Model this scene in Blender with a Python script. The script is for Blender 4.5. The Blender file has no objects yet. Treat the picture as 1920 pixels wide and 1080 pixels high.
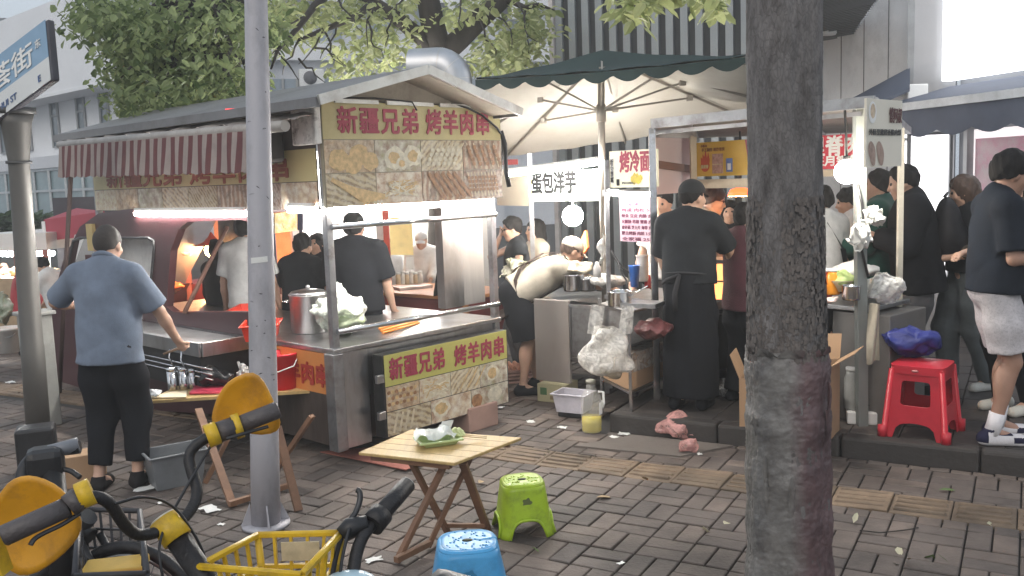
import bpy, bmesh, math, random
import numpy as np
from math import sin, cos, pi, radians, sqrt, atan2
from mathutils import Vector, Matrix

random.seed(7); np.random.seed(7)
scene = bpy.context.scene
COL = scene.collection
V3 = np.array

# ------------------------------------------------------------------ camera
F_PX = 1739.0; PITCH = radians(6.8); ROLL = radians(2.1); EYE = 1.85
_f = V3([0, cos(PITCH), -sin(PITCH)]); _u = V3([0, sin(PITCH), cos(PITCH)]); _r = V3([1., 0, 0])
_R = _r*cos(ROLL) - _u*sin(ROLL); _U = _u*cos(ROLL) + _r*sin(ROLL)
CAM = V3([0, 0, EYE])
def ray(px, py): return _f + _R*(px-960)/F_PX - _U*(py-540)/F_PX
def at(px, py, y):
    """world point seen at photo position px,py and standing at depth y"""
    d = ray(px, py); return CAM + d*(y/d[1])
def gd(px, py, z=0.0):
    """world point on the level plane of height z"""
    d = ray(px, py); return CAM + d*((z-EYE)/d[2])
def proj(p):
    q = np.asarray(p) - CAM; w = q @ _f
    return 960 + F_PX*(q @ _R)/w, 540 - F_PX*(q @ _U)/w
cd = bpy.data.cameras.new('camera'); cam = bpy.data.objects.new('camera', cd); COL.objects.link(cam)
cam.matrix_world = Matrix(((_R[0], _U[0], -_f[0], CAM[0]), (_R[1], _U[1], -_f[1], CAM[1]), (_R[2], _U[2], -_f[2], CAM[2]), (0, 0, 0, 1)))
cd.sensor_width = 36; cd.lens = 36*F_PX/1920; cd.clip_end = 2000; cd.clip_start = .05
scene.camera = cam

# ------------------------------------------------------------------ objects
def tag(o, label=None, cat=None, group=None, kind=None):
    if label: o['label'] = label
    if cat: o['category'] = cat
    if group: o['group'] = group
    if kind: o['kind'] = kind
    return o
def thing(name, label, cat, loc=(0, 0, 0), rotz=0.0, group=None):
    o = bpy.data.objects.new(name, None); COL.objects.link(o)
    o.empty_display_size = .1
    o.matrix_world = Matrix.Translation(Vector(loc)) @ Matrix.Rotation(rotz, 4, 'Z')
    o.location = loc; o.rotation_euler = (0, 0, rotz)
    o['_m'] = [x for r in (Matrix.Translation(Vector(loc)) @ Matrix.Rotation(rotz, 4, 'Z')) for x in r]
    return tag(o, label, cat, group)
def wm(o):
    if o is None or '_m' not in o: return Matrix.Identity(4)
    m = list(o['_m']); return Matrix([m[0:4], m[4:8], m[8:12], m[12:16]])
def link_mesh(name, verts, faces, mats, parent=None, smooth=False, midx=None, world=True, smf=None):
    me = bpy.data.meshes.new(name)
    vs = np.asarray(verts, float).reshape(-1, 3)
    if parent is not None and world:
        inv = np.array(wm(parent).inverted()); vs = vs @ inv[:3, :3].T + inv[:3, 3]
    me.from_pydata(vs.tolist(), [], [list(map(int, f)) for f in faces])
    for m in (mats if isinstance(mats, (list, tuple)) else [mats]): me.materials.append(m)
    n = len(me.polygons)
    if midx is not None: me.polygons.foreach_set('material_index', np.asarray(midx, dtype=np.int32))
    if smf is not None: me.polygons.foreach_set('use_smooth', np.asarray(smf, dtype=bool))
    elif smooth: me.polygons.foreach_set('use_smooth', np.ones(n, bool))
    me.update()
    o = bpy.data.objects.new(name, me); COL.objects.link(o)
    if parent is not None:
        o.parent = parent
        if '_m' in parent: o['_m'] = [x for r in wm(parent) for x in r]
    return o
def copy_tree(o, parent=None):
    c = o.copy(); COL.objects.link(c)
    if parent is not None: c.parent = parent
    for ch in list(o.children): copy_tree(ch, c)
    return c

class MB:
    """collects faces that become one mesh object"""
    def __init__(s): s.v = []; s.f = []; s.m = []; s.s = []; s.mi = 0
    def add(s, vs, fs, smooth=False):
        b = len(s.v); s.v += [tuple(map(float, p)) for p in vs]
        for f in fs: s.f.append([i+b for i in f]); s.m.append(s.mi); s.s.append(smooth)
        return s
    def obox(s, p, ax, ay, az):
        p, ax, ay, az = map(lambda q: np.asarray(q, float), (p, ax, ay, az))
        vs = [p, p+ax, p+ax+ay, p+ay, p+az, p+ax+az, p+ax+ay+az, p+ay+az]
        fs = [(0, 3, 2, 1), (4, 5, 6, 7), (0, 1, 5, 4), (1, 2, 6, 5), (2, 3, 7, 6), (3, 0, 4, 7)]
        if np.cross(ax, ay) @ az < 0: fs = [f[::-1] for f in fs]
        return s.add(vs, fs)
    def box(s, c, sz, rz=0.0):
        c = np.asarray(c, float); ax = V3([cos(rz), sin(rz), 0])*sz[0]; ay = V3([-sin(rz), cos(rz), 0])*sz[1]; az = V3([0, 0, sz[2]])
        return s.obox(c-(ax+ay+az)/2, ax, ay, az)
    def beam(s, a, b, w, h=None, up=(0, 0, 1)):
        h = h or w; a = np.asarray(a, float); b = np.asarray(b, float); d = b-a
        n = d/np.linalg.norm(d); up = np.asarray(up, float)
        if abs(n @ up) > .97: up = V3([1., 0, 0])
        x = np.cross(n, up); x /= np.linalg.norm(x); y = np.cross(x, n)
        return s.obox(a-x*w/2-y*h/2, x*w, d, y*h)
    def tube(s, pts, r, n=10, cap=True, sq=1.0):
        pts = [np.asarray(p, float) for p in pts]; k = len(pts)
        rs = [r]*k if np.isscalar(r) else list(r)
        vs = []; prev = None
        for i, p in enumerate(pts):
            t = pts[min(i+1, k-1)]-pts[max(i-1, 0)]; t = t/np.linalg.norm(t)
            if prev is None:
                x = np.cross(t, [0, 0, 1.]) if abs(t[2]) < .95 else np.cross(t, [1., 0, 0])
            else: x = prev-t*(prev @ t)
            x = x/np.linalg.norm(x); prev = x; y = np.cross(t, x)
            for j in range(n):
                a = 2*pi*j/n; vs.append(p+x*rs[i]*cos(a)+y*rs[i]*sin(a)*sq)
        fs = [(i*n+j, i*n+(j+1) % n, (i+1)*n+(j+1) % n, (i+1)*n+j) for i in range(k-1) for j in range(n)]
        s.add(vs, fs, True)
        if cap:
            b = len(s.v)-len(vs)
            for ring, rev in ((0, True), (k-1, False)):
                f = [b+ring*n+j for j in range(n)]
                s.f.append(f[::-1] if rev else f); s.m.append(s.mi); s.s.append(False)
        return s
    def lathe(s, prof, c, n=28, axis=None, sx=1.0, sy=1.0, rz=0.0, smooth=True):
        c = np.asarray(c, float); vs = []
        for (r, z) in prof:
            for j in range(n):
                a = 2*pi*j/n; x, y = r*cos(a)*sx, r*sin(a)*sy
                vs.append(c+V3([x*cos(rz)-y*sin(rz), x*sin(rz)+y*cos(rz), z]))
        k = len(prof)
        fs = [(i*n+j, i*n+(j+1) % n, (i+1)*n+(j+1) % n, (i+1)*n+j) for i in range(k-1) for j in range(n)]
        s.add(vs, fs, smooth); b = len(s.v)-len(vs)
        if prof[0][0] > 1e-4: s.f.append([b+j for j in range(n)][::-1]); s.m.append(s.mi); s.s.append(False)
        if prof[-1][0] > 1e-4: s.f.append([b+(k-1)*n+j for j in range(n)]); s.m.append(s.mi); s.s.append(False)
        return s
    def prism(s, poly, d):
        poly = [np.asarray(p, float) for p in poly]; d = np.asarray(d, float); n = len(poly)
        nrm = sum((np.cross(poly[i], poly[(i+1) % n]) for i in range(n)), np.zeros(3))
        vs = poly+[p+d for p in poly]
        fs = [list(range(n)), [i+n for i in range(n)][::-1]]+[[(i+1) % n, i, i+n, (i+1) % n+n] for i in range(n)]
        if nrm @ d > 0: fs = [f[::-1] for f in fs]
        return s.add(vs, fs)
    def quad(s, a, b, c, d): return s.add([a, b, c, d], [(0, 1, 2, 3)])
    def grid(s, fn, nu, nv, smooth=True):
        vs = [fn(i/nu, j/nv) for i in range(nu+1) for j in range(nv+1)]; w = nv+1
        return s.add(vs, [(i*w+j, (i+1)*w+j, (i+1)*w+j+1, i*w+j+1) for i in range(nu) for j in range(nv)], smooth)
    def ball(s, c, r, n=14, m=8, sx=1, sy=1, sz=1):
        return s.lathe([(max(r*sin(pi*i/m), 1e-5)*1.0, -r*cos(pi*i/m)*sz) for i in range(m+1)], c, n, sx=sx, sy=sy)
    def build(s, name, mats, parent=None, bevel=0, world=True):
        o = link_mesh(name, s.v, s.f, mats, parent, midx=s.m, smf=s.s, world=world)
        if bevel:
            b = o.modifiers.new('bevel', 'BEVEL'); b.width = bevel; b.segments = 2; b.limit_method = 'ANGLE'; b.angle_limit = radians(40)
        return o
def crumple(mb, amp, freq, seed=0):
    rs = np.random.RandomState(seed); v = np.array(mb.v); d = np.zeros_like(v)
    for k in range(5):
        w = rs.randn(3, 3)*freq*(1.5**k); ph = rs.rand(3)*6.3
        d += np.sin(v @ w.T+ph)*amp/(1.8**k)
    mb.v = [tuple(p) for p in v+d]; return mb

# ------------------------------------------------------------------ materials
MATS = {}
def mat(name, col, rough=.6, metal=0.0, var=.18, scale=6.0, bump=0.0, bscale=40.0, emis=None, estr=0.0, trans=0.0, alpha=1.0,
        dirt=None, dscale=5.0, damt=.5, spec=.5, sheen=0.0, sss=0.0, coat=0.0, stretch=None, ior=1.45, detail=5.0):
    if name in MATS: return MATS[name]
    m = bpy.data.materials.new(name); m.use_nodes = True; nt = m.node_tree; nt.nodes.clear()
    N = nt.nodes.new; L = nt.links.new
    out = N('ShaderNodeOutputMaterial'); b = N('ShaderNodeBsdfPrincipled'); L(b.outputs[0], out.inputs[0])
    tc = N('ShaderNodeTexCoord'); vec = tc.outputs['Object']
    if stretch:
        mp = N('ShaderNodeMapping'); mp.inputs['Scale'].default_value = stretch; L(vec, mp.inputs['Vector']); vec = mp.outputs[0]
    nz = N('ShaderNodeTexNoise'); nz.inputs['Scale'].default_value = scale; nz.inputs['Detail'].default_value = detail; nz.inputs['Roughness'].default_value = .62
    L(vec, nz.inputs['Vector'])
    mix = N('ShaderNodeMix'); mix.data_type = 'RGBA'
    mix.inputs['A'].default_value = (*[max(0, c*(1-var)) for c in col], 1); mix.inputs['B'].default_value = (*[min(1, c*(1+var)) for c in col], 1)
    cr = N('ShaderNodeMapRange'); cr.inputs['From Min'].default_value = .3; cr.inputs['From Max'].default_value = .7
    L(nz.outputs['Fac'], cr.inputs['Value']); L(cr.outputs[0], mix.inputs['Factor'])
    c = mix.outputs['Result']
    if dirt:
        n2 = N('ShaderNodeTexNoise'); n2.inputs['Scale'].default_value = dscale; n2.inputs['Detail'].default_value = 8; n2.inputs['Roughness'].default_value = .7
        L(vec, n2.inputs['Vector'])
        mr = N('ShaderNodeMapRange'); mr.inputs['From Min'].default_value = .48; mr.inputs['From Max'].default_value = .68; mr.inputs['To Max'].default_value = damt
        L(n2.outputs['Fac'], mr.inputs['Value'])
        m2 = N('ShaderNodeMix'); m2.data_type = 'RGBA'; L(mr.outputs[0], m2.inputs['Factor']); L(c, m2.inputs['A']); m2.inputs['B'].default_value = (*dirt, 1)
        c = m2.outputs['Result']
    L(c, b.inputs['Base Color'])
    rr = N('ShaderNodeMapRange'); rr.inputs['To Min'].default_value = max(.02, rough*.82); rr.inputs['To Max'].default_value = min(1, rough*1.18)
    L(nz.outputs['Fac'], rr.inputs['Value']); L(rr.outputs[0], b.inputs['Roughness'])
    b.inputs['Metallic'].default_value = metal; b.inputs['Specular IOR Level'].default_value = spec; b.inputs['IOR'].default_value = ior
    b.inputs['Transmission Weight'].default_value = trans; b.inputs['Alpha'].default_value = alpha
    b.inputs['Sheen Weight'].default_value = sheen; b.inputs['Coat Weight'].default_value = coat
    if sss: b.inputs['Subsurface Weight'].default_value = sss; b.inputs['Subsurface Radius'].default_value = (.02, .008, .004)
    if emis: b.inputs['Emission Color'].default_value = (*emis, 1); b.inputs['Emission Strength'].default_value = estr
    if bump:
        n3 = N('ShaderNodeTexNoise'); n3.inputs['Scale'].default_value = bscale; n3.inputs['Detail'].default_value = 4
        L(vec, n3.inputs['Vector'])
        bp = N('ShaderNodeBump'); bp.inputs['Strength'].default_value = bump; bp.inputs['Distance'].default_value = .01
        L(n3.outputs['Fac'], bp.inputs['Height']); L(bp.outputs[0], b.inputs['Normal'])
    MATS[name] = m; return m
def food(name, kind, c1, c2, c3, scale=14.0, angle=0.5):
    """printed photograph of food: one procedural picture per panel"""
    if name in MATS: return MATS[name]
    m = bpy.data.materials.new(name); m.use_nodes = True; nt = m.node_tree; b = nt.nodes['Principled BSDF']; N = nt.nodes.new; L = nt.links.new
    tc = N('ShaderNodeTexCoord'); mp = N('ShaderNodeMapping'); mp.inputs['Rotation'].default_value = (angle*.3, angle, angle*.7); L(tc.outputs['Object'], mp.inputs['Vector'])
    nz = N('ShaderNodeTexNoise'); nz.inputs['Scale'].default_value = scale; nz.inputs['Detail'].default_value = 7; nz.inputs['Roughness'].default_value = .7; L(mp.outputs[0], nz.inputs['Vector'])
    if kind == 'wave':
        t = N('ShaderNodeTexWave'); t.inputs['Scale'].default_value = scale*.55; t.inputs['Distortion'].default_value = 4.5; t.inputs['Detail'].default_value = 3; f = t.outputs['Fac']
    else:
        t = N('ShaderNodeTexVoronoi'); t.inputs['Scale'].default_value = scale; t.feature = 'F1'; f = t.outputs['Distance']
    L(mp.outputs[0], t.inputs['Vector'])
    r = N('ShaderNodeValToRGB'); e = r.color_ramp.elements
    e[0].position = .15; e[0].color = (*c2, 1); e[1].position = .75; e[1].color = (*c1, 1)
    L(f, r.inputs[0])
    r2 = N('ShaderNodeMapRange'); r2.inputs['From Min'].default_value = .42; r2.inputs['From Max'].default_value = .66; L(nz.outputs['Fac'], r2.inputs['Value'])
    mx = N('ShaderNodeMix'); mx.data_type = 'RGBA'; L(r2.outputs[0], mx.inputs['Factor']); L(r.outputs[0], mx.inputs['A']); mx.inputs['B'].default_value = (*c3, 1)
    hs = N('ShaderNodeHueSaturation'); hs.inputs['Saturation'].default_value = .78; hs.inputs['Value'].default_value = 1.05; L(mx.outputs['Result'], hs.inputs['Color']); L(hs.outputs[0], b.inputs['Base Color']); b.inputs['Roughness'].default_value = .45
    MATS[name] = m; return m

def text(name, s, size, m, o, ux, uy, parent, bold=0.0, width=None, depth=.002, spacing=1.0, align='LEFT'):
    """lettering built as flat raised glyphs: o = lower left corner, ux/uy unit axes of the surface"""
    c = bpy.data.curves.new(name, 'FONT'); c.body = s; c.size = size; c.extrude = depth; c.space_character = spacing; c.resolution_u = 3
    t = bpy.data.objects.new(name, c); COL.objects.link(t); bpy.context.view_layer.update()
    me = bpy.data.meshes.new_from_object(t.evaluated_get(bpy.context.evaluated_depsgraph_get()))
    COL.objects.unlink(t); bpy.data.objects.remove(t)
    v = np.zeros(len(me.vertices)*3); me.vertices.foreach_get('co', v); v = v.reshape(-1, 3)
    mn = v.min(0); mx = v.max(0); v[:, :2] -= mn[:2]
    if width: v[:, 0] *= width/(mx[0]-mn[0])
    if align == 'CENTER': v[:, 0] -= v[:, 0].max()/2
    ux = np.asarray(ux, float); uy = np.asarray(uy, float); n = np.cross(ux, uy)
    w = np.asarray(o, float)+v[:, :1]*ux+v[:, 1:2]*uy+(v[:, 2:3]+depth)*n
    fs = [list(p.vertices) for p in me.polygons]; nv = len(w); vs = [w]; al = list(fs)
    if bold:                                            # heavier strokes: the same glyphs again, shifted by less than a stroke
        for k, (dx, dy) in enumerate(((1, 0), (-1, 0), (0, 1), (0, -1), (.7, .7), (-.7, .7), (.7, -.7), (-.7, -.7))):
            vs.append(w+ux*dx*bold+uy*dy*bold+n*.00025*(k+1)); al += [[i+nv*(k+1) for i in f] for f in fs]
    return link_mesh(name, np.concatenate(vs), al, m, parent)

# common materials
STEEL = mat('brushed_stainless', (.52, .52, .53), .33, 1.0, .12, 9, .12, 120, dirt=(.25, .22, .19), dscale=4, damt=.55, stretch=(1, 1, .35))
STEEL2 = mat('dull_steel', (.40, .40, .41), .42, 1.0, .15, 7, .1, 60, dirt=(.16, .13, .11), dscale=6, damt=.7)
CHROME = mat('bright_tube_steel', (.66, .66, .67), .2, 1.0, .06, 10, dirt=(.3, .25, .2), dscale=9, damt=.4)
GREYMET = mat('painted_grey_metal', (.30, .31, .32), .5, .2, .12, 8, .05)
BLACKPL = mat('black_plastic', (.018, .018, .02), .42, 0, .3, 12, .06, 90)
BLACKCLOTH = mat('black_cloth', (.010, .011, .013), .9, 0, .3, 14, .25, 160, sheen=.08)
WOOD = mat('pale_table_wood', (.50, .345, .14), .5, 0, .16, 3.5, .08, 60, dirt=(.34, .20, .07), dscale=5, damt=.3, stretch=(9, 1.3, 9))
WOODLEG = mat('table_leg_wood', (.21, .11, .062), .6, 0, .3, 4, .15, 60, dirt=(.12, .06, .04), dscale=5, damt=.6)
CARD = mat('brown_cardboard', (.42, .27, .16), .85, 0, .12, 3, .06, 30, dirt=(.25, .16, .1), dscale=3, damt=.5)
WHITEPL = mat('white_plastic', (.78, .78, .76), .4, 0, .05, 5)
PAPER = mat('white_paper', (.75, .75, .72), .9, 0, .06, 9, .2, 40)
TUBE_L = mat('lit_fluorescent_tube', (.9, .9, .9), .5, 0, 0, 1, emis=(1.0, .965, .91), estr=185)
BULB_L = mat('lit_bulb', (.9, .9, .9), .5, 0, 0, 1, emis=(1, .92, .80), estr=190)
RED_T = mat('red_print', (.38, .05, .085), .5, 0, .12, 20)
BLACK_T = mat('black_print', (.03, .03, .032), .5, 0, .1, 20)
WHITE_T = mat('white_print', (.8, .8, .78), .5, 0, .05, 20)
YELLOWB = mat('yellow_banner', (.58, .50, .25), .42, 0, .08, 3, .04, 20, dirt=(.38, .30, .12), dscale=2.2, damt=.5)
def film(name, tint=(.85, .87, .88), a=.45, rough=.25):
    """thin crinkled plastic film: clear in the stretched parts, cloudy along its folds"""
    if name in MATS: return MATS[name]
    m = bpy.data.materials.new(name); m.use_nodes = True; nt = m.node_tree; b = nt.nodes['Principled BSDF']; N = nt.nodes.new; L = nt.links.new
    tc = N('ShaderNodeTexCoord'); nz = N('ShaderNodeTexNoise'); nz.inputs['Scale'].default_value = 16; nz.inputs['Detail'].default_value = 5; nz.inputs['Distortion'].default_value = 1.5; L(tc.outputs['Object'], nz.inputs['Vector'])
    rg = N('ShaderNodeMapRange'); rg.inputs['From Min'].default_value = .35; rg.inputs['From Max'].default_value = .65; rg.inputs['To Min'].default_value = max(0, a-.28); rg.inputs['To Max'].default_value = min(1, a+.3); L(nz.outputs['Fac'], rg.inputs['Value'])
    fr = N('ShaderNodeLayerWeight'); fr.inputs['Blend'].default_value = .35; mx = N('ShaderNodeMath'); mx.operation = 'MULTIPLY_ADD'; mx.inputs[1].default_value = .45; mx.use_clamp = True; L(fr.outputs['Facing'], mx.inputs[0]); L(rg.outputs[0], mx.inputs[2]); L(mx.outputs[0], b.inputs['Alpha'])
    b.inputs['Base Color'].default_value = (*tint, 1); b.inputs['Roughness'].default_value = rough; b.inputs['Specular IOR Level'].default_value = .7
    n3 = N('ShaderNodeTexNoise'); n3.inputs['Scale'].default_value = 30; n3.inputs['Detail'].default_value = 3; n3.inputs['Distortion'].default_value = 2; L(tc.outputs['Object'], n3.inputs['Vector'])
    bp = N('ShaderNodeBump'); bp.inputs['Strength'].default_value = .9; bp.inputs['Distance'].default_value = .012; L(n3.outputs['Fac'], bp.inputs['Height']); L(bp.outputs[0], b.inputs['Normal'])
    MATS[name] = m; return m
FILM = film('clear_plastic_film')
# ================================================================== SKY + LIGHT
SUN_EL, SUN_ROT = radians(38), radians(200)
w = bpy.data.worlds.new('World'); scene.world = w; w.use_nodes = True; nt = w.node_tree
bg = nt.nodes['Background']; sk = nt.nodes.new('ShaderNodeTexSky'); sk.sky_type = 'NISHITA'; sk.sun_disc = False
sk.sun_elevation = SUN_EL; sk.sun_rotation = SUN_ROT; sk.air_density = 1.6; sk.dust_density = 5; sk.ozone_density = 1.5
mxs = nt.nodes.new('ShaderNodeMix'); mxs.data_type = 'RGBA'; mxs.inputs['Factor'].default_value = .72; mxs.inputs['B'].default_value = (7.2, 8.0, 9.0, 1)   # overcast cloud over the clear sky
nt.links.new(sk.outputs[0], mxs.inputs['A']); nt.links.new(mxs.outputs['Result'], bg.inputs['Color']); bg.inputs['Strength'].default_value = .104
sl = bpy.data.lights.new('sun', 'SUN'); so = bpy.data.objects.new('sun', sl); COL.objects.link(so)
sl.energy = .5; sl.angle = radians(30); sl.color = (1, .95, .9)
_sd = V3([sin(SUN_ROT)*cos(SUN_EL), cos(SUN_ROT)*cos(SUN_EL), sin(SUN_EL)])
so.rotation_euler = Vector(_sd).to_track_quat('Z', 'Y').to_euler(); so.location = (0, -5, 20)
scene.view_settings.view_transform = 'Standard'; scene.view_settings.look = 'None'; scene.view_settings.exposure = .22; scene.view_settings.gamma = 1
scene.render.engine = 'CYCLES'
cy = scene.cycles; cy.use_denoising = True; cy.max_bounces = 7; cy.diffuse_bounces = 3; cy.glossy_bounces = 3; cy.transmission_bounces = 4; cy.transparent_max_bounces = 12
cy.caustics_reflective = False; cy.caustics_refractive = False; cy.sample_clamp_indirect = 6; cy.use_light_tree = True

# ================================================================== GROUND
A2 = V3([.872, -.489]); B2 = V3([.489, .872])          # paving axes: along the kerb, away from the camera
def ab(s, n, z=0.0): p = A2*s+B2*n; return V3([p[0], p[1], z])
def sn(p): return float(p[0]*A2[0]+p[1]*A2[1]), float(p[0]*B2[0]+p[1]*B2[1])
KN, KS, KZ = 6.02, -2.62, .13
MORTAR = mat('dark_joint_sand', (.035, .032, .03), .95, 0, .4, 3, .3, 30)
g = MB(); g.quad((-72, -12, -.02), (82, -12, -.02), (82, 110, -.02), (-72, 110, -.02))
tag(g.build('ground', MORTAR), kind='structure')
def brick_mat(name, c1, c2, dirt):
    m = mat(name, c1, .72, 0, .25, 2.2, .35, 55, dirt=dirt, dscale=1.3, damt=.75)
    nt = m.node_tree; b = nt.nodes['Principled BSDF']; src = b.inputs['Base Color'].links[0].from_socket
    ge = nt.nodes.new('ShaderNodeNewGeometry'); mx = nt.nodes.new('ShaderNodeMix'); mx.data_type = 'RGBA'; mx.blend_type = 'MULTIPLY'; mx.inputs['Factor'].default_value = 1
    rp = nt.nodes.new('ShaderNodeValToRGB'); rp.color_ramp.elements[0].color = (.72, .72, .74, 1); rp.color_ramp.elements[1].color = (1.2, 1.14, 1.1, 1)
    tcb = nt.nodes.new('ShaderNodeTexCoord'); nb_ = nt.nodes.new('ShaderNodeTexNoise'); nb_.inputs['Scale'].default_value = .9; nb_.inputs['Detail'].default_value = 7; nb_.inputs['Roughness'].default_value = .65; nt.links.new(tcb.outputs['Object'], nb_.inputs['Vector']); st_ = nt.nodes.new('ShaderNodeMapRange'); st_.inputs['From Min'].default_value = .36; st_.inputs['From Max'].default_value = .6; st_.inputs['To Min'].default_value = .42; st_.inputs['To Max'].default_value = 1.12; nt.links.new(nb_.outputs['Fac'], st_.inputs['Value']); ms2 = nt.nodes.new('ShaderNodeMix'); ms2.data_type = 'RGBA'; ms2.blend_type = 'MULTIPLY'; ms2.inputs['Factor'].default_value = 1; nt.links.new(src, ms2.inputs['A']); nt.links.new(st_.outputs[0], ms2.inputs['B']); src = ms2.outputs['Result']
    nt.links.new(ge.outputs['Random Per Island'], rp.inputs[0]); nt.links.new(src, mx.inputs['A']); nt.links.new(rp.outputs[0], mx.inputs['B']); nt.links.new(mx.outputs['Result'], b.inputs['Base Color'])
    return m
BRICK = brick_mat('grey_paver', (.150, .124, .108), None, (.052, .043, .037))
TILE = brick_mat('yellow_brown_tactile', (.25, .185, .125), None, (.11, .08, .055))
SLAB = brick_mat('dark_slab', (.068, .06, .056), None, (.032, .028, .026))
def slab_block(mb, s0, s1, n0, n1, z, rs, ch=.005, tilt=.0016):
    t = rs.randn(4)*tilt; c = [(s0, n0), (s1, n0), (s1, n1), (s0, n1)]
    ci = [(s0+ch, n0+ch), (s1-ch, n0+ch), (s1-ch, n1-ch), (s0+ch, n1-ch)]
    dz = rs.randn()*.0014
    vs = [ab(*p, z-.045) for p in c]+[ab(*c[i], z-ch*.8+t[i]+dz) for i in range(4)]+[ab(*ci[i], z+t[i]+dz) for i in range(4)]
    fs = [(8, 9, 10, 11)]+[(4+i, 4+(i+1) % 4, 8+(i+1) % 4, 8+i) for i in range(4)]+[(i, (i+1) % 4, 4+(i+1) % 4, 4+i) for i in range(4)]
    mb.add(vs, fs)
rs = np.random.RandomState(3); pv = MB(); tc_ = MB(); up = MB()
CELL = .236; SN0, SN1 = 5.135, 5.44
def seen(p, marg=.7, near=1.6, far=15): return near < p[1] < far and abs(p[0]) < .58*p[1]+marg
for i in range(-75, 40):
    for j in range(0, 75):
        s0 = i*CELL; n0 = 1.0+j*CELL
        p = ab(s0+CELL/2, n0+CELL/2)
        if not seen(p): continue
        if n0+CELL > SN0-.03 and n0 < SN1: continue
        if n0+CELL > KN and s0+CELL > KS: continue
        gp = .0045
        for k in range(2):
            if (i+j) % 2: slab_block(pv, s0+k*CELL/2+gp, s0+(k+1)*CELL/2-gp, n0+gp, n0+CELL-gp, 0, rs)
            else: slab_block(pv, s0+gp, s0+CELL-gp, n0+k*CELL/2+gp, n0+(k+1)*CELL/2-gp, 0, rs)
nrow = 1.0+math.floor((SN0-.03-1.0)/CELL)*CELL                       # cut bricks that close the row beside the tactile strip
for (r0, r1) in ((nrow, SN0-.006), (SN1+.006, 1.0+math.ceil((SN1-1.0)/CELL)*CELL)):
    if r1-r0 > .03:
        for i in range(-60, 40):
            p = ab(i*CELL/2, r0)
            if seen(p): slab_block(pv, i*CELL/2+.004, (i+1)*CELL/2-.004, r0+.003, r1-.003, 0, rs)
k0 = 1.0+math.floor((KN-1.0)/CELL)*CELL
for i in range(0, 64):
    s0 = KS+i*CELL/2
    if seen(ab(s0, k0)) and KN-k0 > .03: slab_block(pv, s0+.004, s0+CELL/2-.004, k0+.003, KN-.004, 0, rs)
tag(pv.build('pavement', BRICK), kind='structure')
for i in range(-14, 22):
    s0 = -5.2+i*.305
    if not seen(ab(s0, SN0)): continue
    slab_block(tc_, s0+.003, s0+.302, SN0, SN1-.003, .004, rs, tilt=.004)
    for k in range(4):
        n_ = SN0+.045+k*.068; z0 = .002
        vs = [ab(s0+.022, n_, z0), ab(s0+.283, n_, z0), ab(s0+.283, n_+.03, z0), ab(s0+.022, n_+.03, z0), ab(s0+.03, n_+.006, .0115), ab(s0+.275, n_+.006, .0115), ab(s0+.275, n_+.024, .0115), ab(s0+.03, n_+.024, .0115)]
        tc_.add(vs, [(4, 5, 6, 7), (0, 1, 5, 4), (1, 2, 6, 5), (2, 3, 7, 6), (3, 0, 4, 7)])
tag(tc_.build('tactile_path', TILE), kind='structure')
# raised pavement behind the kerb
for i in range(0, 40):
    for j in range(0, 30):
        s0 = KS+.13+i*.3; n0 = KN+.13+j*.3
        if seen(ab(s0, n0), 1.5): slab_block(up, s0+.003, s0+.297, n0+.003, n0+.297, KZ, rs, tilt=.002)
up.obox(ab(KS+.1, KN+.1, -.02), ab(12, 0), ab(0, 9), (0, 0, KZ-.005))
tag(up.build('raised_pavement', SLAB), kind='structure')
kb = MB()
for i in range(12):
    kb.obox(ab(KS+i*.8+.004, KN+rs.randn()*.004, -.02), ab(.792, 0), ab(0, .125), (0, 0, KZ+.024+rs.randn()*.003))
for i in range(8):
    kb.obox(ab(KS, KN+.13+i*.8, -.02), ab(.125, 0), ab(0, .792), (0, 0, KZ+.02))
tag(kb.build('kerb', mat('dark_kerb_stone', (.048, .042, .039), .75, 0, .3, 4, .4, 40, dirt=(.022, .02, .018), dscale=4, damt=.7), bevel=.02), kind='structure')
# old concrete patch in front of the kerb
sl_ = MB(); q = [gd(1075, 838), gd(1190, 818), gd(1375, 838), gd(1275, 858)]
sl_.prism([p+V3([0, 0, .012]) for p in q], (0, 0, -.05))
tag(sl_.build('concrete_patch', mat('dirty_concrete', (.14, .12, .105), .85, 0, .2, 3, .3, 50, dirt=(.1, .08, .07), dscale=3, damt=.7)), kind='structure')

# ================================================================== BUILDINGS
WHITEW = mat('white_render', (.80, .81, .83), .8, 0, .05, .5, .05, 6, dirt=(.68, .69, .72), dscale=.35, damt=.4)
WHITEW2 = mat('grey_white_render', (.62, .64, .68), .8, 0, .06, .5, .05, 6)
GLASS = mat('dark_window_glass', (.10, .13, .15), .08, 0, .2, .6, spec=.8)
GLASS2 = mat('teal_shop_glass', (.17, .25, .27), .1, 0, .3, .8, spec=.8)
def wall_frame(a, b):
    a = np.asarray(a, float); b = np.asarray(b, float); d = b-a; d[2] = 0; l = np.linalg.norm(d); d /= l; n = V3([d[1], -d[0], 0]); return a, d, n, l
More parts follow.
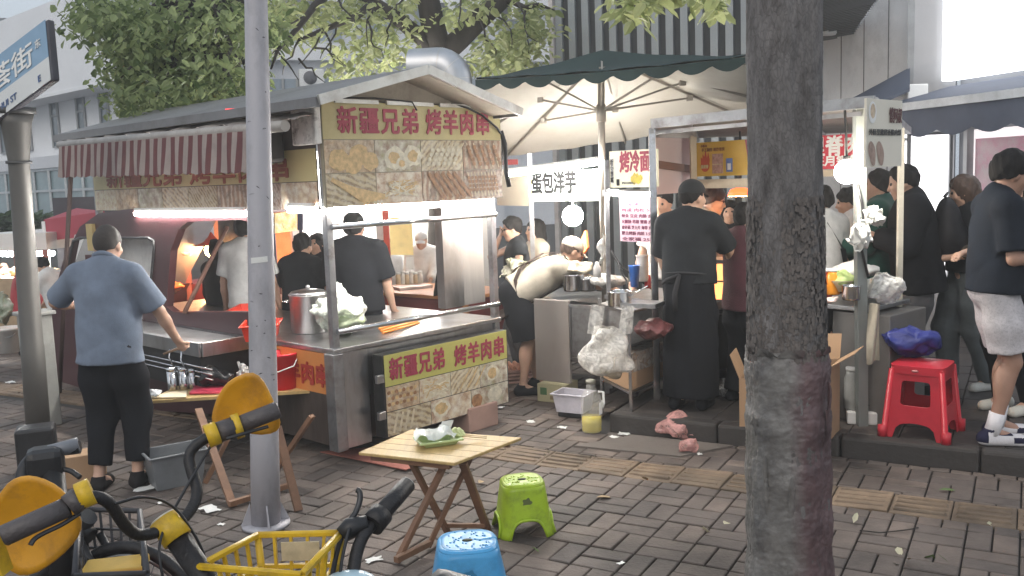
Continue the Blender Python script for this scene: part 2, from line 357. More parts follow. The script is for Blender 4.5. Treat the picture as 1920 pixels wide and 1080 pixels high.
# left white block: its long facade runs away to the left
D = 34.0
cR = at(222, 200, D); dirv = -V3([.72, -.69, 0])*1.0
dirv = V3([-.73, .68, 0]); bk = V3([.68, .73, 0])
wb = thing('white_building', 'large white rendered building with projecting upper block and glass shopfront, behind the left sign pole', 'building', (cR[0], cR[1], 0))
zL = at(222, 148, D)[2]; zT = at(222, -40, D)[2]
m_ = MB(); m_.obox(V3([cR[0], cR[1], zL]), dirv*40, bk*9, (0, 0, zT-zL))
m_.obox(V3([cR[0], cR[1], zL-.12])+dirv*.02-bk*.05, dirv*40, bk*9, (0, 0, .1))
m_.build('upper_block', WHITEW, wb)
m_ = MB(); m_.obox(V3([cR[0], cR[1], 0])+bk*1.2+dirv*.2, dirv*40, bk*8, (0, 0, zL)); m_.build('lower_wall', WHITEW, wb)
for k, v in enumerate((3.4, 5.6, 8.3, 11.5, 14.6, 18)):
    p = V3([cR[0], cR[1], 0])+dirv*v+bk*1.17; w0 = MB(); w0.obox(p+V3([0, 0, 3.9]), dirv*.75, bk*.06, (0, 0, 2.6)); o = w0.build('window', GLASS, wb)
    fr = MB(); [fr.beam(p+dirv*x+V3([0, 0, 3.85])-bk*.03, p+dirv*x+V3([0, 0, 6.55])-bk*.03, .07) for x in (0, .75)]; [fr.beam(p+V3([0, 0, z])-bk*.03, p+dirv*.75+V3([0, 0, z])-bk*.03, .07) for z in (3.88, 5.2, 6.5)]
    fr.build('window_frame', GREYMET, o)
zs = 2.9
sh = MB(); sh.obox(V3([cR[0], cR[1], 0])+dirv*1.5+bk*.6, dirv*26, bk*.5, (0, 0, zs)); so_ = sh.build('shopfront_glass', GLASS2, wb)
fr = MB()
for k in range(16): p = V3([cR[0], cR[1], 0])+dirv*(1.5+k*1.7)+bk*.55; fr.beam(p, p+V3([0, 0, zs]), .1)
for z in (.9, 2.0, zs): p = V3([cR[0], cR[1], z])+dirv*1.5+bk*.55; fr.beam(p, p+dirv*26, .1)
fr.build('mullion', mat('pale_alu', (.5, .53, .55), .4, .5), so_)
lb = MB(); lb.obox(V3([cR[0], cR[1], zs+.06])+dirv*1.5+bk*.4, dirv*26, bk*.8, (0, 0, .5)); lb.build('fascia', WHITEW2, wb)
text('lettering', 'COFFEE', .55, WHITE_T, V3([cR[0], cR[1], zs+.62])+dirv*5.2+bk*.35, -dirv, V3([0, 0, 1]), wb, .02)
# grey white building behind the trees
D2 = 31.0
p0 = at(226, 0, D2); p1 = at(1049, 0, D2+5); a_, d_, n_, l_ = wall_frame(p0, p1); a_[2] = 0
gb = thing('pale_office_building', 'pale grey white office building with banded floors seen through the tree branches', 'building', a_)
m_ = MB(); m_.obox(a_, d_*l_, -n_*8, (0, 0, 13.5)); m_.build('wall', WHITEW2, gb)
for z in (3.6, 6.1, 8.1, 10.6):
    m_ = MB(); m_.obox(a_+V3([0, 0, z])+n_*.35, d_*l_, -n_*.4, (0, 0, .55)); m_.build('floor_band', WHITEW, gb)
for z in (4.3, 6.8, 9.0):
    for k in range(9):
        p = a_+d_*(1+k*1.75)+V3([0, 0, z])+n_*.03; w0 = MB(); w0.obox(p, d_*.95, -n_*.06, (0, 0, 1.2)); o = w0.build('window', mat('sky_grey_glass', (.30, .36, .42), .1, 0, .2, 1, spec=.8), gb)
        fr = MB(); [fr.beam(p+d_*x+n_*.03, p+d_*x+n_*.03+V3([0, 0, 1.2]), .08) for x in (0, .47, .95)]; fr.build('window_frame', GREYMET, o)
for k in (7.1, 12.2): m_ = MB(); m_.obox(a_+d_*k+n_*.5, d_*.5, -n_*.5, (0, 0, 13.5)); m_.build('pilaster', WHITEW2, gb)
for k, z in ((1, 5.2), (3, 5.2), (4, 7.6), (6, 5.2), (7, 7.6), (9, 7.6), (11, 5.2)):
    m_ = MB(); p = a_+d_*(1.9+k*1.2)+V3([0, 0, z])+n_*.04; m_.obox(p, d_*.85, n_*.35, (0, 0, .6)); ac_ = m_.build('air_conditioner', WHITEPL, gb, .03); m_ = MB(); m_.lathe([(.23, 0), (.23, .01), (.03, .012)], (0, 0, 0), 20); m_.v = [tuple(p+d_*.36+V3([0, 0, .3])+d_*q[0]+V3([0, 0, q[1]])+n_*(.352+q[2])) for q in m_.v]; m_.build('fan_grille', mat('fan_dark', (.10, .10, .11), .6), ac_)
m_ = MB(); [m_.tube([a_+d_*x+n_*.5, a_+d_*x+n_*.5+V3([0, 0, 13])], .06, 8) for x in (4.4,)]; m_.build('drain_pipe', GREYMET, gb)
rl = MB()
for k in range(16): rl.beam(a_+d_*(.3+k)+n_*.2+V3([0, 0, 13.5]), a_+d_*(.3+k)+n_*.2+V3([0, 0, 14.4]), .05)
rl.beam(a_+n_*.2+V3([0, 0, 14.4]), a_+d_*l_+n_*.2+V3([0, 0, 14.4]), .07); rl.build('roof_railing', GREYMET, gb)
# far dark block at the very left
pb = at(-30, 60, 60); fb = MB(); fb.obox((pb[0]-12, 60, 0), (13.4, 0, 0), (0, 8, 0), (0, 0, at(20, 33, 60)[2])); fbo = fb.build('dark_far_building', mat('brown_grey_facade', (.14, .14, .15), .8, 0, .1, .3))
tag(fbo, 'dark brown grey building top behind the white building at the far left', 'building')
# slatted dark building
D3 = 12.5
q0 = at(1049, 200, D3); q1 = at(1600, 200, D3-1.6); a_, d_, n_, l_ = wall_frame(q0, q1); a_[2] = KZ
sb = thing('slatted_building', 'dark building clad in vertical grey metal slats behind the green canopy', 'building', a_)
m_ = MB(); m_.obox(a_, d_*l_, -n_*3, (0, 0, 7)); m_.build('dark_wall', mat('slat_gap_dark', (.05, .055, .06), .8, 0, .2, 2), sb)
m_ = MB(); k = 0
SLAT = mat('grey_slat_metal', (.27, .295, .31), .45, .25, .06, 3, .03)
while k*.185 < l_-.1: m_.obox(a_+d_*(k*.185)+n_*.005, d_*.092, n_*.06, (0, 0, 7)); k += 1
m_.build('slat_cladding', SLAT, sb)
m_ = MB(); m_.obox(a_-d_*.07-n_*.4, d_*.06, n_*.52, (0, 0, 7)); m_.build('corner_trim', mat('pale_trim', (.5, .47, .47), .6), sb)
# grey concrete wall and pillar at right
D4 = 9.6
w0 = at(1500, 300, D4+1.8); w1 = at(1712, 300, D4); a_, d_, n_, l_ = wall_frame(w0, w1); a_[2] = KZ
cw = thing('concrete_building', 'grey concrete wall with a wide pillar and striped soffit, behind the tree trunk', 'building', a_)
CONC = mat('grey_wall_panel', (.60, .605, .62), .8, 0, .08, 1.3, .1, 15, dirt=(.24, .24, .25), dscale=1, damt=.5)
m_ = MB(); m_.obox(a_, d_*l_, -n_*.4, (0, 0, 5.5)); m_.build('wall', CONC, cw)
m_ = MB()
for k in range(1, 5): m_.obox(a_+d_*(l_*k/5)+n_*.003, d_*.008, n_*.004, (0, 0, 5.4))
m_.build('panel_joint', mat('joint_dark', (.12, .12, .125), .9), cw)
pl0 = at(1708, 300, D4-.12); pl1 = at(1789, 300, D4-.3); pa, pd, pn, pL = wall_frame(pl0, pl1); pa[2] = KZ
m_ = MB(); m_.obox(pa, pd*pL, -pn*.5, (0, 0, 5.5)); m_.build('pillar', mat('pale_pillar', (.40, .40, .41), .8, 0, .06, 2, .1, 12, dirt=(.3, .3, .3), dscale=1.5, damt=.4), cw)
m_ = MB(); m_.obox(at(1700, 300, D4-.05)*V3([1, 1, 0])+V3([0, 0, 1.6]), pd*.06, pn*.08, (0, 0, 4)); m_.build('drain_pipe', GREYMET, cw)
sf0 = at(1536, 70, 8.2); m_ = MB()
zso = sf0[2]
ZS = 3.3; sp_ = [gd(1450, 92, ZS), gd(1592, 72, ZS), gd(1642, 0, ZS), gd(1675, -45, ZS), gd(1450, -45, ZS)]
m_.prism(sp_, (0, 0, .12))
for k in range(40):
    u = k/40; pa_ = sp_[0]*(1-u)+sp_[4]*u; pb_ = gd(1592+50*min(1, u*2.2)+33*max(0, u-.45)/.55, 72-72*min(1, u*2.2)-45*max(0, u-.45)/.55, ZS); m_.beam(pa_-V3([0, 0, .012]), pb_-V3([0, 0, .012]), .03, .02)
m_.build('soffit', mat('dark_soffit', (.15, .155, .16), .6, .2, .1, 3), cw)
for k in (0.55, 1.2):
    m_ = MB(); m_.lathe([(.07, 0), (.08, .02), (.08, .05)], gd(1548+12*k, 35+40*k, ZS)-V3([0, 0, .05]), 16); m_.build('soffit_lamp', WHITEPL, cw)
bx = at(1700, 185, D4-.3); m_ = MB(); m_.box(bx+V3([.06, -.06, 0]), (.2, .12, .26)); m_.build('junction_box', WHITEPL, cw, .01)
cb = MB(); cb.tube([at(1712, 200, D4-.33), at(1735, 204, D4-.4), at(1765, 195, D4-.45), at(1778, 168, D4-.5)], .008, 6); cb.build('cable', BLACKPL, cw)
# small blue sunshade on the wall
s_ = MB(); e0 = at(1592, 187, D4+.6); e1_ = at(1706, 126, D4-.1); e2_ = at(1706, 165, D4-.9); e3 = at(1640, 195, D4-.5)
s_.prism([e0, e1_, e2_, e3], (0, 0, -.03)); o = s_.build('blue_sunshade', mat('blue_grey_canvas', (.10, .12, .17), .75, 0, .1, 3)); tag(o, 'small blue grey sunshade fixed to the concrete wall beside the pillar', 'sunshade')

# shop at the right: lit screen, navy awning, window with pink poster
D5 = 9.3
sh = thing('lit_shop', 'shop at the right edge with navy scalloped awning, glowing white signboard and pink window poster', 'shop', (at(1790, 300, D5)[0], D5, KZ))
b0 = at(1785, 160, D5); b1 = at(2100, 160, D5-1.8); a_, d_, n_, l_ = wall_frame(b0, b1); a_[2] = KZ
m_ = MB(); m_.obox(a_-n_*.1, d_*l_, -n_*.3, (0, 0, 6)); m_.build('wall', mat('shop_wall', (.25, .26, .28), .8, 0, .1, 2), sh)
zb = at(1787, 152, D5)[2]
m_ = MB(); m_.obox(a_*V3([1, 1, 0])+V3([0, 0, zb])+d_*.0, d_*l_, n_*.12, (0, 0, 2.2)); m_.build('lit_signboard', mat('glowing_white_board', (.9, .9, .9), .5, 0, 0, 1, emis=(.95, .97, 1), estr=2.6), sh)
AWN = mat('navy_awning_canvas', (.095, .11, .15), .8, 0, .15, 3, .1, 30)
za, zf = zb-.05, at(1790, 190, D5-.7)[2]
m_ = MB(); A0 = a_*V3([1, 1, 0])
m_.prism([A0+n_*.02+V3([0, 0, za]), A0+d_*l_+n_*.02+V3([0, 0, za]), A0+d_*l_+n_*.85+V3([0, 0, zf]), A0+n_*.85+V3([0, 0, zf])], (0, 0, -.02)); m_.build('awning_top', AWN, sh)
m_ = MB(); m_.beam(A0+n_*.86+V3([0, 0, zf-.03]), A0+d_*l_+n_*.86+V3([0, 0, zf-.03]), .07); m_.build('awning_bar', mat('white_bar', (.6, .62, .65), .5), sh)
def sc(u, v):
    x = u*l_; drop = .20+.055*abs(sin(pi*x/.42)); return A0+d_*x+n_*.87+V3([0, 0, zf-.06-v*drop])
m_ = MB(); m_.grid(sc, 120, 1); m_.build('valance', AWN, sh)
# glowing window right of pillar
g0 = at(1785, 235, D5-.1)
m_ = MB(); m_.obox(A0+n_*.0+d_*.33+V3([0, 0, KZ+.75]), d_*1.9, n_*.03, (0, 0, zf-KZ-1.0)); wi = m_.build('window', mat('lit_shop_window', (.8, .8, .8), .3, 0, .05, 2, emis=(1, .93, .95), estr=.75), sh)
m_ = MB(); [m_.beam(A0+n_*.05+d_*x+V3([0, 0, KZ]), A0+n_*.05+d_*x+V3([0, 0, zf-.1]), .07) for x in (.3, 1.08, 2.2)]; m_.build('window_frame', GREYMET, wi)
m_ = MB(); m_.obox(A0+n_*.035+d_*.38+V3([0, 0, at(1820, 400, D5)[2]]), d_*.62, n_*.01, (0, 0, at(1820, 262, D5)[2]-at(1820, 400, D5)[2])); m_.build('poster', food('pink_flower_poster', 'vor', (.75, .30, .48), (.8, .5, .62), (.75, .62, .68), 6), sh)
# bright doorway light boxes under the concrete wall
for (x0, x1, y0, y1, dd, lab) in ((1699, 1776, 252, 440, D4-.35, 'tall glowing white poster box on the pillar behind the backpack man'), (1688, 1699, 262, 420, D4-.3, 'narrow glowing white strip panel left of the tall poster box')):
    c0 = at(x0, y1+90, dd); c1 = at(x1, y1+90, dd); ztop = at(x0, y0, dd)[2]
    m_ = MB(); m_.obox(c0, c1-c0, (0, .1, 0), (0, 0, ztop-c0[2])); t_ = thing('light_box', lab, 'light box', c0)
    m_.build('lit_face', mat('glowing_poster', (.9, .9, .9), .5, 0, 0, 1, emis=(1, .98, 1), estr=1.9), t_)
    m_ = MB(); [m_.beam(c+V3([0, -.02, 0]), c*V3([1, 1, 0])+V3([0, -.02, ztop]), .03) for c in (c0, c1)]; m_.beam(c0*V3([1, 1, 0])+V3([0, -.02, ztop]), c1*V3([1, 1, 0])+V3([0, -.02, ztop]), .03); m_.build('frame', GREYMET, t_)

# ================================================================== TREES
def leaf_mat(name, c1, c2, tr=.35):
    m = bpy.data.materials.new(name); m.use_nodes = True; nt = m.node_tree; b = nt.nodes['Principled BSDF']; N = nt.nodes.new
    ge = N('ShaderNodeNewGeometry'); r = N('ShaderNodeValToRGB'); r.color_ramp.elements[0].color = (*c1, 1); r.color_ramp.elements[1].color = (*c2, 1)
    nt.links.new(ge.outputs['Random Per Island'], r.inputs[0]); nt.links.new(r.outputs[0], b.inputs['Base Color']); b.inputs['Roughness'].default_value = .45
    t = N('ShaderNodeBsdfTranslucent'); nt.links.new(r.outputs[0], t.inputs[0]); mx = N('ShaderNodeMixShader'); mx.inputs[0].default_value = tr
    nt.links.new(b.outputs[0], mx.inputs[1]); nt.links.new(t.outputs[0], mx.inputs[2]); nt.links.new(mx.outputs[0], nt.nodes['Material Output'].inputs[0]); return m
LEAF = leaf_mat('camphor_leaf', (.08, .12, .04), (.28, .34, .13))
LEAF_P = leaf_mat('pale_young_leaf', (.22, .27, .10), (.50, .53, .26), .55)
BARK = mat('dark_bark', (.035, .03, .026), .9, 0, .35, 8, .9, 26, stretch=(1, 1, .3))
def leaves(pts, size, rs, droop=.55):
    """one folded leaf (two halves, pointed) per point"""
    n = len(pts); vs = []; fs = []
    for i, p in enumerate(pts):
        yaw = rs.rand()*2*pi; d = V3([cos(yaw), sin(yaw), -droop+rs.randn()*.45]); d /= np.linalg.norm(d)
        s = np.cross(d, [0, 0, 1.]); s /= np.linalg.norm(s); s = s*cos(.5*rs.randn())+np.cross(s, d)*sin(.5*rs.randn()); u = np.cross(s, d)
        L = size*(.65+.7*rs.rand()); W = L*.24; b = len(vs)
        vs += [p, p+d*L*.35+s*W+u*W*.35, p+d*L*.75+s*W*.75+u*W*.25, p+d*L, p+d*L*.75-s*W*.75+u*W*.25, p+d*L*.35-s*W+u*W*.35, p+d*L*.5]
        fs += [(b, b+1, b+6), (b+1, b+2, b+6), (b+2, b+3, b+6), (b+3, b+4, b+6), (b+4, b+5, b+6), (b+5, b, b+6)]
    return vs, fs
def wander(a, b, n, amp, rs):
    a = np.asarray(a, float); b = np.asarray(b, float); k = np.linspace(0, 1, n)[:, None]
    off = np.cumsum(rs.randn(n, 3), 0)*amp; off -= off[0]+(off[-1]-off[0])*k
    return list(a+(b-a)*k+off)
def sprigs(tips, per, spread, rs):
    return [t+rs.randn(3)*spread*V3([1, 1, .8]) for t in tips for _ in range(per)]

# tree behind the cart, its dark limbs open above the chimney
rs = np.random.RandomState(11); TY = 11.0
base = at(830, 600, TY)*V3([1, 1, 0])
t1 = thing('street_tree', 'street tree behind the kebab cart with three dark limbs spreading above its chimney', 'tree', base)
tk = MB(); fork = at(826, 105, TY)
tk.tube([base, base+V3([.03, 0, 1.2]), fork*V3([1, 1, 0])+V3([0, 0, fork[2]-.9]), fork], [.2, .16, .15, .16], 14); tk.build('trunk', BARK, t1)
ends = [(at(690, -10, TY), .085), (at(800, -60, TY+.2), .13), (at(985, -40, TY-.2), .11), (at(880, -90, TY+.8), .1)]
lim = MB(); tips = []
mid = at(760, 55, TY)
lim.tube([fork, at(795, 75, TY), at(745, 35, TY), at(700, 5, TY), at(640, -30, TY)], [.12, .1, .085, .075, .05], 10)
lim.tube([fork, at(812, 50, TY), at(803, 0, TY), at(790, -80, TY)], [.15, .14, .13, .1], 12)
lim.tube([fork, at(860, 75, TY), at(900, 35, TY), at(945, -5, TY), at(985, -50, TY)], [.13, .125, .12, .11, .09], 12)
lim.tube([at(700, 5, TY), at(670, 30, TY-.4), at(610, 55, TY-.8), at(560, 75, TY-1)], [.05, .04, .03, .018], 8)
lim.tube([at(945, -5, TY), at(985, 15, TY-.3), at(1010, 8, TY-.5), at(1040, 20, TY-.5)], [.04, .03, .02, .01], 8)
lim.tube([at(640, -30, TY), at(590, 10, TY-1), at(565, 45, TY-1.2), at(520, 95, TY-1.4), at(508, 130, TY-1.4)], [.05, .04, .03, .02, .01], 8)
lim.build('limb', BARK, t1)
for (x0, y0, x1, y1) in ((560, 75, 530, 140), (600, 55, 560, 120), (575, 30, 515, 60), (520, 95, 560, 150), (640, 40, 600, 110), (610, 60, 640, 140), (560, 110, 610, 155), (700, 10, 690, 90), (690, 40, 720, 110), (735, 30, 720, 100), (930, 20, 960, 90), (965, 0, 1010, 80), (900, 40, 930, 110), (985, 20, 990, 110), (540, 60, 505, 110), (590, 90, 650, 125), (860, -20, 870, 60), (760, -20, 750, 30), (630, -10, 680, 60)):
    tw = MB(); ps = wander(at(x0, y0, TY-.6), at(x1, y1, TY-.9+rs.randn()*.4), 6, .03, rs); tw.tube(ps, [.013, .012, .01, .008, .006, .004], 5); tips += ps[2:]; tw.build('twig', BARK, t1)
lp = []
for (x, y, sx, sy, n) in ((560, 20, 45, 25, 70), (600, 40, 40, 30, 60), (650, 15, 40, 20, 90), (700, 60, 35, 30, 110), (690, 110, 30, 22, 60), (740, 95, 30, 25, 60), (640, 130, 30, 18, 40), (575, 60, 25, 14, 35), (630, 95, 16, 10, 20), (940, 90, 40, 30, 170), (985, 60, 28, 30, 160), (965, 120, 30, 18, 110), (910, 125, 25, 15, 60), (900, 10, 30, 16, 60), (1000, 25, 20, 14, 50), (850, 30, 18, 16, 40), (755, 15, 22, 18, 50), (1025, 60, 8, 25, 18), (530, 15, 20, 15, 40), (780, 60, 15, 15, 20)):
    for _ in range(n):
        q_ = at(x+rs.randn()*sx*.75, y+rs.randn()*sy*.75, TY+rs.randn()*.7); lp.append(q_); lp.append(q_+rs.randn(3)*.06)
for c in sprigs([V3([base[0]+rs.randn()*2.2, TY+rs.randn()*1.6, 5.3+rs.rand()*2.2]) for _ in range(60)], 22, .3, rs): lp.append(c)
vs, fs = leaves(lp, .115, rs); link_mesh('crown', vs, fs, LEAF_P, t1)

# broad dense crown over the cart's left end
rs = np.random.RandomState(5); TY2 = 10.2
base = at(452, 600, TY2)*V3([1, 1, 0])
t2 = thing('street_tree', 'street tree with dense dark green crown hanging over the left end of the kebab cart', 'tree', base)
tk = MB(); tk.tube([base, base+V3([0, 0, 1.5]), base+V3([.05, 0, 3.0]), base+V3([.0, 0, 4.2])], [.2, .17, .15, .12], 14); tk.build('trunk', BARK, t2)
lb = MB()
cl = []
for (x, y, sx, sy, n) in ((170, 30, 30, 28, 26), (230, 40, 50, 40, 60), (300, 50, 60, 40, 80), (400, 40, 70, 40, 90), (350, 120, 60, 35, 70), (300, 150, 40, 30, 45), (420, 150, 50, 25, 60), (250, 175, 25, 22, 26), (285, 200, 30, 8, 14), (235, 130, 25, 25, 20), (480, 60, 40, 40, 50), (430, 185, 40, 12, 30), (340, 185, 35, 14, 26), (250, 90, 40, 30, 40)):
    for _ in range(n): cl.append(at(x+rs.randn()*sx*.55, y+rs.randn()*sy*.55, TY2+rs.randn()*.9))
top = base+V3([0, 0, 4.2])
for c in cl[::9]: lb.tube(wander(top+V3([0, 0, -.6+rs.rand()*.6]), c, 6, .05, rs), [.05, .04, .03, .022, .016, .008], 6)
for k in range(90): cl.append(V3([base[0]-.6+rs.randn()*1.5, TY2+rs.randn()*1.2, 5.1+rs.rand()*1.8]))
lb.build('limb', BARK, t2)
lp = sprigs(cl, 17, .12, rs)
vs, fs = leaves(lp, .098, rs, .8); link_mesh('crown', vs, fs, leaf_mat('dense_camphor_leaf', (.08, .125, .04), (.40, .47, .21), .55), t2)

EZ0 = V3([0, 0, 1.])
# foreground trunk at the right
rs = np.random.RandomState(21)
tb = gd(1481, 1190); ttop = at(1467, -40, 3.62)
t3 = thing('street_tree', 'big foreground tree trunk with dark bark and plastic film wrapped round its foot', 'tree', (tb[0], tb[1], 0))
def trunk_rings(z0, z1, nz, nth, rad, rough, seed, flare=True):
    r_ = np.random.RandomState(seed); ph = r_.rand(12)*6.3; vs = []
    for i in range(nz+1):
        z = z0+(z1-z0)*i/nz; t = z/ttop[2]; c = V3([tb[0], tb[1], 0])*(1-t)+V3([ttop[0], ttop[1], 0])*t; c[2] = z
        for j in range(nth):
            a = 2*pi*j/nth; R = rad(z)
            R += .006*sin(3*a+z*1.1+ph[0])+.005*sin(5*a-z*2+ph[1])
            R += rough*(sin(17*a+2.3*sin(z*9+ph[2])+ph[3])*sin(z*23+3*sin(a*5)+ph[4])+.7*sin(31*a+ph[5]+2*sin(z*17))*sin(z*47+ph[6]+2*sin(a*9))+.5*r_.randn())
            vs.append(c+V3([cos(a), sin(a), 0])*R)
    fs = [(i*nth+j, i*nth+(j+1) % nth, (i+1)*nth+(j+1) % nth, (i+1)*nth+j) for i in range(nz) for j in range(nth)]
    return vs, fs
rad = lambda z: .137+.022*max(0, 1-z/1.9)+.05*max(0, .35-z)**1.3
TB = mat('grey_rough_bark', (.155, .145, .142), .95, 0, .4, 14, .8, 60, dirt=(.05, .043, .04), dscale=12, damt=.8, stretch=(1, 1, .35))
nt = TB.node_tree; bs = nt.nodes['Principled BSDF']; srcc = bs.inputs['Base Color'].links[0].from_socket; bpn = bs.inputs['Normal'].links[0].from_node
tcn = nt.nodes.new('ShaderNodeTexCoord'); mpn = nt.nodes.new('ShaderNodeMapping'); mpn.inputs['Scale'].default_value = (1, 1, .42); nt.links.new(tcn.outputs['Object'], mpn.inputs['Vector'])
nzz = nt.nodes.new('ShaderNodeTexNoise'); nzz.inputs['Scale'].default_value = 30; nt.links.new(mpn.outputs[0], nzz.inputs['Vector']); vm = nt.nodes.new('ShaderNodeVectorMath'); vm.operation = 'MULTIPLY_ADD'; vm.inputs[1].default_value = (.03, .03, .03); nt.links.new(nzz.outputs['Color'], vm.inputs[0]); nt.links.new(mpn.outputs[0], vm.inputs[2])
vo_ = nt.nodes.new('ShaderNodeTexVoronoi'); vo_.feature = 'DISTANCE_TO_EDGE'; vo_.inputs['Scale'].default_value = 75; nt.links.new(vm.outputs[0], vo_.inputs['Vector'])
mrr = nt.nodes.new('ShaderNodeMapRange'); mrr.inputs['From Max'].default_value = .16; mrr.inputs['To Min'].default_value = .82; mrr.inputs['To Max'].default_value = 1.06; nt.links.new(vo_.outputs['Distance'], mrr.inputs['Value'])
mmx = nt.nodes.new('ShaderNodeMix'); mmx.data_type = 'RGBA'; mmx.blend_type = 'MULTIPLY'; mmx.inputs['Factor'].default_value = 1; nt.links.new(srcc, mmx.inputs['A']); nt.links.new(mrr.outputs[0], mmx.inputs['B']); nt.links.new(mmx.outputs['Result'], bs.inputs['Base Color'])
b2 = nt.nodes.new('ShaderNodeBump'); b2.inputs['Strength'].default_value = .45; b2.inputs['Distance'].default_value = .012; nt.links.new(mrr.outputs[0], b2.inputs['Height']); nt.links.new(bpn.outputs[0], b2.inputs['Normal']); nt.links.new(b2.outputs[0], bs.inputs['Normal'])
vs, fs = trunk_rings(0, 5.6, 330, 96, rad, .0022, 4); link_mesh('trunk', vs, fs, TB, t3, smooth=True)
fk = MB(); rk_ = np.random.RandomState(6)                               # scaly bark flakes standing off the lower trunk
for k in range(2600):
    z = 1.12+.62*rk_.rand()**1.3; a = -pi+rk_.rand()*2*pi; c = V3([tb[0], tb[1], 0])*(1-z/ttop[2])+V3([ttop[0], ttop[1], 0])*(z/ttop[2]); c[2] = z; R = rad(z)+.0045; w_, h_ = .0035+.005*rk_.rand(), .006+.011*rk_.rand()
    fk.add([c+V3([cos(a+x*w_/R), sin(a+x*w_/R), 0])*(R+.004*rk_.rand())+EZ0*y*h_ for x, y in ((-1, -.7), (0, -1), (1, -.6), (.9, .6), (.1, 1), (-.8, .7))], [list(range(6))])
fk.build('bark_scale', mat('pale_bark_scale', (.135, .118, .108), .9, 0, .4, 30, dirt=(.08, .07, .065), dscale=20, damt=.8), t3)
def wraprad(z): return rad(z)+.008+.004*sin(z*31)
vs, fs = trunk_rings(.02, 1.16, 150, 96, wraprad, .0028, 9)
WR = mat('grey_maroon_plastic_wrap', (.165, .158, .15), .42, 0, .3, 5, .9, 22, dirt=(.06, .055, .055), dscale=7, damt=.8)
nt = WR.node_tree; bs = nt.nodes['Principled BSDF']; srcc = bs.inputs['Base Color'].links[0].from_socket               # the film colour turns darker and maroon toward one side
tcn = nt.nodes.new('ShaderNodeTexCoord'); sx = nt.nodes.new('ShaderNodeSeparateXYZ'); nt.links.new(tcn.outputs['Object'], sx.inputs[0])
nzz = nt.nodes.new('ShaderNodeTexNoise'); nzz.inputs['Scale'].default_value = 7; nzz.inputs['Detail'].default_value = 6; nt.links.new(tcn.outputs['Object'], nzz.inputs['Vector'])
ad = nt.nodes.new('ShaderNodeMath'); ad.operation = 'MULTIPLY_ADD'; ad.inputs[1].default_value = .12; nt.links.new(nzz.outputs['Fac'], ad.inputs[0]); nt.links.new(sx.outputs['X'], ad.inputs[2])
mrr = nt.nodes.new('ShaderNodeMapRange'); mrr.inputs['From Min'].default_value = .02; mrr.inputs['From Max'].default_value = .085; nt.links.new(ad.outputs[0], mrr.inputs['Value'])
mmx = nt.nodes.new('ShaderNodeMix'); mmx.data_type = 'RGBA'; mmx.blend_type = 'MULTIPLY'; mmx.inputs['B'].default_value = (.74, .50, .54, 1); nt.links.new(mrr.outputs[0], mmx.inputs['Factor']); nt.links.new(srcc, mmx.inputs['A']); nt.links.new(mmx.outputs['Result'], bs.inputs['Base Color'])
link_mesh('plastic_wrap', vs, fs, WR, t3, smooth=True)
for k in range(9):                                                                    # loose torn lips of the film
    a = -2.9+rs.rand()*2.9; z = 1.14 if k < 5 else .35+rs.rand()*.6; c = V3([tb[0], tb[1], 0])*(1-z/ttop[2])+V3([ttop[0], ttop[1], 0])*(z/ttop[2]); c[2] = 0; hgt = .03+.10*rs.rand() if k >= 5 else .035; wd = .10+.12*rs.rand() if k < 5 else .03
    wn = MB(); wn.grid(lambda u, v: c+V3([cos(a+wd/.16*(u-.5)), sin(a+wd/.16*(u-.5)), 0])*(rad(z)+.011+.014*v*abs(sin(5*u+k)))+EZ0*(z+(hgt*v*(.5+.5*sin(9*u+k*2)) if k < 5 else hgt*(v-.5)*2*sin(pi*u))), 12, 3); wn.build('torn_film', WR, t3)
lmb = MB(); b0 = V3([ttop[0], ttop[1], 4.6])
hang = [at(1180, 5, 6.0), at(1250, -5, 5.9), at(1330, 5, 5.8)]
for h_ in hang: lmb.tube([b0, b0*.5+h_*.5+V3([0, 0, .5]), h_], [.05, .03, .008], 7)
for k in range(6): lmb.tube([V3([ttop[0], ttop[1], 5.3]), V3([ttop[0]+rs.randn()*1.5, ttop[1]+rs.randn()*1.5, 6.6])], [.08, .03], 7)
lmb.build('limb', BARK, t3)
lp = []
for (x, y, n) in ((1165, 12, 26), (1180, 25, 20), (1215, 0, 40), (1215, 20, 12), (1255, -15, 30), (1310, -8, 26), (1345, 3, 30), (1350, 15, 14), (1190, -15, 40)):
    for _ in range(n): lp.append(at(x+rs.randn()*14, y+rs.randn()*8, 5.9+rs.randn()*.25))
for c in [V3([ttop[0]+rs.randn()*1.7, ttop[1]+rs.randn()*1.7, 6.2+rs.rand()*1.6]) for _ in range(55)]: lp += [c+rs.randn(3)*.28 for _ in range(14)]
vs, fs = leaves(lp, .11, rs); link_mesh('crown', vs, fs, LEAF_P, t3)
# clipped hedge in front of the shopfront at left
rs = np.random.RandomState(8)
hp = [at(-60+rs.rand()*260, 405+rs.rand()*50, 19+rs.rand()*1.5) for _ in range(2600)]
vs, fs = leaves(hp, .22, rs, .1); o = link_mesh('hedge', vs, fs, leaf_mat('dark_hedge_leaf', (.03, .06, .025), (.08, .13, .05))); tag(o, 'dark clipped hedge in front of the glass shopfront at far left', 'hedge')

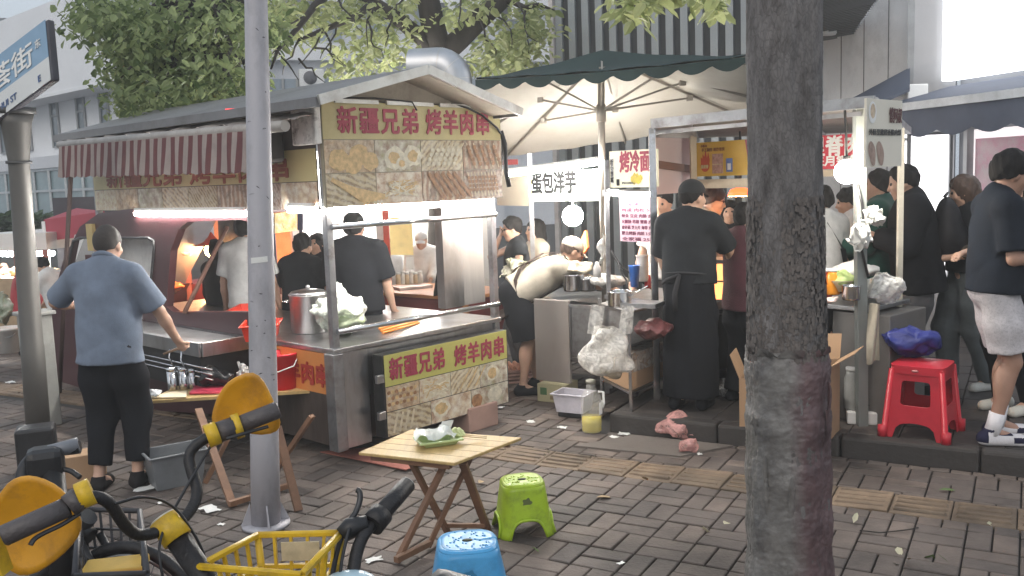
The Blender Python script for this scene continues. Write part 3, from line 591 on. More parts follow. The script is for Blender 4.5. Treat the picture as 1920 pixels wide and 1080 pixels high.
# ================================================================== HAZE: smoky evening air
hz = bpy.data.materials.new('smoky_air'); hz.use_nodes = True; nt = hz.node_tree; nt.nodes.clear(); ho = nt.nodes.new('ShaderNodeOutputMaterial'); pv_ = nt.nodes.new('ShaderNodeVolumePrincipled')
pv_.inputs['Color'].default_value = (.93, .94, .95, 1); pv_.inputs['Density'].default_value = .0055; pv_.inputs['Anisotropy'].default_value = .35; nt.links.new(pv_.outputs[0], ho.inputs['Volume'])
hb_ = MB(); hb_.obox((-74, -14, -1.0), (158, 0, 0), (0, 126, 0), (0, 0, 20)); tag(hb_.build('haze', hz), kind='stuff')
# ================================================================== LAMB SKEWER CART
KO = V3([-1.171, 5.948, 0]); E1 = V3([.684, .730, 0]); E2 = V3([-.730, .684, 0]); EZ = V3([0, 0, 1.])
def K(u, v, z): return KO+E1*u+E2*v+EZ*z
def kbox(mb, u0, u1, v0, v1, z0, z1): return mb.obox(K(u0, v0, z0), E1*(u1-u0), E2*(v1-v0), EZ*(z1-z0))
def ray_front(px, py, v=0.0):
    n = E2; d = ray(px, py); t = ((KO+E2*v-CAM) @ n)/(d @ n); p = CAM+d*t-KO; return float(p @ E1), float(p[2])
def ray_left(px, py, u=0.0):
    n = E1; d = ray(px, py); t = ((KO+E1*u-CAM) @ n)/(d @ n); p = CAM+d*t-KO; return float(p @ E2), float(p[2])
CW, CL = 1.56, 3.4
cart = thing('food_cart', 'stainless lamb skewer food cart with gabled roof, yellow lettered banners and dark red cab', 'food cart', KO)
RUST = mat('rusty_dark_panel', (.07, .052, .043), .6, .3, .4, 5, .2, 30, dirt=(.045, .03, .025), dscale=4, damt=.9, stretch=(3, 3, .5))
DARKIN = mat('sooty_black_steel', (.03, .03, .032), .5, .5, .4, 6, .1, 40)
ROOFM = mat('grey_roof_sheet', (.20, .20, .205), .55, .2, .15, 3, .1, 15, dirt=(.11, .10, .095), dscale=2, damt=.6)
EAVE = mat('aluminium_edge', (.62, .61, .58), .4, .5, .1, 8, dirt=(.35, .31, .27), dscale=5, damt=.6)
SOFF = mat('sooty_cream_lining', (.42, .37, .30), .7, 0, .2, 2, dirt=(.18, .15, .12), dscale=1.6, damt=.8)
# frame posts
m_ = MB()
for (u, v) in ((0, 0), (CW-.05, 0), (0, CL), (CW-.05, CL)): kbox(m_, u, u+.05, v, v+.05, .12 if u == 0 else .1, 2.38)
kbox(m_, .05, CW-.05, .0, .05, 2.33, 2.38); kbox(m_, 0, .05, .05, CL, 2.33, 2.38); kbox(m_, CW-.05, CW, .05, CL, 2.33, 2.38)
m_.build('frame', STEEL2, cart, .004)
# lower body
m_ = MB(); kbox(m_, .03, CW-.03, .03, CL-.05, .42, .74); m_.mi = 0; kbox(m_, .03, .27, -.0, .03, .1, .76); m_.build('body', STEEL, cart, .006)
m_ = MB(); kbox(m_, -.004, .03, .06, 3.3, .12, .47); kbox(m_, .03, CW-.03, .05, CL, .12, .42); m_.build('side_panel', RUST, cart)
m_ = MB(); kbox(m_, -.02, CW, -.02, CL, .75, .785); m_.build('countertop', STEEL, cart, .006)
m_ = MB(); kbox(m_, -.035, .05, -.03, .07, .1, .75); m_.build('corner_guard', STEEL2, cart, .005)
# protruding lower panel, tilted like a flap
m_ = MB()
kbox(m_, .295, 1.515, -.115, -.01, .135, .70); m_.build('front_cabinet', mat('black_steel_door', (.06, .06, .06), .4, .6, .3, 5, .1, 30), cart, .004)
for z in (.27, .52): m_ = MB(); kbox(m_, .24, .3, -.128, -.1, z, z+.055); m_.build('hinge', STEEL, cart, .003)
PV = -.117
def banner(mb_name, u0, u1, v, z0, z1, m, d=.004):
    b = MB(); kbox(b, u0, u1, v-d, v, z0, z1); return b.build(mb_name, m, cart)
banner('lower_banner', .31, 1.50, PV, .485, .70, mat('lime_yellow_banner', (.55, .52, .15), .42, 0, .08, 3, .04, 20, dirt=(.40, .36, .12), dscale=2.2, damt=.4))
text('lettering', '新疆兄弟', .16, RED_T, K(.35, PV-.007, .525), E1, EZ, cart, .004, .50, .001, 1.12)
text('lettering', '烤羊肉串', .16, RED_T, K(.95, PV-.007, .515), E1, EZ, cart, .004, .51, .001, 1.12)
FOODS = [('vor', (.55, .36, .16), (.66, .55, .38), (.30, .16, .07)), ('vor', (.62, .52, .28), (.45, .24, .10), (.70, .64, .50)), ('wave', (.60, .46, .22), (.33, .2, .08), (.72, .66, .5)), ('vor', (.70, .66, .52), (.40, .36, .16), (.32, .18, .1)),
         ('wave', (.52, .40, .18), (.25, .15, .06), (.60, .52, .36)), ('vor', (.42, .22, .1), (.66, .5, .28), (.75, .68, .54)), ('wave', (.40, .2, .1), (.62, .5, .34), (.2, .12, .07)), ('wave', (.36, .19, .11), (.2, .1, .06), (.62, .54, .44))]
fm = [food('food_print', k, a, b, c, 16+3*i, .5+.6*i) if False else food('food_print_%s' % 'abcdefgh'[i], k, a, b, c, (20, 26, 18, 17, 20, 16, 15, 22)[i], .5+.7*i) for i, (k, a, b, c) in enumerate(FOODS)]
def photo_grid(name, u0, u1, v, z0, z1, nu, nz, order, axis='u', gap=.003):
    b = MB(); mats = []
    for j in range(nz):
        for i in range(nu):
            m = fm[order[(j*nu+i) % len(order)]]
            if m not in mats: mats.append(m)
            b.mi = mats.index(m); a0 = u0+(u1-u0)*i/nu+gap; a1 = u0+(u1-u0)*(i+1)/nu-gap; c0 = z0+(z1-z0)*j/nz+gap; c1 = z0+(z1-z0)*(j+1)/nz-gap
            if axis == 'u': kbox(b, a0, a1, v-.004, v, c0, c1)
            else: kbox(b, v-.004, v, a0, a1, c0, c1)
    return b.build(name, mats, cart)
photo_grid('food_picture', .31, 1.50, PV, .31, .482, 4, 1, (0, 1, 2, 3)); photo_grid('food_picture', .31, 1.50, PV, .14, .31, 3, 1, (4, 5, 3))
def dishes(mb, u0, u1, v, z0, z1, n, seed, kinds=('roll', 'stick')):
    pass
# upper sign board on the front
m_ = MB(); kbox(m_, -.015, CW+.055, -.03, -.002, 1.70, 2.375); m_.build('sign_board', mat('sign_board_back', (.3, .27, .2), .7), cart)
banner('upper_banner', -.012, CW+.05, -.031, 2.132, 2.372, YELLOWB)
text('lettering', '新疆兄弟', .18, RED_T, K(.105, -.038, 2.172), E1, EZ, cart, .005, .68, .001, 1.12)
text('lettering', '烤羊肉串', .18, RED_T, K(.86, -.038, 2.172), E1, EZ, cart, .005, .62, .001, 1.12)
photo_grid('food_picture', -.012, CW+.05, -.031, 1.70, 2.13, 4, 2, (4, 5, 6, 7, 0, 3, 2, 6))
# prints on the food pictures: rounds and skewers printed as flat shapes
pm = MB(); rp = np.random.RandomState(4)
PR = [mat('print_bread', (.62, .44, .22), .5, 0, .3, 30), mat('print_skewer', (.34, .18, .09), .5, 0, .45, 40), mat('print_stick', (.66, .58, .42), .5, 0, .2, 20), mat('print_pale', (.72, .66, .52), .5, 0, .25, 25)]
def disc(u, z, r, v, mi, n=16, sq=.85):
    pm.mi = mi; pm.add([K(u+r*cos(2*pi*i/n)*(1+.08*rp.randn()), v, z+r*sq*sin(2*pi*i/n)*(1+.08*rp.randn())) for i in range(n)], [list(range(n))])
def stick(u0, z0, u1, z1, w, v, mi):
    pm.mi = mi; d = V3([u1-u0, z1-z0]); d /= np.linalg.norm(d); nn = V3([-d[1], d[0]])*w/2
    pm.add([K(u0+nn[0], v, z0+nn[1]), K(u1+nn[0], v, z1+nn[1]), K(u1-nn[0], v, z1-nn[1]), K(u0-nn[0], v, z0-nn[1])], [(0, 1, 2, 3)])
vv = -.0385
for (u, z, r) in ((.10, 2.0, .085), (.26, 2.03, .08), (.20, 1.97, .075), (.35, 1.99, .07)): disc(u, z, r, vv, 0); vv -= .0002
for (u, z, r) in ((.56, 2.01, .09), (.72, 2.02, .085), (.62, 1.97, .05)): disc(u, z, r, vv, 3); disc(u, z, r*.55, vv-.0002, 0); vv -= .0004
for k in range(6): stick(.84+.05*k, 1.94, .96+.05*k, 2.11, .012, vv, 2); [disc(.86+.05*k+.016*q, 1.965+.032*q, .017, vv-.0003, 3, 8) for q in range(4)]; vv -= .0001
for k in range(5): stick(1.24+.07*k, 2.11, 1.33+.06*k, 1.93, .01, vv, 2); [disc(1.255+.068*k+.014*q, 2.08-.03*q, .02, vv-.0003, 1, 8) for q in range(5)]; vv -= .0001
for k in range(7): stick(.03+.02*k, 1.88-.01*k, .30+.03*k, 1.72+.005*k, .03, vv, 0); vv -= .0001
for k in range(5): stick(.86+.06*k, 1.9, 1.0+.07*k, 1.72, .032, vv, 1); vv -= .0001
for k in range(9): stick(1.24+.035*k, 1.9, 1.28+.035*k, 1.72, .01, vv, 2); [disc(1.25+.035*k+.005*q, 1.86-.03*q, .015, vv-.0003, 1, 8) for q in range(4)]; vv -= .0001
for k in range(40): stick(.44+.32*rp.rand(), 1.74+.12*rp.rand(), .44+.32*rp.rand(), 1.74+.12*rp.rand(), .008, vv, (0, 3)[k % 2]); vv -= .00005
vv = PV-.0055
for k in range(8):
    for q in range(3): disc(.335+.033*k, .44-.04*q, .016, vv, (1, 0)[(k+q) % 2], 10)
for k in range(5): stick(.99+.04*k, .335, 1.1+.04*k, .47, .012, vv, (0, 2)[k % 2]); vv -= .0001
disc(1.33, .40, .07, vv, 3, 8, .9); disc(1.33, .40, .05, vv-.0002, 0, 10)
for k in range(30): stick(.63+.28*rp.rand(), .33+.13*rp.rand(), .63+.28*rp.rand(), .33+.13*rp.rand(), .009, vv, (3, 0, 2)[k % 3]); vv -= .00005
disc(.80, .24, .085, vv, 3, 20, .7); disc(.80, .24, .06, vv-.0003, 0, 16, .7); disc(1.16, .22, .06, vv, 1); disc(1.35, .24, .07, vv, 3)
for k in range(4): stick(.36+.05*k, .16, .40+.05*k, .29, .02, vv, 2); vv -= .0001
pm.build('picture_print', PR, cart)
# roof: gable with overhang
VF = -.30; UP_, ZP = ray_front(800, 124, VF); UL, ZE = ray_front(598, 182, VF); UR, ZER = ray_front(974, 206, VF); ZE -= .02; ZER -= .0; ZP -= .025; VB = ray_left(103, 246, UL)[0]
def roofpt(u): return ZE+(ZP-ZE)*((u-UL)/(UP_-UL) if u < UP_ else (UR-u)/(UR-UP_))
m_ = MB()
m_.prism([K(UL, VF, ZE), K(UP_, VF, ZP), K(UP_, VF, ZP+.025), K(UL, VF, ZE+.025)], E2*(VB-VF)); m_.prism([K(UP_, VF, ZP), K(UR, VF, ZER-.02), K(UR, VF, ZER+.005), K(UP_, VF, ZP+.025)], E2*(VB-VF))
m_.build('roof', ROOFM, cart)
m_ = MB(); m_.prism([K(UL+.05, VF+.02, ZE-.002), K(UP_, VF+.02, ZP-.012), K(UR-.05, VF+.02, ZER-.02), K(UR-.05, VF+.02, ZER-.028), K(UP_, VF+.02, ZP-.024), K(UL+.05, VF+.02, ZE-.012)], E2*3.9); m_.build('roof_lining', SOFF, cart)
m_ = MB(); m_.beam(K(UL-.01, VF-.012, ZE+.003), K(UP_, VF-.012, ZP+.003), .02, .06); m_.beam(K(UP_, VF-.012, ZP+.003), K(UR+.01, VF-.012, ZER-.018), .02, .06); m_.build('eave_trim', EAVE, cart)
m_ = MB(); m_.beam(K(UL-.01, VF, ZE-.01), K(UL-.01, VB, ZE-.01), .03, .055); m_.beam(K(UR+.01, VF, ZER-.02), K(UR+.01, VB, ZER-.02), .03, .05); m_.build('gutter', ROOFM, cart)
m_ = MB(); kbox(m_, .02, CW, .05, 3.3, 2.375, 2.385); m_.build('ceiling', SOFF, cart)
# gable infill, torn foil and wiring under the front eave
m_ = MB(); m_.prism([K(0, .0, 2.385), K(CW, .0, 2.385), K(UP_+.05, .0, ZP-.04), K(UP_-.05, .0, ZP-.04)], E2*.01); m_.build('gable_panel', SOFF, cart)
m_ = MB(); [kbox(m_, a, a+w_, -.06, -.045, 2.36, 2.385) for a, w_ in ((.08, .35), (.5, .42), (.98, .3), (1.32, .2))]; m_.build('foil_strip', EAVE, cart)
m_ = MB(); m_.tube([K(.05, -.05, 2.39), K(.4, -.05, 2.40), K(.72, -.06, 2.385), K(.76, -.06, 2.33)], .006, 6); m_.build('wiring', BLACKPL, cart); m_ = MB(); m_.tube([K(1.1, -.05, 2.385), K(1.25, -.06, 2.36), K(1.4, -.06, 2.31), K(1.55, -.06, 2.22), K(1.63, -.03, 2.17), K(1.66, 0, 2.05), K(1.65, .02, 1.8)], .008, 6); m_.build('wiring', BLACKPL, cart); m_ = MB(); m_.tube([K(1.62, -.03, 2.2), K(1.65, -.04, 2.1), K(1.66, -.03, 1.9), K(1.69, -.03, 1.78)], .02, 6); m_.build('wiring', BLACKPL, cart)
# chimney elbow and duct
CH = mat('spiral_duct_steel', (.50, .51, .53), .42, 1.0, .08, 12, .05, 60, dirt=(.4, .38, .36), dscale=3, damt=.4)
m_ = MB(); cu, cv = ray_front(862, 140, .8)[0], .8
cb0 = K(ray_front(850, 140, cv)[0], cv, 0); zt = at(830, 88, cb0[1])[2]-.155; hd = V3([-.985, .17, 0]); ln = (850-770)/1739*cb0[1]
pts = [cb0+EZ*2.3, cb0+EZ*(zt-.13)]+[cb0+hd*(.13-.13*cos(a))+EZ*(zt-.13+.13*sin(a)) for a in np.linspace(.2, pi/2, 7)]+[cb0+hd*(.13+(ln-.13)*.5)+EZ*zt, cb0+hd*ln+EZ*(zt+.003)]
m_.tube(pts, .155, 24, cap=False)
m_.build('chimney_elbow', CH, cart)
m_ = MB()
for i in (1, 4, 7): m_.tube([pts[i]*.97+pts[i+1]*.03, pts[i]*.8+pts[i+1]*.2] if i < len(pts)-1 else pts[-2:],   .1595, 24, cap=False)
m_.build('duct_seam', EAVE, cart)
m_ = MB(); ua, ub, uc = ray_front(832, 500, .7)[0], ray_front(868, 500, .7)[0], ray_front(907, 500, .72)[0]; kbox(m_, ua, ub, .70, .79, .785, 2.36); m_.build('exhaust_duct', STEEL, cart)
m_ = MB(); kbox(m_, ub+.003, uc, .72, .80, .785, 2.36); m_.build('exhaust_duct', mat('grey_brushed_duct', (.38, .36, .35), .45, .8, .1, 5, stretch=(6, 6, .4)), cart)
# rails
m_ = MB(); m_.tube([K(.02, -.02, 1.575), K(CW-.02, -.02, 1.575)], .019, 12); m_.build('upper_rail', CHROME, cart)
m_ = MB(); m_.tube([K(.02, -.02, .895), K(CW-.02, -.02, .89)], .019, 12); m_.build('lower_rail', CHROME, cart)
# fluorescent tubes
for (a, b) in ((K(.06, -.015, 1.685), K(1.43, -.015, 1.672)), (K(-.025, .92, 1.665), K(-.025, 2.6, 1.665)), (K(-.02, .1, 1.685), K(-.02, .38, 1.69))):
    m_ = MB(); m_.tube([a, b], .02, 10); o = m_.build('fluorescent_tube', TUBE_L, cart)
    m_ = MB(); m_.beam(a+EZ*.035, b+EZ*.035, .035, .022); m_.build('tube_batten', WHITEPL, o)
m_ = MB()
for i, (a, b) in enumerate(((K(.25, .9, 1.72), K(1.2, .9, 1.72)),)): m_.tube([a, b], .016, 8)
o = m_.build('fluorescent_tube', TUBE_L, cart)
# left side: sign band, photos, awning
bl = MB(); kbox(bl, -.012, -.008, .06, 3.40, 1.872, 2.08); bl.build('side_banner', YELLOWB, cart)
def Lt(v, z, off=.016): return K(-off, v, z)
text('lettering', '新疆兄弟 烤羊肉串', .17, mat('faded_red_print', (.30, .085, .05), .5, 0, .2, 20), Lt(3.12, 1.885), -E2, EZ, cart, .006, 2.75, .001)
photo_grid('food_picture', .06, 3.4, -.008, 1.69, 1.87, 8, 1, (5, 7, 6, 4, 2, 3, 0, 1), axis='v')
bl = MB(); kbox(bl, -.006, .0, .06, 3.4, 1.69, 2.33); bl.build('sign_board', mat('sign_board_dark', (.10, .085, .075), .7), cart)
m_ = MB(); ra = ray_left(535, 236, -.26); rb_ = ray_left(113, 272, -.26); m_.tube([K(-.26, ra[0], ra[1]), K(-.26, rb_[0], rb_[1])], .035, 12); m_.build('awning_roller', mat('awning_cassette_grey', (.38, .36, .34), .6, .2, .1, 5, dirt=(.2, .17, .15), dscale=4, damt=.6), cart)
AWR = mat('awning_red_stripe', (.125, .042, .044), .85, 0, .15, 6, .1, 30, dirt=(.16, .06, .05), dscale=3, damt=.5); AWW = mat('awning_pale_stripe', (.29, .24, .22), .85, 0, .1, 6, .1, 30, dirt=(.4, .34, .3), dscale=3, damt=.5)
m_ = MB(); nS = 50; v0, v1 = ray_left(500, 300, -.30)[0], ray_left(113, 300, -.30)[0]
for k in range(nS):
    for q in range(4):
        def P_(x, y):
            v = v0+(v1-v0)*x; zt = ra[1]-.015+(rb_[1]-ra[1])*(v-ra[0])/(rb_[0]-ra[0]); bot = zt-.255-.012*abs(sin(pi*nS*x/2)); w_ = .008*sin(v*19+y*2)*y+.006*sin(v*33+1)*y
            return K(-.30-.03*y+w_, v, zt+(bot-zt)*y)
        x0, x1 = (k+q/4)/nS, (k+(q+1)/4)/nS; m_.mi = k % 2
        for y in range(5): m_.add([P_(x0, y/5), P_(x1, y/5), P_(x1, (y+1)/5), P_(x0, (y+1)/5)], [(0, 1, 2, 3)], True)
vo = m_.build('awning_valance', [AWR, AWW], cart)
m_ = MB(); m_.mi = 0                                              # folded awning cloth and foil between roller and roof
m_.grid(lambda a, b: K(-.26+.16*b+.02*sin(a*40)*b, ra[0]-.1+(rb_[0]-ra[0]+.1)*a, ra[1]+.03+(rb_[1]-ra[1])*a+.05*b+.012*sin(a*60+b*5)), 90, 4); m_.build('folded_awning_cloth', mat('dirty_awning_cloth', (.30, .27, .25), .85, 0, .3, 5, .3, 20, dirt=(.12, .10, .09), dscale=4, damt=.8), cart)
m_ = MB(); kbox(m_, -.07, -.02, ray_left(590, 230, -.07)[0], ray_left(545, 230, -.07)[0], ray_left(570, 272, -.07)[1], ray_left(570, 196, -.07)[1]); m_.build('awning_bracket', mat('white_painted_plate', (.78, .76, .73), .5, .1, .1, 6, dirt=(.07, .06, .055), dscale=9, damt=.9), cart, .01)
m_ = MB(); kbox(m_, -.16, -.03, .36, .62, 2.0, 2.25); m_.build('awning_motor_cover', mat('black_oily_cloth', (.05, .045, .042), .8, 0, .3, 5, .4, 15), cart, .03)
m_ = MB(); lq = ray_left(470, 203, -.2); lq2 = ray_left(424, 206, -.2); m_.beam(K(-.2, lq[0], lq[1]), K(-.2, lq2[0], lq2[1]), .012); m_.build('red_led_strip', mat('lit_red_led', (.5, .02, .02), .5, 0, 0, 1, emis=(1, .05, .05), estr=2.5), cart)
# left counter: charcoal tray and orange panel
m_ = MB(); kbox(m_, -.42, .02, .95, 2.75, .74, .76)
for (a, b, c, d) in ((-.44, -.42, .95, 2.75), (-.42, .0, .93, .95), (-.42, .0, 2.75, 2.77)): kbox(m_, a, b, c, d, .70, .80)
m_.build('charcoal_trough', STEEL, cart, .004)
m_ = MB(); kbox(m_, -.42, .0, .97, 2.73, .45, .70); m_.build('grill_box', DARKIN, cart, .005)
m_ = MB(); [m_.tube([K(-.43, .8+.0*k, .63-.035*k), K(-.43, 2.6, .63-.035*k)], .006, 6) for k in range(3)]; m_.build('grill_rod', CHROME, cart)
for v in (1.35, 1.18): m_ = MB(); m_.tube([K(-.445, v, .72), K(-.46, v-.01, .66), K(-.45, v-.05, .6)], .007, 6); m_.build('hook', CHROME, cart)
m_ = MB(); kbox(m_, -.012, -.004, .08, .93, .47, .745); m_.build('side_panel', mat('orange_printed_panel', (.62, .23, .06), .45, 0, .12, 3, dirt=(.5, .33, .1), dscale=2, damt=.6), cart)
text('lettering', '烤羊肉串', .16, mat('dark_red_print', (.36, .03, .02), .5), K(-.017, .70, .52), -E2, EZ, cart, .006, .64, .001)
# cab of the three-wheeler, dark red, at the far end
CABM = mat('dark_red_car_paint', (.055, .014, .017), .42, 0, .15, 3, .04, 10, dirt=(.05, .02, .02), dscale=2, damt=.6, coat=.3)
def Lp(px, py, u=-.02): v, z = ray_left(px, py, u); return K(u, v, z)
def ring(outer, holes, name, m, thick=.05, u=-.02):
    """panel with openings cut out, given as outlines on the cart's left face"""
    bmx = bmesh.new(); allv = []
    for loop in [outer]+holes:
        vs = [bmx.verts.new(Lp(x, y, u)) for (x, y) in loop]
        for i in range(len(vs)): allv.append(bmx.edges.new((vs[i], vs[(i+1) % len(vs)])))
    bmesh.ops.triangle_fill(bmx, use_beauty=True, use_dissolve=False, edges=allv)
    bmx.verts.index_update(); r = bmesh.ops.extrude_face_region(bmx, geom=list(bmx.faces)); mv = [v for v in r['geom'] if isinstance(v, bmesh.types.BMVert)]
    bmesh.ops.translate(bmx, verts=mv, vec=Vector(E1*thick)); bmesh.ops.recalc_face_normals(bmx, faces=list(bmx.faces)); bmx.verts.index_update()
    vs = [v.co[:] for v in bmx.verts]; fs = [[v.index for v in f.verts] for f in bmx.faces]; bmx.free(); return link_mesh(name, vs, fs, m, cart)
def rr(x0, y0, x1, y1, r, n=5):
    p = []
    for (cx, cy, a0) in ((x1-r, y0+r, -90), (x1-r, y1-r, 0), (x0+r, y1-r, 90), (x0+r, y0+r, 180)):
        for k in range(n+1): a = radians(a0+90*k/n); p.append((cx+r*cos(a), cy+r*sin(a)))
    return p
win1 = [(137, 452), (150, 446), (278, 446), (288, 452), (289, 465), (280, 560), (272, 577), (122, 577), (114, 570), (117, 555)]
win2 = [(320, 470), (335, 430), (352, 416), (452, 412), (470, 418), (470, 585), (325, 585), (312, 575)]
outer = [(108, 758), (95, 700), (92, 640), (100, 560), (118, 490), (150, 425), (185, 400), (240, 392), (460, 392), (480, 400), (480, 600), (460, 700), (420, 778)]
cabo = ring(outer, [win1, win2], 'cab_side', CABM, .06)
def cabin():
    b = MB()
    pr = [(108, 758), (95, 700), (92, 640), (100, 560), (118, 490), (150, 425), (185, 400), (240, 392)]
    pts = [Lp(x, y) for x, y in pr]
    for i in range(len(pts)-1):
        if i in (3, 4): continue
        b.obox(pts[i]+E1*.06, pts[i+1]-pts[i], E1*1.4, (pts[i+1]-pts[i])*0+E2*(-.03))
    a = Lp(240, 392); c = Lp(478, 392); b.obox(a+E1*.06-EZ*.03, c-a, E1*1.4, EZ*.03)
    return b
cabin().build('cab_front', CABM, cart)
m_ = MB(); a = Lp(100, 560)+E1*.08; c = Lp(118, 490)+E1*.08; d_ = Lp(150, 425)+E1*.08
m_.add([a, a+E1*1.3, d_+E1*1.3, d_], [(0, 1, 2, 3)]); m_.build('windscreen', mat('pale_windscreen', (.45, .46, .47), .12, 0, .2, 2, spec=.7, alpha=.6), cart)
# window frame seal of the first opening
m_ = MB(); w1p = [Lp(x, y, -.028) for x, y in win1]; m_.tube(w1p+[w1p[0]], .012, 6); m_.build('window_seal', BLACKPL, cart)
m_ = MB(); m_.prism([Lp(x, y, .2) for x, y in ((140, 440), (292, 440), (285, 585), (112, 585))], E1*.02); m_.build('inner_panel', mat('pale_cab_lining', (.78, .77, .75), .6, 0, .1, 2, dirt=(.3, .28, .27), dscale=3, damt=.5), cart)
m_ = MB(); a = Lp(195, 398, -.06); m_.obox(K(*(0, 0, 0))*0+Lp(165, 470, -.05), -E2*.13, E1*.03, EZ*.24); m_.build('wooden_batten', mat('yellow_wood', (.55, .42, .18), .7), cart)
m_ = MB(); m_.obox(Lp(162, 505, -.07), -E2*.2, E1*.05, EZ*.13); m_.build('dark_red_box', mat('dark_maroon', (.07, .02, .02), .6), cart)
# diagonal support poles of the awning
m_ = MB(); m_.tube([Lp(133, 330, -.3), Lp(118, 600, -.3), Lp(112, 740, -.25)], .02, 8); m_.build('support_pole', mat('dark_brown_pole', (.07, .045, .04), .6, .2), cart)
m_ = MB(); m_.tube([at(426, 425, 7.6), at(345, 588, 7.2)], .018, 8); m_.build('roof_prop', mat('rusty_prop', (.14, .07, .05), .7), cart)
# wheels and chassis
m_ = MB(); kbox(m_, .1, CW-.1, .2, 5.0, .22, .34); m_.build('chassis', DARKIN, cart)
for (u, v) in ((.12, 1.0), (CW-.2, 1.0), (CW/2-.08, 4.6)):
    b = MB(); c = K(u, v, .21)
    def wring(r, w): return [c+E2*r*cos(2*pi*j/20)+EZ*r*sin(2*pi*j/20)+E1*w for j in range(20)]
    rg = [wring(.12, 0), wring(.19, 0), wring(.21, .02), wring(.21, .1), wring(.19, .12), wring(.12, .12)]
    b.add([p for r_ in rg for p in r_], [(i*20+j, i*20+(j+1) % 20, (i+1)*20+(j+1) % 20, (i+1)*20+j) for i in range(5) for j in range(20)], True); wh = b.build('wheel', BLACKPL, cart)
    b = MB(); b.tube([c+E1*.03, c+E1*.09], .12, 16); b.build('rim', STEEL2, wh)

# ---------------------------------------------------------------- goods on the cart
def pot(name, label, c, r, h, m, lid=False, group=None, rim=True, handles=True):
    t = thing(name, label, 'pot', c, 0, group); b = MB(); c = V3(c)
    b.lathe([(r*.94, 0), (r, .012), (r, h), (r*1.05, h+.004), (r*1.05, h+.012), (r*.97, h+.01), (r*.96, .02), (.001, .018)], c, 36); b.build('body', m, t)
    if handles:
        for s in (1, -1):
            b = MB(); b.tube([c+V3([s*r, -.05, h*.86]), c+V3([s*(r+.035), -.045, h*.87]), c+V3([s*(r+.035), .045, h*.87]), c+V3([s*r, .05, h*.86])], .007, 8); b.build('handle', CHROME, t)
    if lid:
        b = MB(); b.lathe([(r*1.03, h+.013), (r*.9, h+.03), (r*.3, h+.045), (.001, h+.047)], c, 32); b.ball(c+V3([0, 0, h+.06]), .016); b.build('lid', m, t)
    return t
cc = gd(582, 622, .785); pot('stock_pot', 'tall stainless stock pot on the cart counter behind the lamp pole', cc, .135, .27, STEEL, lid=True)
def basket(name, label, c, L, W, h, m, rz, tp=.82, wall=.004, rim=.014, cat='basket', group=None, slots=True):
    t = thing(name, label, cat, c, rz, group); b = MB()
    def rect(l, w, z): return [(-l/2, -w/2, z), (l/2, -w/2, z), (l/2, w/2, z), (-l/2, w/2, z)]
    r1 = rect(L*tp, W*tp, 0); r2 = rect(L, W, h); r3 = rect(L+rim*2, W+rim*2, h); r4 = rect(L+rim*2, W+rim*2, h-.012); r5 = rect(L-.006, W-.006, h); r6 = rect(L*tp-.006, W*tp-.006, .004)
    v = r1+r2+r3+r4+r5+r6; f = [(3, 2, 1, 0)]
    for i in range(4):
        j = (i+1) % 4; f += [(i, j, 4+j, 4+i), (12+i, 12+j, 8+j, 8+i), (8+i, 8+j, 16+j, 16+i), (4+i, 4+j, 12+j, 12+i), (16+i, 16+j, 20+j, 20+i)]
    f.append((20, 21, 22, 23)); b.add(v, f); b.build('tray', m, t, .004, world=False); return t
REDPL = mat('orange_red_plastic', (.62, .045, .02), .38, 0, .08, 6, spec=.5)
rz = atan2(E1[1], E1[0])
c1 = gd(492, 634, .785); basket('plastic_basket', 'front orange red plastic basket of skewers on the cart counter', c1+V3([.0, 0, 0]), .34, .24, .115, REDPL, rz+.9)
c2 = gd(478, 606, .785); basket('plastic_basket', 'orange red plastic basket tucked behind the front red basket on the cart', c2+V3([-.03, .03, 0]), .40, .26, .13, REDPL, rz+.8)
def bag_blob(name, label, c, sx, sy, sz, m, seed, cat='bag', amp=.05, knot=True, n=40, parent=None, world=True):
    b = MB(); b.lathe([(max(1e-4, sin(pi*min(1, t*1.02)))*(1 if t < .6 else 1-.25*(t-.6)), t) for t in [i/18 for i in range(1, 19)]], (0, 0, 0), n)
    v = np.array(b.v); v[:, 0] *= sx; v[:, 1] *= sy; v[:, 2] = np.clip(v[:, 2], .02, 2)*sz*1.22
    b.v = [tuple(p) for p in v]; crumple(b, amp*.8*sz, 9/max(sx, .05)*.2, seed); crumple(b, amp*.36*sz, 25/max(sx, .05)*.25, seed+1)
    v = np.array(b.v); v[:, 2] = np.maximum(v[:, 2], 0); b.v = [tuple(p+V3(c)) for p in v]
    o = b.build(name, m, None)
    return tag(o, label, cat)
CAB = food('cabbage_green', 'vor', (.42, .50, .26), (.62, .66, .48), (.30, .42, .16), 12)
cb_ = gd(640, 630, .785)
o = bag_blob('cabbage', 'pale green cabbage inside the clear bag on the cart counter', cb_+V3([.03, .02, 0]), .12, .12, .2, CAB, 3, 'cabbage', .08)
bag_blob('plastic_bag', 'cloudy plastic bag full of cabbage behind the cart corner post', cb_+V3([0, .03, 0]), .175, .165, .275, film('cloudy_bag_film', (.74, .78, .70), .62, .3), 4, amp=.13)
b = MB()
for k in range(3): b.tube([K(.55+.01*k, .18+.03*k, .79+.012*k), K(.75, .2+.03*k, .80+.012*k), K(1.02, .32+.02*k, .79+.012*k)], .009, 6)
tag(b.build('gas_hose', mat('orange_hose', (.75, .25, .04), .4), None), 'orange gas hose lying on the cart counter by the lower rail', 'hose')
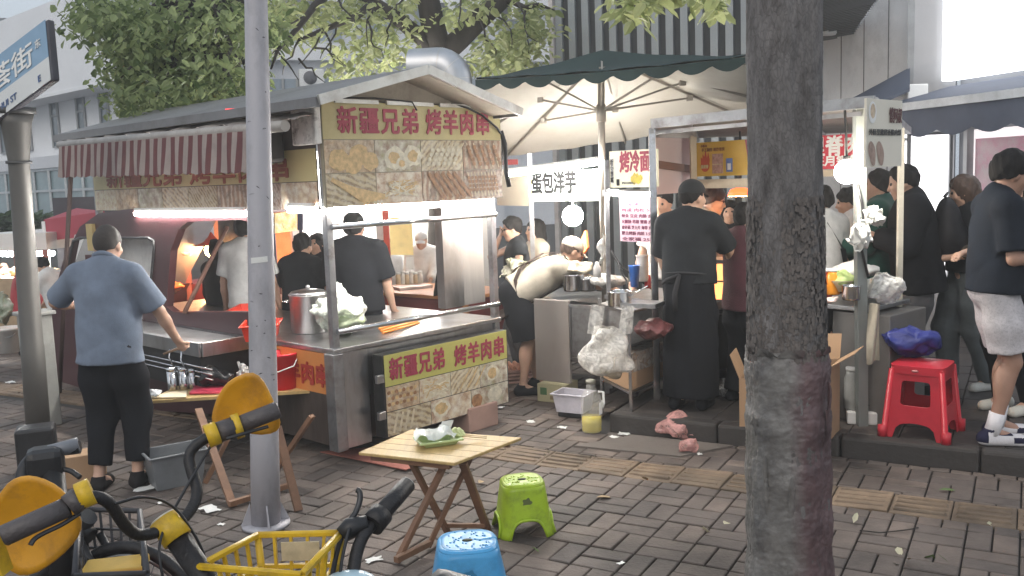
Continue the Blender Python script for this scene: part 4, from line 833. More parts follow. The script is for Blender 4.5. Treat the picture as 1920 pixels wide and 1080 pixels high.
# plank table beside the cart with spices
def wp(px, py, z): return gd(px, py, z)
st = thing('folding_table', 'wooden folding table with jars and bags pushed against the orange side of the cart', 'table', gd(470, 900, 0))
tz = .47
q = [gd(285, 755, tz), gd(525, 742, tz), gd(612, 727, tz), gd(560, 712, tz), gd(420, 715, tz)]
b = MB(); b.prism([p+V3([0, 0, 0]) for p in [gd(272, 752, tz), gd(612, 730, tz), gd(600, 706, tz), gd(360, 712, tz)]], (0, 0, -.02)); b.build('tabletop', WOOD, st)
for (a, c) in (((372, 768), (437, 950)), ((455, 768), (385, 905)), ((520, 800), (560, 958)), ((585, 780), (505, 900))):
    b = MB(); p0 = gd(a[0], a[1], tz-.03); p1 = gd(c[0], c[1], .0); b.beam(p0, p1, .045, .025); b.build('leg', WOODLEG, st)
b = MB(); b.beam(gd(430, 945, .03), gd(548, 908, .03), .03); b.build('stretcher', WOODLEG, st)
for i, (x, y, h, lab) in enumerate(((324, 732, .16, 'tallest steel spice shaker, front left on the plank table'), (345, 730, .155, 'middle steel spice shaker in the row on the plank table'), (362, 728, .14, 'shortest steel spice shaker next to the black bag'))):
    c = gd(x, y, tz); t = thing('spice_shaker', lab, 'shaker', c, 0, 'steel spice shakers on the plank table'); b = MB(); b.lathe([(.03, 0), (.032, .005), (.032, h-.02)], c, 20); b.build('body', CHROME, t)
    b = MB(); b.lathe([(.034, h-.02), (.034, h-.004), (.028, h), (.0005, h+.004)], c, 20); b.build('lid', CHROME, t)
BLKBAG = mat('black_bin_film', (.012, .012, .013), .22, 0, .3, 6, .7, 30, spec=.6)
bag_blob('plastic_bag', 'crumpled black plastic bag on the plank table beside the shakers', gd(402, 728, tz), .115, .085, .14, BLKBAG, 8, amp=.12)
b = MB(); b.prism([gd(355, 740, tz+.004), gd(440, 738, tz+.004), gd(440, 722, tz+.004), gd(368, 724, tz+.004)], (0, 0, .014)); tag(b.build('pink_tray', mat('pink_red_plastic', (.55, .05, .09), .4), None, .004), 'thin pink red plastic tray under the black bag', 'tray')
b = MB(); b.prism([gd(282, 748, tz+.003), gd(350, 746, tz+.003), gd(352, 734, tz+.003), gd(318, 736, tz+.003)], (0, 0, .008)); tag(b.build('chopping_board', mat('pale_board', (.66, .55, .38), .6), None, .003), 'pale chopping board on the near end of the plank table', 'board')
bag_blob('plastic_bag', 'small clear plastic bag at the left end of the plank table', gd(285, 748, tz), .07, .05, .05, FILM, 18, amp=.2)
bag_blob('tissue_pack', 'white tissue pack with bottle beside the lamp pole on the plank table', gd(455, 722, tz), .05, .05, .13, PAPER, 19, 'tissue pack', .14)
c = gd(541, 727, tz+.0); t = thing('bucket', 'bright red plastic bucket on the plank table behind the lamp pole', 'bucket', c); b = MB()
b.lathe([(.085, 0), (.11, .235), (.118, .235), (.118, .25), (.106, .25), (.082, .012), (.0005, .01)], c+V3([-.03, 0, 0]), 32); b.build('body', mat('bright_red_plastic', (.75, .02, .04), .35, 0, .05, 5), t)
b = MB(); b.tube([c+V3([-.145, 0, .23]), c+V3([-.13, -.1, .17]), c+V3([-.03, -.14, .14]), c+V3([.07, -.1, .17]), c+V3([.085, 0, .23])], .004, 6); b.build('handle', WHITEPL, t)
# things under and around the cart
c = gd(330, 905, 0); basket('storage_tub', 'grey translucent plastic tub standing under the plank table', c, .34, .26, .22, mat('grey_tub', (.16, .17, .18), .4), .6, cat='tub')
c = gd(150, 905, 0); b = MB(); b.box(c+V3([.03, 0, .10]), (.26, .18, .2), .5); tag(b.build('cardboard_box', CARD, None, .004), 'small brown carton on the ground by the polo man\'s heel', 'carton')
b = MB(); c = gd(890, 808, 0); b.box(c+V3([0, .12, .09]), (.3, .2, .18), .8); tag(b.build('foam_box', mat('pinkish_foam', (.42, .27, .22), .8, 0, .1, 6), None, .008), 'pinkish foam box under the cart behind the folding table', 'box')
b = MB(); b.prism([gd(600, 848, .012), gd(760, 882, .012), gd(800, 868, .012), gd(690, 840, .012)], (0, 0, .006)); tag(b.build('flattened_carton', mat('red_brown_card', (.35, .13, .10), .8, 0, .3, 6), None), 'flattened reddish carton lying under the cart\'s front corner', 'carton')
# ================================================================== CANOPY, STALLS AND THEIR GOODS
CANV = mat('dark_green_canvas', (.022, .042, .04), .8, 0, .2, 3, .15, 25); CREAM = mat('cream_canvas_lining', (.58, .555, .50), .85, 0, .06, 2, .25, 9, dirt=(.42, .37, .29), dscale=1.2, damt=.5)
WPANEL = mat('white_stall_panel', (.74, .73, .70), .6, 0, .05, 3, dirt=(.5, .47, .42), dscale=2, damt=.4)
CREAMP = mat('cream_stall_panel', (.66, .60, .46), .6, 0, .05, 3, dirt=(.5, .43, .32), dscale=2, damt=.4)
PINKP = mat('pink_white_panel', (.70, .56, .54), .6, 0, .05, 3)
def post(name, a, b, w, m, parent, h=None): x = MB(); x.beam(a, b, w, h or w); return x.build(name, m, parent, .003)
def panel(name, px0, px1, py0, py1, Y0, Y1, m, parent, th=.02, z1=None):
    """upright board between two photo columns; its lower and upper heights follow the left column"""
    a = at(px0, py1, Y0); c = at(px1, py1, Y1); zt = at(px0, py0, Y0)[2]; d = (c-a)*V3([1, 1, 0]); n = _up(d)
    x = MB(); x.obox(a-n*0, d, -n*th, (0, 0, zt-a[2])); return x.build(name, m, parent)
def _up(d): d = _nn(d); return V3([d[1], -d[0], 0])
def _nn(v): v = np.asarray(v, float); return v/np.linalg.norm(v)
# --- green square umbrella
cNL, cNR, cFL, cFR = at(893, 150, 7.75), at(1410, 106, 6.5), at(941, 293, 9.6), at(1420, 222, 9.0)
apex = at(1128, 97, 7.6); pole0 = at(1138, 720, 7.6)*V3([1, 1, 0])+V3([0, 0, KZ])
um = thing('market_umbrella', 'big dark green square market umbrella with cream lining and scalloped edge', 'umbrella', pole0)
def can(off):
    b = MB(); cs = [cNL, cNR, cFR, cFL]
    for i in range(4):
        a, c = cs[i], cs[(i+1) % 4]
        def fn(u, v, a=a, c=c):
            e = a+(c-a)*u; e = e-EZ*.02*sin(pi*u)*(0 if v == 0 else 1); p = apex+(e-apex)*v
            return p-EZ*(.10*sin(pi*v)*(1-abs(2*u-1)*.6)*.5)+EZ*off+EZ*.008*sin(u*31+v*14)*v
        b.grid(fn, 14, 10)
    return b
can(.012).build('canopy_top', CANV, um); can(-.004).build('canopy_lining', CREAM, um)
b = MB()
for (a, c, n, dz) in ((cNL, cNR, 9, .055), (cNL, cFL, 7, .05), (cFR, cNR, 7, .05)):
    d = c-a; nn = _up(d)
    def fv(u, v): return a+d*u-EZ*(.02*sin(pi*u))-EZ*v*(.03+dz*abs(sin(pi*n*u+.4))**.8)+nn*(.015+.012*sin(u*40)*v)
    b.grid(fv, 90, 3)
b.build('valance', CANV, um)
hub = at(1127, 208, 7.6); FRM = mat('umbrella_frame_metal', (.34, .31, .27), .45, .5, .1, 5)
b = MB(); b.tube([pole0, hub, V3([apex[0], apex[1], apex[2]-.02])], .028, 12); b.build('pole', FRM, um)
b = MB(); b.tube([hub-EZ*.09, hub+EZ*.05], .04, 12); b.build('hub', FRM, um)
for c in (cNL, cNR, cFL, cFR, (cNL+cNR)/2, (cNL+cFL)/2, (cNR+cFR)/2, (cFL+cFR)/2):
    p1 = apex-EZ*.04; p2 = c-EZ*.03; b = MB(); b.beam(p1, p2-EZ*.02, .015, .02); rb = b.build('rib', FRM, um)
    mm = p1+(p2-p1)*.52-EZ*.04; b = MB(); b.beam(hub, mm, .012, .016); b.box(mm, (.05, .05, .05)); b.build('strut', FRM, rb)
# hanging transparent corner of the canopy
b = MB(); b.grid(lambda u, v: cNR+(cFR-cNR)*u*.5-EZ*(v*.22*(1-u*.5)+.03*sin(u*14))+V3([.05*v, 0, 0]), 12, 5); crumple(b, .01, 9, 3); b.build('plastic_sheet', film('grey_sheet_film', (.6, .6, .58), .35), um)

# --- egg-potato stall
ps = thing('food_stall', 'potato stall with glowing white signboard lettered in grey and a cream side panel', 'food stall', gd(1020, 700, 0))
a0, a1 = at(993, 378, 8.3), at(1127, 372, 7.75); zt = at(993, 322, 8.3)[2]; d = (a1-a0)*V3([1, 1, 0]); ux = _nn(d); nn = _up(d)
b = MB(); b.obox(a0, d, -nn*.12, (0, 0, zt-a0[2])); b.build('signboard', mat('lit_white_sign', (.8, .8, .8), .5, 0, .02, 2, emis=(1, 1, .97), estr=.55), ps)
text('lettering', '蛋包洋芋', .2, mat('dark_grey_print', (.022, .022, .022), .8, spec=.1), a0+nn*.006+ux*.04+EZ*.07, ux, EZ, ps, .006, .50, .001)
c0 = at(932, 385, 8.9); c1 = at(993, 378, 8.3); dd = (c1-c0)*V3([1, 1, 0]); z2 = at(932, 318, 8.9)[2]
b = MB(); b.obox(c0, dd, -_up(dd)*.03, (0, 0, z2-c0[2])); b.build('side_panel', CREAMP, ps)
b = MB(); b.obox(a0-nn*.004+EZ*.0, ux*.035, nn*.012, (0, 0, zt-a0[2])); b.build('yellow_edge', YELLOWB, ps)
b = MB(); t0, t1 = at(955, 327, 7.9), at(1122, 305, 7.5); b.tube([t0, t1], .02, 10); o = b.build('fluorescent_tube', TUBE_L, ps); b = MB(); b.beam(t0+EZ*.04, t1+EZ*.04, .035, .02); b.build('tube_batten', WHITEPL, o)
for (px, Yd) in ((994, 8.3), (1128, 7.72)):
    t = at(px, 330, Yd); post('post', t*V3([1, 1, 0]), t+EZ*.2, .04, STEEL2, ps)
bt0 = at(942, 552, 8.5); bt1 = at(1135, 548, 7.6); dd = (bt1-bt0)*V3([1, 1, 0]); nb = _up(dd)
b = MB(); b.obox(bt0-EZ*.03, dd, -nb*.62, (0, 0, .03)); b.build('worktop', STEEL, ps)
b = MB(); b.obox(bt0*V3([1, 1, 0])+dd*.35-nb*.02+EZ*.25, dd*.65, -nb*.55, (0, 0, bt0[2]-.28)); b.build('cabinet', STEEL2, ps)
# open stainless cabinet door
d0, d1 = at(1000, 560, 7.55), at(1128, 553, 7.15); db = at(1003, 712, 7.55)[2]; dd = (d1-d0)*V3([1, 1, 0]); nd = _up(dd)
dr = thing('cabinet_door', 'big brushed stainless cabinet door standing open in front of the potato stall', 'cabinet door', (d0[0], d0[1], db))
b = MB(); b.obox(V3([d0[0], d0[1], db]), dd*.52, -nd*.03, (0, 0, d0[2]-db)); b.build('door_sheet', mat('warm_stainless', (.46, .42, .39), .42, .45, .12, 6, .1, 60, dirt=(.33, .27, .23), dscale=3, damt=.6, stretch=(1, 1, .4)), dr, .006)
b = MB(); b.obox(V3([d0[0], d0[1], db+.22])+dd*.56, dd*.75, -nd*.03, (0, 0, d0[2]-db-.26)); b.build('inner_door', STEEL2, dr, .006)
b = MB()
for (u, v, w_, h) in ((.54, .20, .02, .46), (1.31, .20, .02, .46)): b.obox(V3([d0[0], d0[1], db+v])+dd*u, dd*w_, nd*.012, (0, 0, d0[2]-db-.24))
for v in (.20, d0[2]-db-.05): b.obox(V3([d0[0], d0[1], db+v])+dd*.54, dd*.79, nd*.014, (0, 0, .025))
b.build('door_frame', STEEL, dr)
# pots, bowls, food on the potato worktop
for i, (x, y, r, h, lab) in enumerate(((1076, 545, .085, .125, 'left one of two steel pots on the potato stall worktop'), (1101, 545, .072, .095, 'right and smaller steel pot on the potato stall worktop'))):
    pot('steel_pot', lab, at(x, y, 7.55), r, h, CHROME, group='pots on the potato stall', handles=False)
bag_blob('noodle_bundle', 'pale bundle of food heaped behind the steel pots', at(1085, 516, 7.7), .13, .1, .10, food('pale_noodles', 'wave', (.62, .52, .34), (.45, .35, .2), (.7, .62, .46), 30), 33, 'food', .2)
bag_blob('plastic_bag', 'white cloudy plastic bag lying right of the steel pots', at(1142, 545, 7.5), .15, .11, .11, film('white_cloudy_film', (.72, .70, .66), .75), 34, amp=.15)
bag_blob('greens_heap', 'heap of pale leafy greens at the left end of the potato stall', at(962, 525, 8.4), .12, .1, .17, food('pale_greens', 'vor', (.55, .52, .38), (.66, .62, .5), (.35, .36, .2), 16), 35, 'vegetables', .25)
bul = thing('hanging_bulb', 'bright bare bulb hanging over the bent vendor at the potato stall', 'bulb', at(1074, 402, 8.1)); b = MB(); b.ball(at(1074, 405, 8.1), .09, 20, 12); b.build('lit_globe', BULB_L, bul); b = MB(); b.tube([at(1074, 392, 8.1), at(1074, 340, 8.1)], .012, 6); b.build('cord', BLACKPL, bul)
o = MB(); o.prism([at(1075, 480, 8.1), at(1097, 432, 8.1), at(1101, 465, 8.0), at(1084, 492, 8.0)], (.02, .01, 0)); tag(o.build('menu_frame', mat('red_gold_frame', (.5, .12, .03), .5), None), 'small red and gold menu frame tilted beside the vendor\'s cap', 'menu frame')

# --- grilled cold noodle stall
ns = thing('food_stall', 'cold noodle stall with yellow white signboard, pink price list and chrome corner post', 'food stall', gd(1190, 760, KZ))
a0, a1 = at(1144, 352, 7.35), at(1222, 352, 7.0); zt = at(1144, 284, 7.35)[2]; d = (a1-a0)*V3([1, 1, 0]); ux = _nn(d); nn = _up(d); hh = zt-a0[2]; LW = np.linalg.norm(d)
b = MB(); b.obox(a0, d, -nn*.08, (0, 0, hh)); b.build('signboard', mat('lit_cream_sign', (.78, .74, .55), .5, 0, .03, 2, emis=(1, .96, .75), estr=.28), ns)
text('lettering', '烤冷面', .17, RED_T, a0+nn*.005+ux*.12+EZ*(hh*.42), ux, EZ, ns, .005, LW-.13, .001)
b = MB(); b.obox(a0+nn*.001+ux*.012+EZ*.03, ux*.035, nn*.003, (0, 0, hh-.06)); b.build('white_strip', WHITE_T, ns)
text('lettering', '美味小吃', .035, BLACK_T, a0+nn*.006+ux*.047+EZ*.04, EZ, -ux, ns, .001, hh-.1, .0005)
b = MB()
for k in range(26): a = rs.rand()*6.3; r_ = rs.rand()**.5; b.add([a0+nn*(.004+.0002*k)+ux*(LW*.66+.05*r_*cos(a))+EZ*(.065+.035*r_*sin(a))+V3(q_)*.02 for q_ in (ux, EZ, -ux, -EZ)], [(0, 1, 2, 3)])
b.build('noodle_print', mat('print_yellow', (.6, .45, .04), .5, 0, .3, 40), ns)
b = MB(); b.box(a0+ux*.10+nn*.003+EZ*.04, (.035, .006, .05)); b.build('black_print', BLACK_T, ns)
text('lettering', '四川风味', .02, BLACK_T, a0+nn*.005+ux*.14+EZ*.025, ux, EZ, ns, .0005, .13, .0005)
m0, m1 = at(1163, 452, 7.25), at(1226, 452, 6.97); zm = at(1163, 366, 7.25)[2]; d2 = (m1-m0)*V3([1, 1, 0]); ux2 = _nn(d2); n2 = _up(d2)
b = MB(); b.obox(m0, d2, -n2*.01, (0, 0, zm-m0[2])); b.build('price_list', mat('pink_price_board', (.80, .56, .63), .5, 0, .03, 3, emis=(1, .8, .86), estr=.18), ns)
mw = np.linalg.norm(d2); mh = zm-m0[2]
for k, (s_, w_) in enumerate((('全部好吃 9', .8), ('加小料', .4), ('鸡蛋 肉松 5', .9), ('辣条 豆皮 肉肠 2', .92), ('火腿肠 培根 蟹排 2', .92), ('金针菇 芝士片 海带 3', .92), ('蒙古烤肠 肉松 3.5', .92), ('全家福 25', .9))):
    text('lettering', s_, .03, mat('magenta_print', (.20, .03, .09), .5), m0+n2*.004+ux2*(.025 if w_ > .5 else .1)+EZ*(mh*(1-.125*(k+.85))), ux2, EZ, ns, .0008, mw*w_-.03, .0005)
b = MB(); b.beam(at(1132, 362, 7.4), at(1228, 362, 6.98), .035, .05); b.tube([at(1140, 358, 7.3), at(1220, 360, 7.0)], .016, 8); b.build('top_beam', STEEL2, ns)
tb = MB(); tb.tube([at(1150, 364, 7.25), at(1222, 364, 6.98)], .014, 8); tb.build('fluorescent_tube', TUBE_L, ns)
post('corner_post', at(1228, 560, 6.9)*V3([1, 1, 0])+EZ*KZ, at(1222, 240, 6.9), .05, CHROME, ns); post('post', at(1140, 560, 7.35)*V3([1, 1, 0])+EZ*KZ, at(1137, 300, 7.35), .035, STEEL2, ns)
w0, w1 = at(1133, 553, 7.35), at(1250, 549, 6.85); dd = (w1-w0)*V3([1, 1, 0]); nw = _up(dd)
b = MB(); b.obox(w0-EZ*.03-nw*.0, dd, -nw*.6, (0, 0, .03)); b.build('worktop', STEEL, ns)
b = MB(); b.obox(w0*V3([1, 1, 0])-nw*.2+EZ*(KZ+.02), dd, -nw*.4, (0, 0, w0[2]-KZ-.06)); b.build('cabinet', STEEL2, ns)
b = MB(); b.tube([w0*.35+w1*.65+EZ*.02-nw*.1, at(1165, 500, 7.3), at(1143, 465, 7.35)], .008, 6)
pts = wander(at(1145, 470, 7.3), at(1180, 545, 7.1), 8, .008, rs); b.tube(pts, .008, 6); b.build('twisted_cord', BLACKPL, ns)
# rack in front with shelf, box and bag
rk = thing('wire_rack', 'thin steel rack in front of the noodle stall holding a box, pot and meat bag', 'rack', gd(1185, 770, KZ))
r0, r1 = at(1125, 745, 6.75), at(1250, 735, 6.4); rb0 = gd(1188, 775, KZ); 
pA = gd(1128, 742, KZ); pB = gd(1183, 772, KZ); pC = gd(1250, 740, KZ); pD = pA+pC-pB
for p, zt_ in ((pA, .9), (pB, .87), (pC, .87), (pD, .9)): post('leg', p if sn(p)[0] > KS else p*V3([1, 1, 0]), p*V3([1, 1, 0])+EZ*zt_, .022, CHROME, rk)
for z in (.27, .62, .86): b = MB(); b.prism([q_*V3([1, 1, 0])+EZ*z for q_ in (pA, pB, pC, pD)], (0, 0, -.015)); b.build('shelf', STEEL, rk)
b = MB(); cA = (pA+pB+pC+pD)/4
ex, ey = _nn(pC-pB), _nn(pA-pB); b.obox(pB*V3([1, 1, 0])+EZ*.272+ex*.02+ey*.02, ex*(np.linalg.norm(pC-pB)-.04), ey*(np.linalg.norm(pA-pB)-.04), (0, 0, .24)); tag(b.build('cardboard_box', CARD, None, .006), 'brown cardboard box lined with plastic on the lowest shelf of the rack', 'carton')
b = MB(); b.obox(pB*V3([1, 1, 0])+EZ*.40+ex*.012+ey*.012, ex*(np.linalg.norm(pC-pB)-.024), ey*(np.linalg.norm(pA-pB)-.024), (0, 0, .135)); crumple(b, .006, 20, 3); tag(b.build('plastic_liner', film('box_liner_film', (.62, .58, .52), .4), None), 'cloudy plastic liner folded over the rack\'s cardboard box', 'liner')
pot('steel_pot', 'wide steel pot on the top shelf of the rack above the hanging bag', at(1162, 574, 6.65), .085, .10, CHROME, handles=False)
b = MB(); b.tube([at(1172, 560, 6.62), at(1215, 536, 6.5)], .006, 6); tag(b.build('ladle', CHROME, None), 'steel ladle handle leaning out of the pot on the rack', 'ladle')
b = MB(); c = at(1205, 570, 6.55); b.box(c, (.26, .2, .03), -.5); b.build('x', STEEL, None); o = bpy.data.objects['x']; o.name = 'steel_tray'; tag(o, 'shallow steel tray on the top shelf of the rack right of the pot', 'tray')
bag_blob('meat_bag', 'dark red bag of meat on the middle shelf of the rack', at(1222, 642, 6.5), .13, .1, .14, mat('meat_red_film', (.12, .04, .04), .3, 0, .5, 14, .6, 30), 41, amp=.15)
# hanging translucent bag with handles
hb = thing('plastic_bag', 'translucent white carrier bag hanging by both handles from the rack', 'bag', at(1135, 700, 6.5))
hbF = film('hanging_bag_film', (.80, .77, .72), .55, .25)
b = MB()
def hbag(u, v):
    a = 2*pi*u; t = v; wdt = .055+.10*min(1, t*1.6)**.7+.02*sin(a*3+t*8); z0_, z1_ = at(1135, 612, 6.5)[2], at(1135, 702, 6.5)[2]; c = at(1136, 640, 6.5); tap = 1 if t < .85 else 1-.55*((t-.85)/.15)**2
    return V3([c[0]+wdt*1.15*tap*cos(a), c[1]+wdt*.7*tap*sin(a), z0_+(z1_-z0_)*t])
b.grid(hbag, 40, 16); crumple(b, .007, 25, 4); b.build('pouch', hbF, hb)
for (x0, x1, xt) in ((1100, 1128, 1122), (1160, 1186, 1180)):
    b = MB(); b.grid(lambda u, v: at(x0+(x1-x0)*u+(xt-(x0+x1)/2)*v*(1 if True else 0)*(1-.3*u), 625-52*v, 6.47)+V3([0, .01*sin(9*u), 0]), 5, 6); crumple(b, .004, 30, 6); b.build('handle', hbF, hb)
b = MB(); b.ball(at(1150, 690, 6.5), .085, 16, 10, sz=.75); crumple(b, .012, 22, 9); b.build('food_scraps', food('food_scraps', 'vor', (.36, .28, .18), (.5, .42, .3), (.2, .15, .09), 22), hb)
# small things on noodle worktop
cu_ = at(1190, 538, 7.0); t = thing('blue_cup', 'tall blue plastic cup on the noodle stall worktop', 'cup', cu_); b = MB(); b.lathe([(.03, 0), (.042, .16), (.045, .165), (.04, .165), (.028, .01), (.0005, .008)], cu_, 24); b.build('cup', mat('blue_plastic', (.04, .15, .52), .35), t)
for (x, y, r, h, c_, lab) in ((1205, 527, .055, .20, (.72, .66, .6), 'stack of paper bowls behind the blue cup'), (1216, 540, .03, .10, (.6, .06, .05), 'red sauce bottle right of the blue cup'), (1120, 520, .03, .12, (.62, .6, .58), 'white seasoning bottle left of the umbrella pole')):
    c = at(x, y, 7.1); t = thing('bottle' if h < .15 else 'bowl_stack', lab, 'bottle' if h < .15 else 'bowls', c); b = MB()
    b.lathe([(r, 0), (r, h*.65), (r*.6, h*.8), (r*.45, h)] if h < .15 else [(r*.8, 0)]+[(r*(.85+.02*(k % 2)), .02*k+.01) for k in range(10)]+[(r, h)], c, 20); b.build('body', mat('goods_%d' % x, c_, .4), t)
bag_blob('hanging_cloth', 'white rag tied to the umbrella pole beside the vendor', at(1130, 500, 7.45), .028, .03, .22, PAPER, 44, 'rag', .05)
# carton, tub, oil jug on the street
b = MB(); c0, c1 = gd(1008, 752, 0), gd(1058, 757, 0); d = c1-c0; n_ = -_up(d); b.obox(c0, d*1.05, n_*.24, (0, 0, .15)); o = b.build('cardboard_box', mat('yellow_green_carton', (.46, .42, .26), .8, 0, .1, 4), None, .004); tag(o, 'small printed carton under the open stainless door', 'carton')
ux = _nn(d); nfront = _up(d); b = MB(); b.obox(c0+nfront*.002+ux*.03+EZ*.06, ux*.06, nfront*.002, (0, 0, .06)); b.build('green_print', mat('print_green', (.08, .16, .07), .6), o); b = MB(); b.obox(c0+nfront*.002+ux*.12+EZ*.025, ux*.07, nfront*.002, (0, 0, .03)); b.build('print', mat('print_brown', (.25, .18, .1), .6), o)
cT = at(1076, 770, 7.0); basket('storage_tub', 'clear pale plastic tub with lid rim in front of the carton', cT, .27, .2, .15, mat('milky_tub', (.58, .56, .62), .3, alpha=.75), -.5, cat='tub')
b = MB(); b.box(V3([cT[0], cT[1]+.02, cT[2]/2-.002]), (.2, .16, max(.02, cT[2]-.006)), -.5); tag(b.build('dark_crate', DARKIN, None, .01), 'low dark crate under the clear plastic tub', 'crate')
jc = gd(1110, 810, 0); jg = thing('oil_jug', 'clear plastic jug one third full of yellow cooking oil standing on the paving', 'jug', jc)
prof = [(.070, 0), (.076, .012), (.073, .05), (.077, .07), (.073, .09), (.077, .12), (.073, .145), (.077, .17), (.073, .20), (.077, .23), (.070, .27), (.05, .30), (.033, .325), (.033, .36)]
b = MB(); b.lathe(prof, jc+EZ*.002, 32); b.build('jug_wall', mat('clear_pet', (.80, .79, .74), .1, 0, .03, 5, alpha=.2, spec=.8), jg)
b = MB(); b.lathe([(.066, .008), (.072, .02), (.069, .05), (.072, .07), (.069, .115), (.0005, .116)], jc, 32); b.build('oil', mat('yellow_oil', (.46, .37, .01), .08, 0, .05, 3, spec=.8), jg)
b = MB(); b.lathe([(.036, .362), (.036, .385), (.0005, .386)], jc, 20); b.build('cap', mat('dull_cap', (.25, .24, .2), .5), jg)
b = MB(); b.grid(lambda u, v: jc+V3([.0795*cos(-.9+1.3*u), .0795*sin(-.9+1.3*u), .14+.09*v]), 10, 1); b.build('label', PAPER, jg)
b = MB(); b.tube([jc+V3([.05, -.02, .30]), jc+V3([.085, -.03, .30]), jc+V3([.088, -.03, .22]), jc+V3([.075, -.025, .18])], .010, 8); b.build('handle', WHITEPL, jg)

# --- meat stall with tin roof at the right
ms_ = thing('food_stall', 'meat stall with thin metal roof, yellow and red signboards and a grey cabinet', 'food stall', gd(1450, 800, KZ))
rL, rR = at(1222, 232, 6.85), at(1640, 190, 5.75); rLb, rRb = at(1222, 262, 8.3), at(1705, 245, 7.3)
rL, rR, rLb, rRb = [p*1.0 for p in (rL, rR, rLb, rRb)]
b = MB(); b.prism([rL, rR, rRb, rLb], (0, 0, .02)); b.build('roof', mat('grey_tin_roof', (.28, .27, .26), .45, .5, .15, 4, dirt=(.14, .12, .1), dscale=3, damt=.6), ms_)
b = MB(); b.beam(rL, rR, .03, .07); b.beam(rL-EZ*.06+V3([.02, .2, 0]), rR-EZ*.06+V3([0, .2, 0]), .02, .03); b.beam(rL-EZ*.05, rLb-EZ*.03, .03, .04); b.beam(rR, rRb, .03, .05); b.build('roof_edge', STEEL2, ms_)
b = MB()
for u in (.2, .45, .7): b.beam(rL+(rR-rL)*u-EZ*.02, rLb+(rRb-rLb)*u-EZ*.02, .025)
b.build('rafter', STEEL2, ms_)
tb = MB(); tb.tube([at(1545, 214, 6.9), at(1605, 200, 6.7)], .015, 8); tb.build('fluorescent_tube', TUBE_L, ms_)
pk0, pk1 = at(1229, 365, 7.4), at(1300, 372, 7.9); dk = (pk1-pk0)*V3([1, 1, 0]); b = MB(); b.obox(pk0, dk, -_up(dk)*.02, (0, 0, at(1229, 258, 7.4)[2]-pk0[2])); b.build('side_panel', PINKP, ms_)
b = MB(); b.beam(at(1231, 308, 7.38), at(1302, 318, 7.85), .02, .06); b.build('brown_rail', mat('brown_paint', (.20, .11, .08), .6), ms_)
s0, s1 = at(1307, 331, 7.6), at(1412, 323, 7.1); zt = at(1307, 268, 7.6)[2]; d = (s1-s0)*V3([1, 1, 0]); ux = _nn(d); nn = _up(d); LW = np.linalg.norm(d); hh = zt-s0[2]
b = MB(); b.obox(s0, d, -nn*.04, (0, 0, hh)); b.build('signboard', mat('orange_yellow_board', (.66, .40, .05), .45, 0, .05, 3), ms_)
b = MB(); b.beam(s0-EZ*.06+nn*.02-ux*.02, s0+d-EZ*.06+nn*.02, .05, .07); b.beam(s0-ux*.04-EZ*.08, s0-ux*.04+EZ*(hh+.06), .05); b.build('sign_frame', mat('cream_wood_frame', (.48, .40, .29), .6), ms_)
fl = MB(); cx, cz = .095, .085                                       # round flame emblem
fl.add([s0+nn*.003+ux*(cx+x)+EZ*(cz+z) for x, z in [(.05*cos(a), .05*sin(a)) for a in np.linspace(pi*.9, 2*pi+pi*.1, 16)]+[(.052, .05), (.034, .11), (.022, .06), (.008, .13), (-.008, .07), (-.026, .095), (-.03, .055), (-.048, .07)]], [list(range(24))]); fl.build('flame_emblem', mat('red_orange_print', (.50, .08, .02), .5), ms_)
text('lettering', '脆里脊', .03, YELLOWB, s0+nn*.006+ux*(cx-.04)+EZ*(cz-.022), ux, EZ, ms_, .001, .08, .0005)
b = MB(); b.obox(s0+nn*.002+ux*.175+EZ*.02, ux*.115, nn*.003, (0, 0, .155)); b.build('meat_picture', food('meat_print', 'vor', (.42, .17, .09), (.26, .09, .05), (.5, .28, .2), 40), ms_)
b = MB(); b.obox(s0+nn*.0055+ux*.175+EZ*.09, ux*.115, nn*.001, (0, 0, .004)); b.build('picture_gap', YELLOWB, ms_)
b = MB(); b.obox(s0+nn*.002+ux*.325+EZ*.03, ux*.065, nn*.003, (0, 0, .105)); b.build('blue_notice', mat('print_blue', (.10, .17, .42), .5), ms_); b = MB(); b.obox(s0+nn*.0052+ux*.34+EZ*.045, ux*.035, nn*.001, (0, 0, .05)); b.build('white_square', WHITE_T, ms_)
text('lettering', '手工制作 现炸现卖', .03, mat('brown_print', (.28, .12, .02), .5), s0+nn*.004+ux*.06+EZ*(hh-.075), ux, EZ, ms_, .0008, .25, .0005)
text('lettering', '小酥肉', .022, mat('brown_print', (.28, .12, .02), .5), s0+nn*.004+ux*.05+EZ*(hh-.04), ux, EZ, ms_, .0006, .07, .0005)
b = MB(); b.prism([s0+nn*.002+ux*(LW-.075)+EZ*(hh-.002), s0+nn*.002+ux*LW+EZ*(hh-.002), s0+nn*.002+ux*LW+EZ*.03, s0+nn*.002+ux*(LW-.03)+EZ*.03], nn*.003); b.build('red_corner', RED_T, ms_)
r0, r1 = at(1412, 322, 7.5), at(1618, 316, 6.9); zt = at(1412, 262, 7.5)[2]; d = (r1-r0)*V3([1, 1, 0]); ux = _nn(d); nn = _up(d); LW = np.linalg.norm(d); hh = zt-r0[2]
b = MB(); b.obox(r0, d, -nn*.04, (0, 0, hh)); b.build('signboard', mat('bright_red_board', (.60, .035, .06), .45, 0, .05, 3), ms_)
text('lettering', '香酥里脊肉', .16, WHITE_T, r0+nn*.004+ux*(LW-.70)+EZ*(hh-.155), ux, EZ, ms_, .005, .68, .001)
text('lettering', '现做 来月销售', .08, WHITE_T, r0+nn*.004+ux*(LW-.60)+EZ*.025, ux, EZ, ms_, .003, .58, .001)
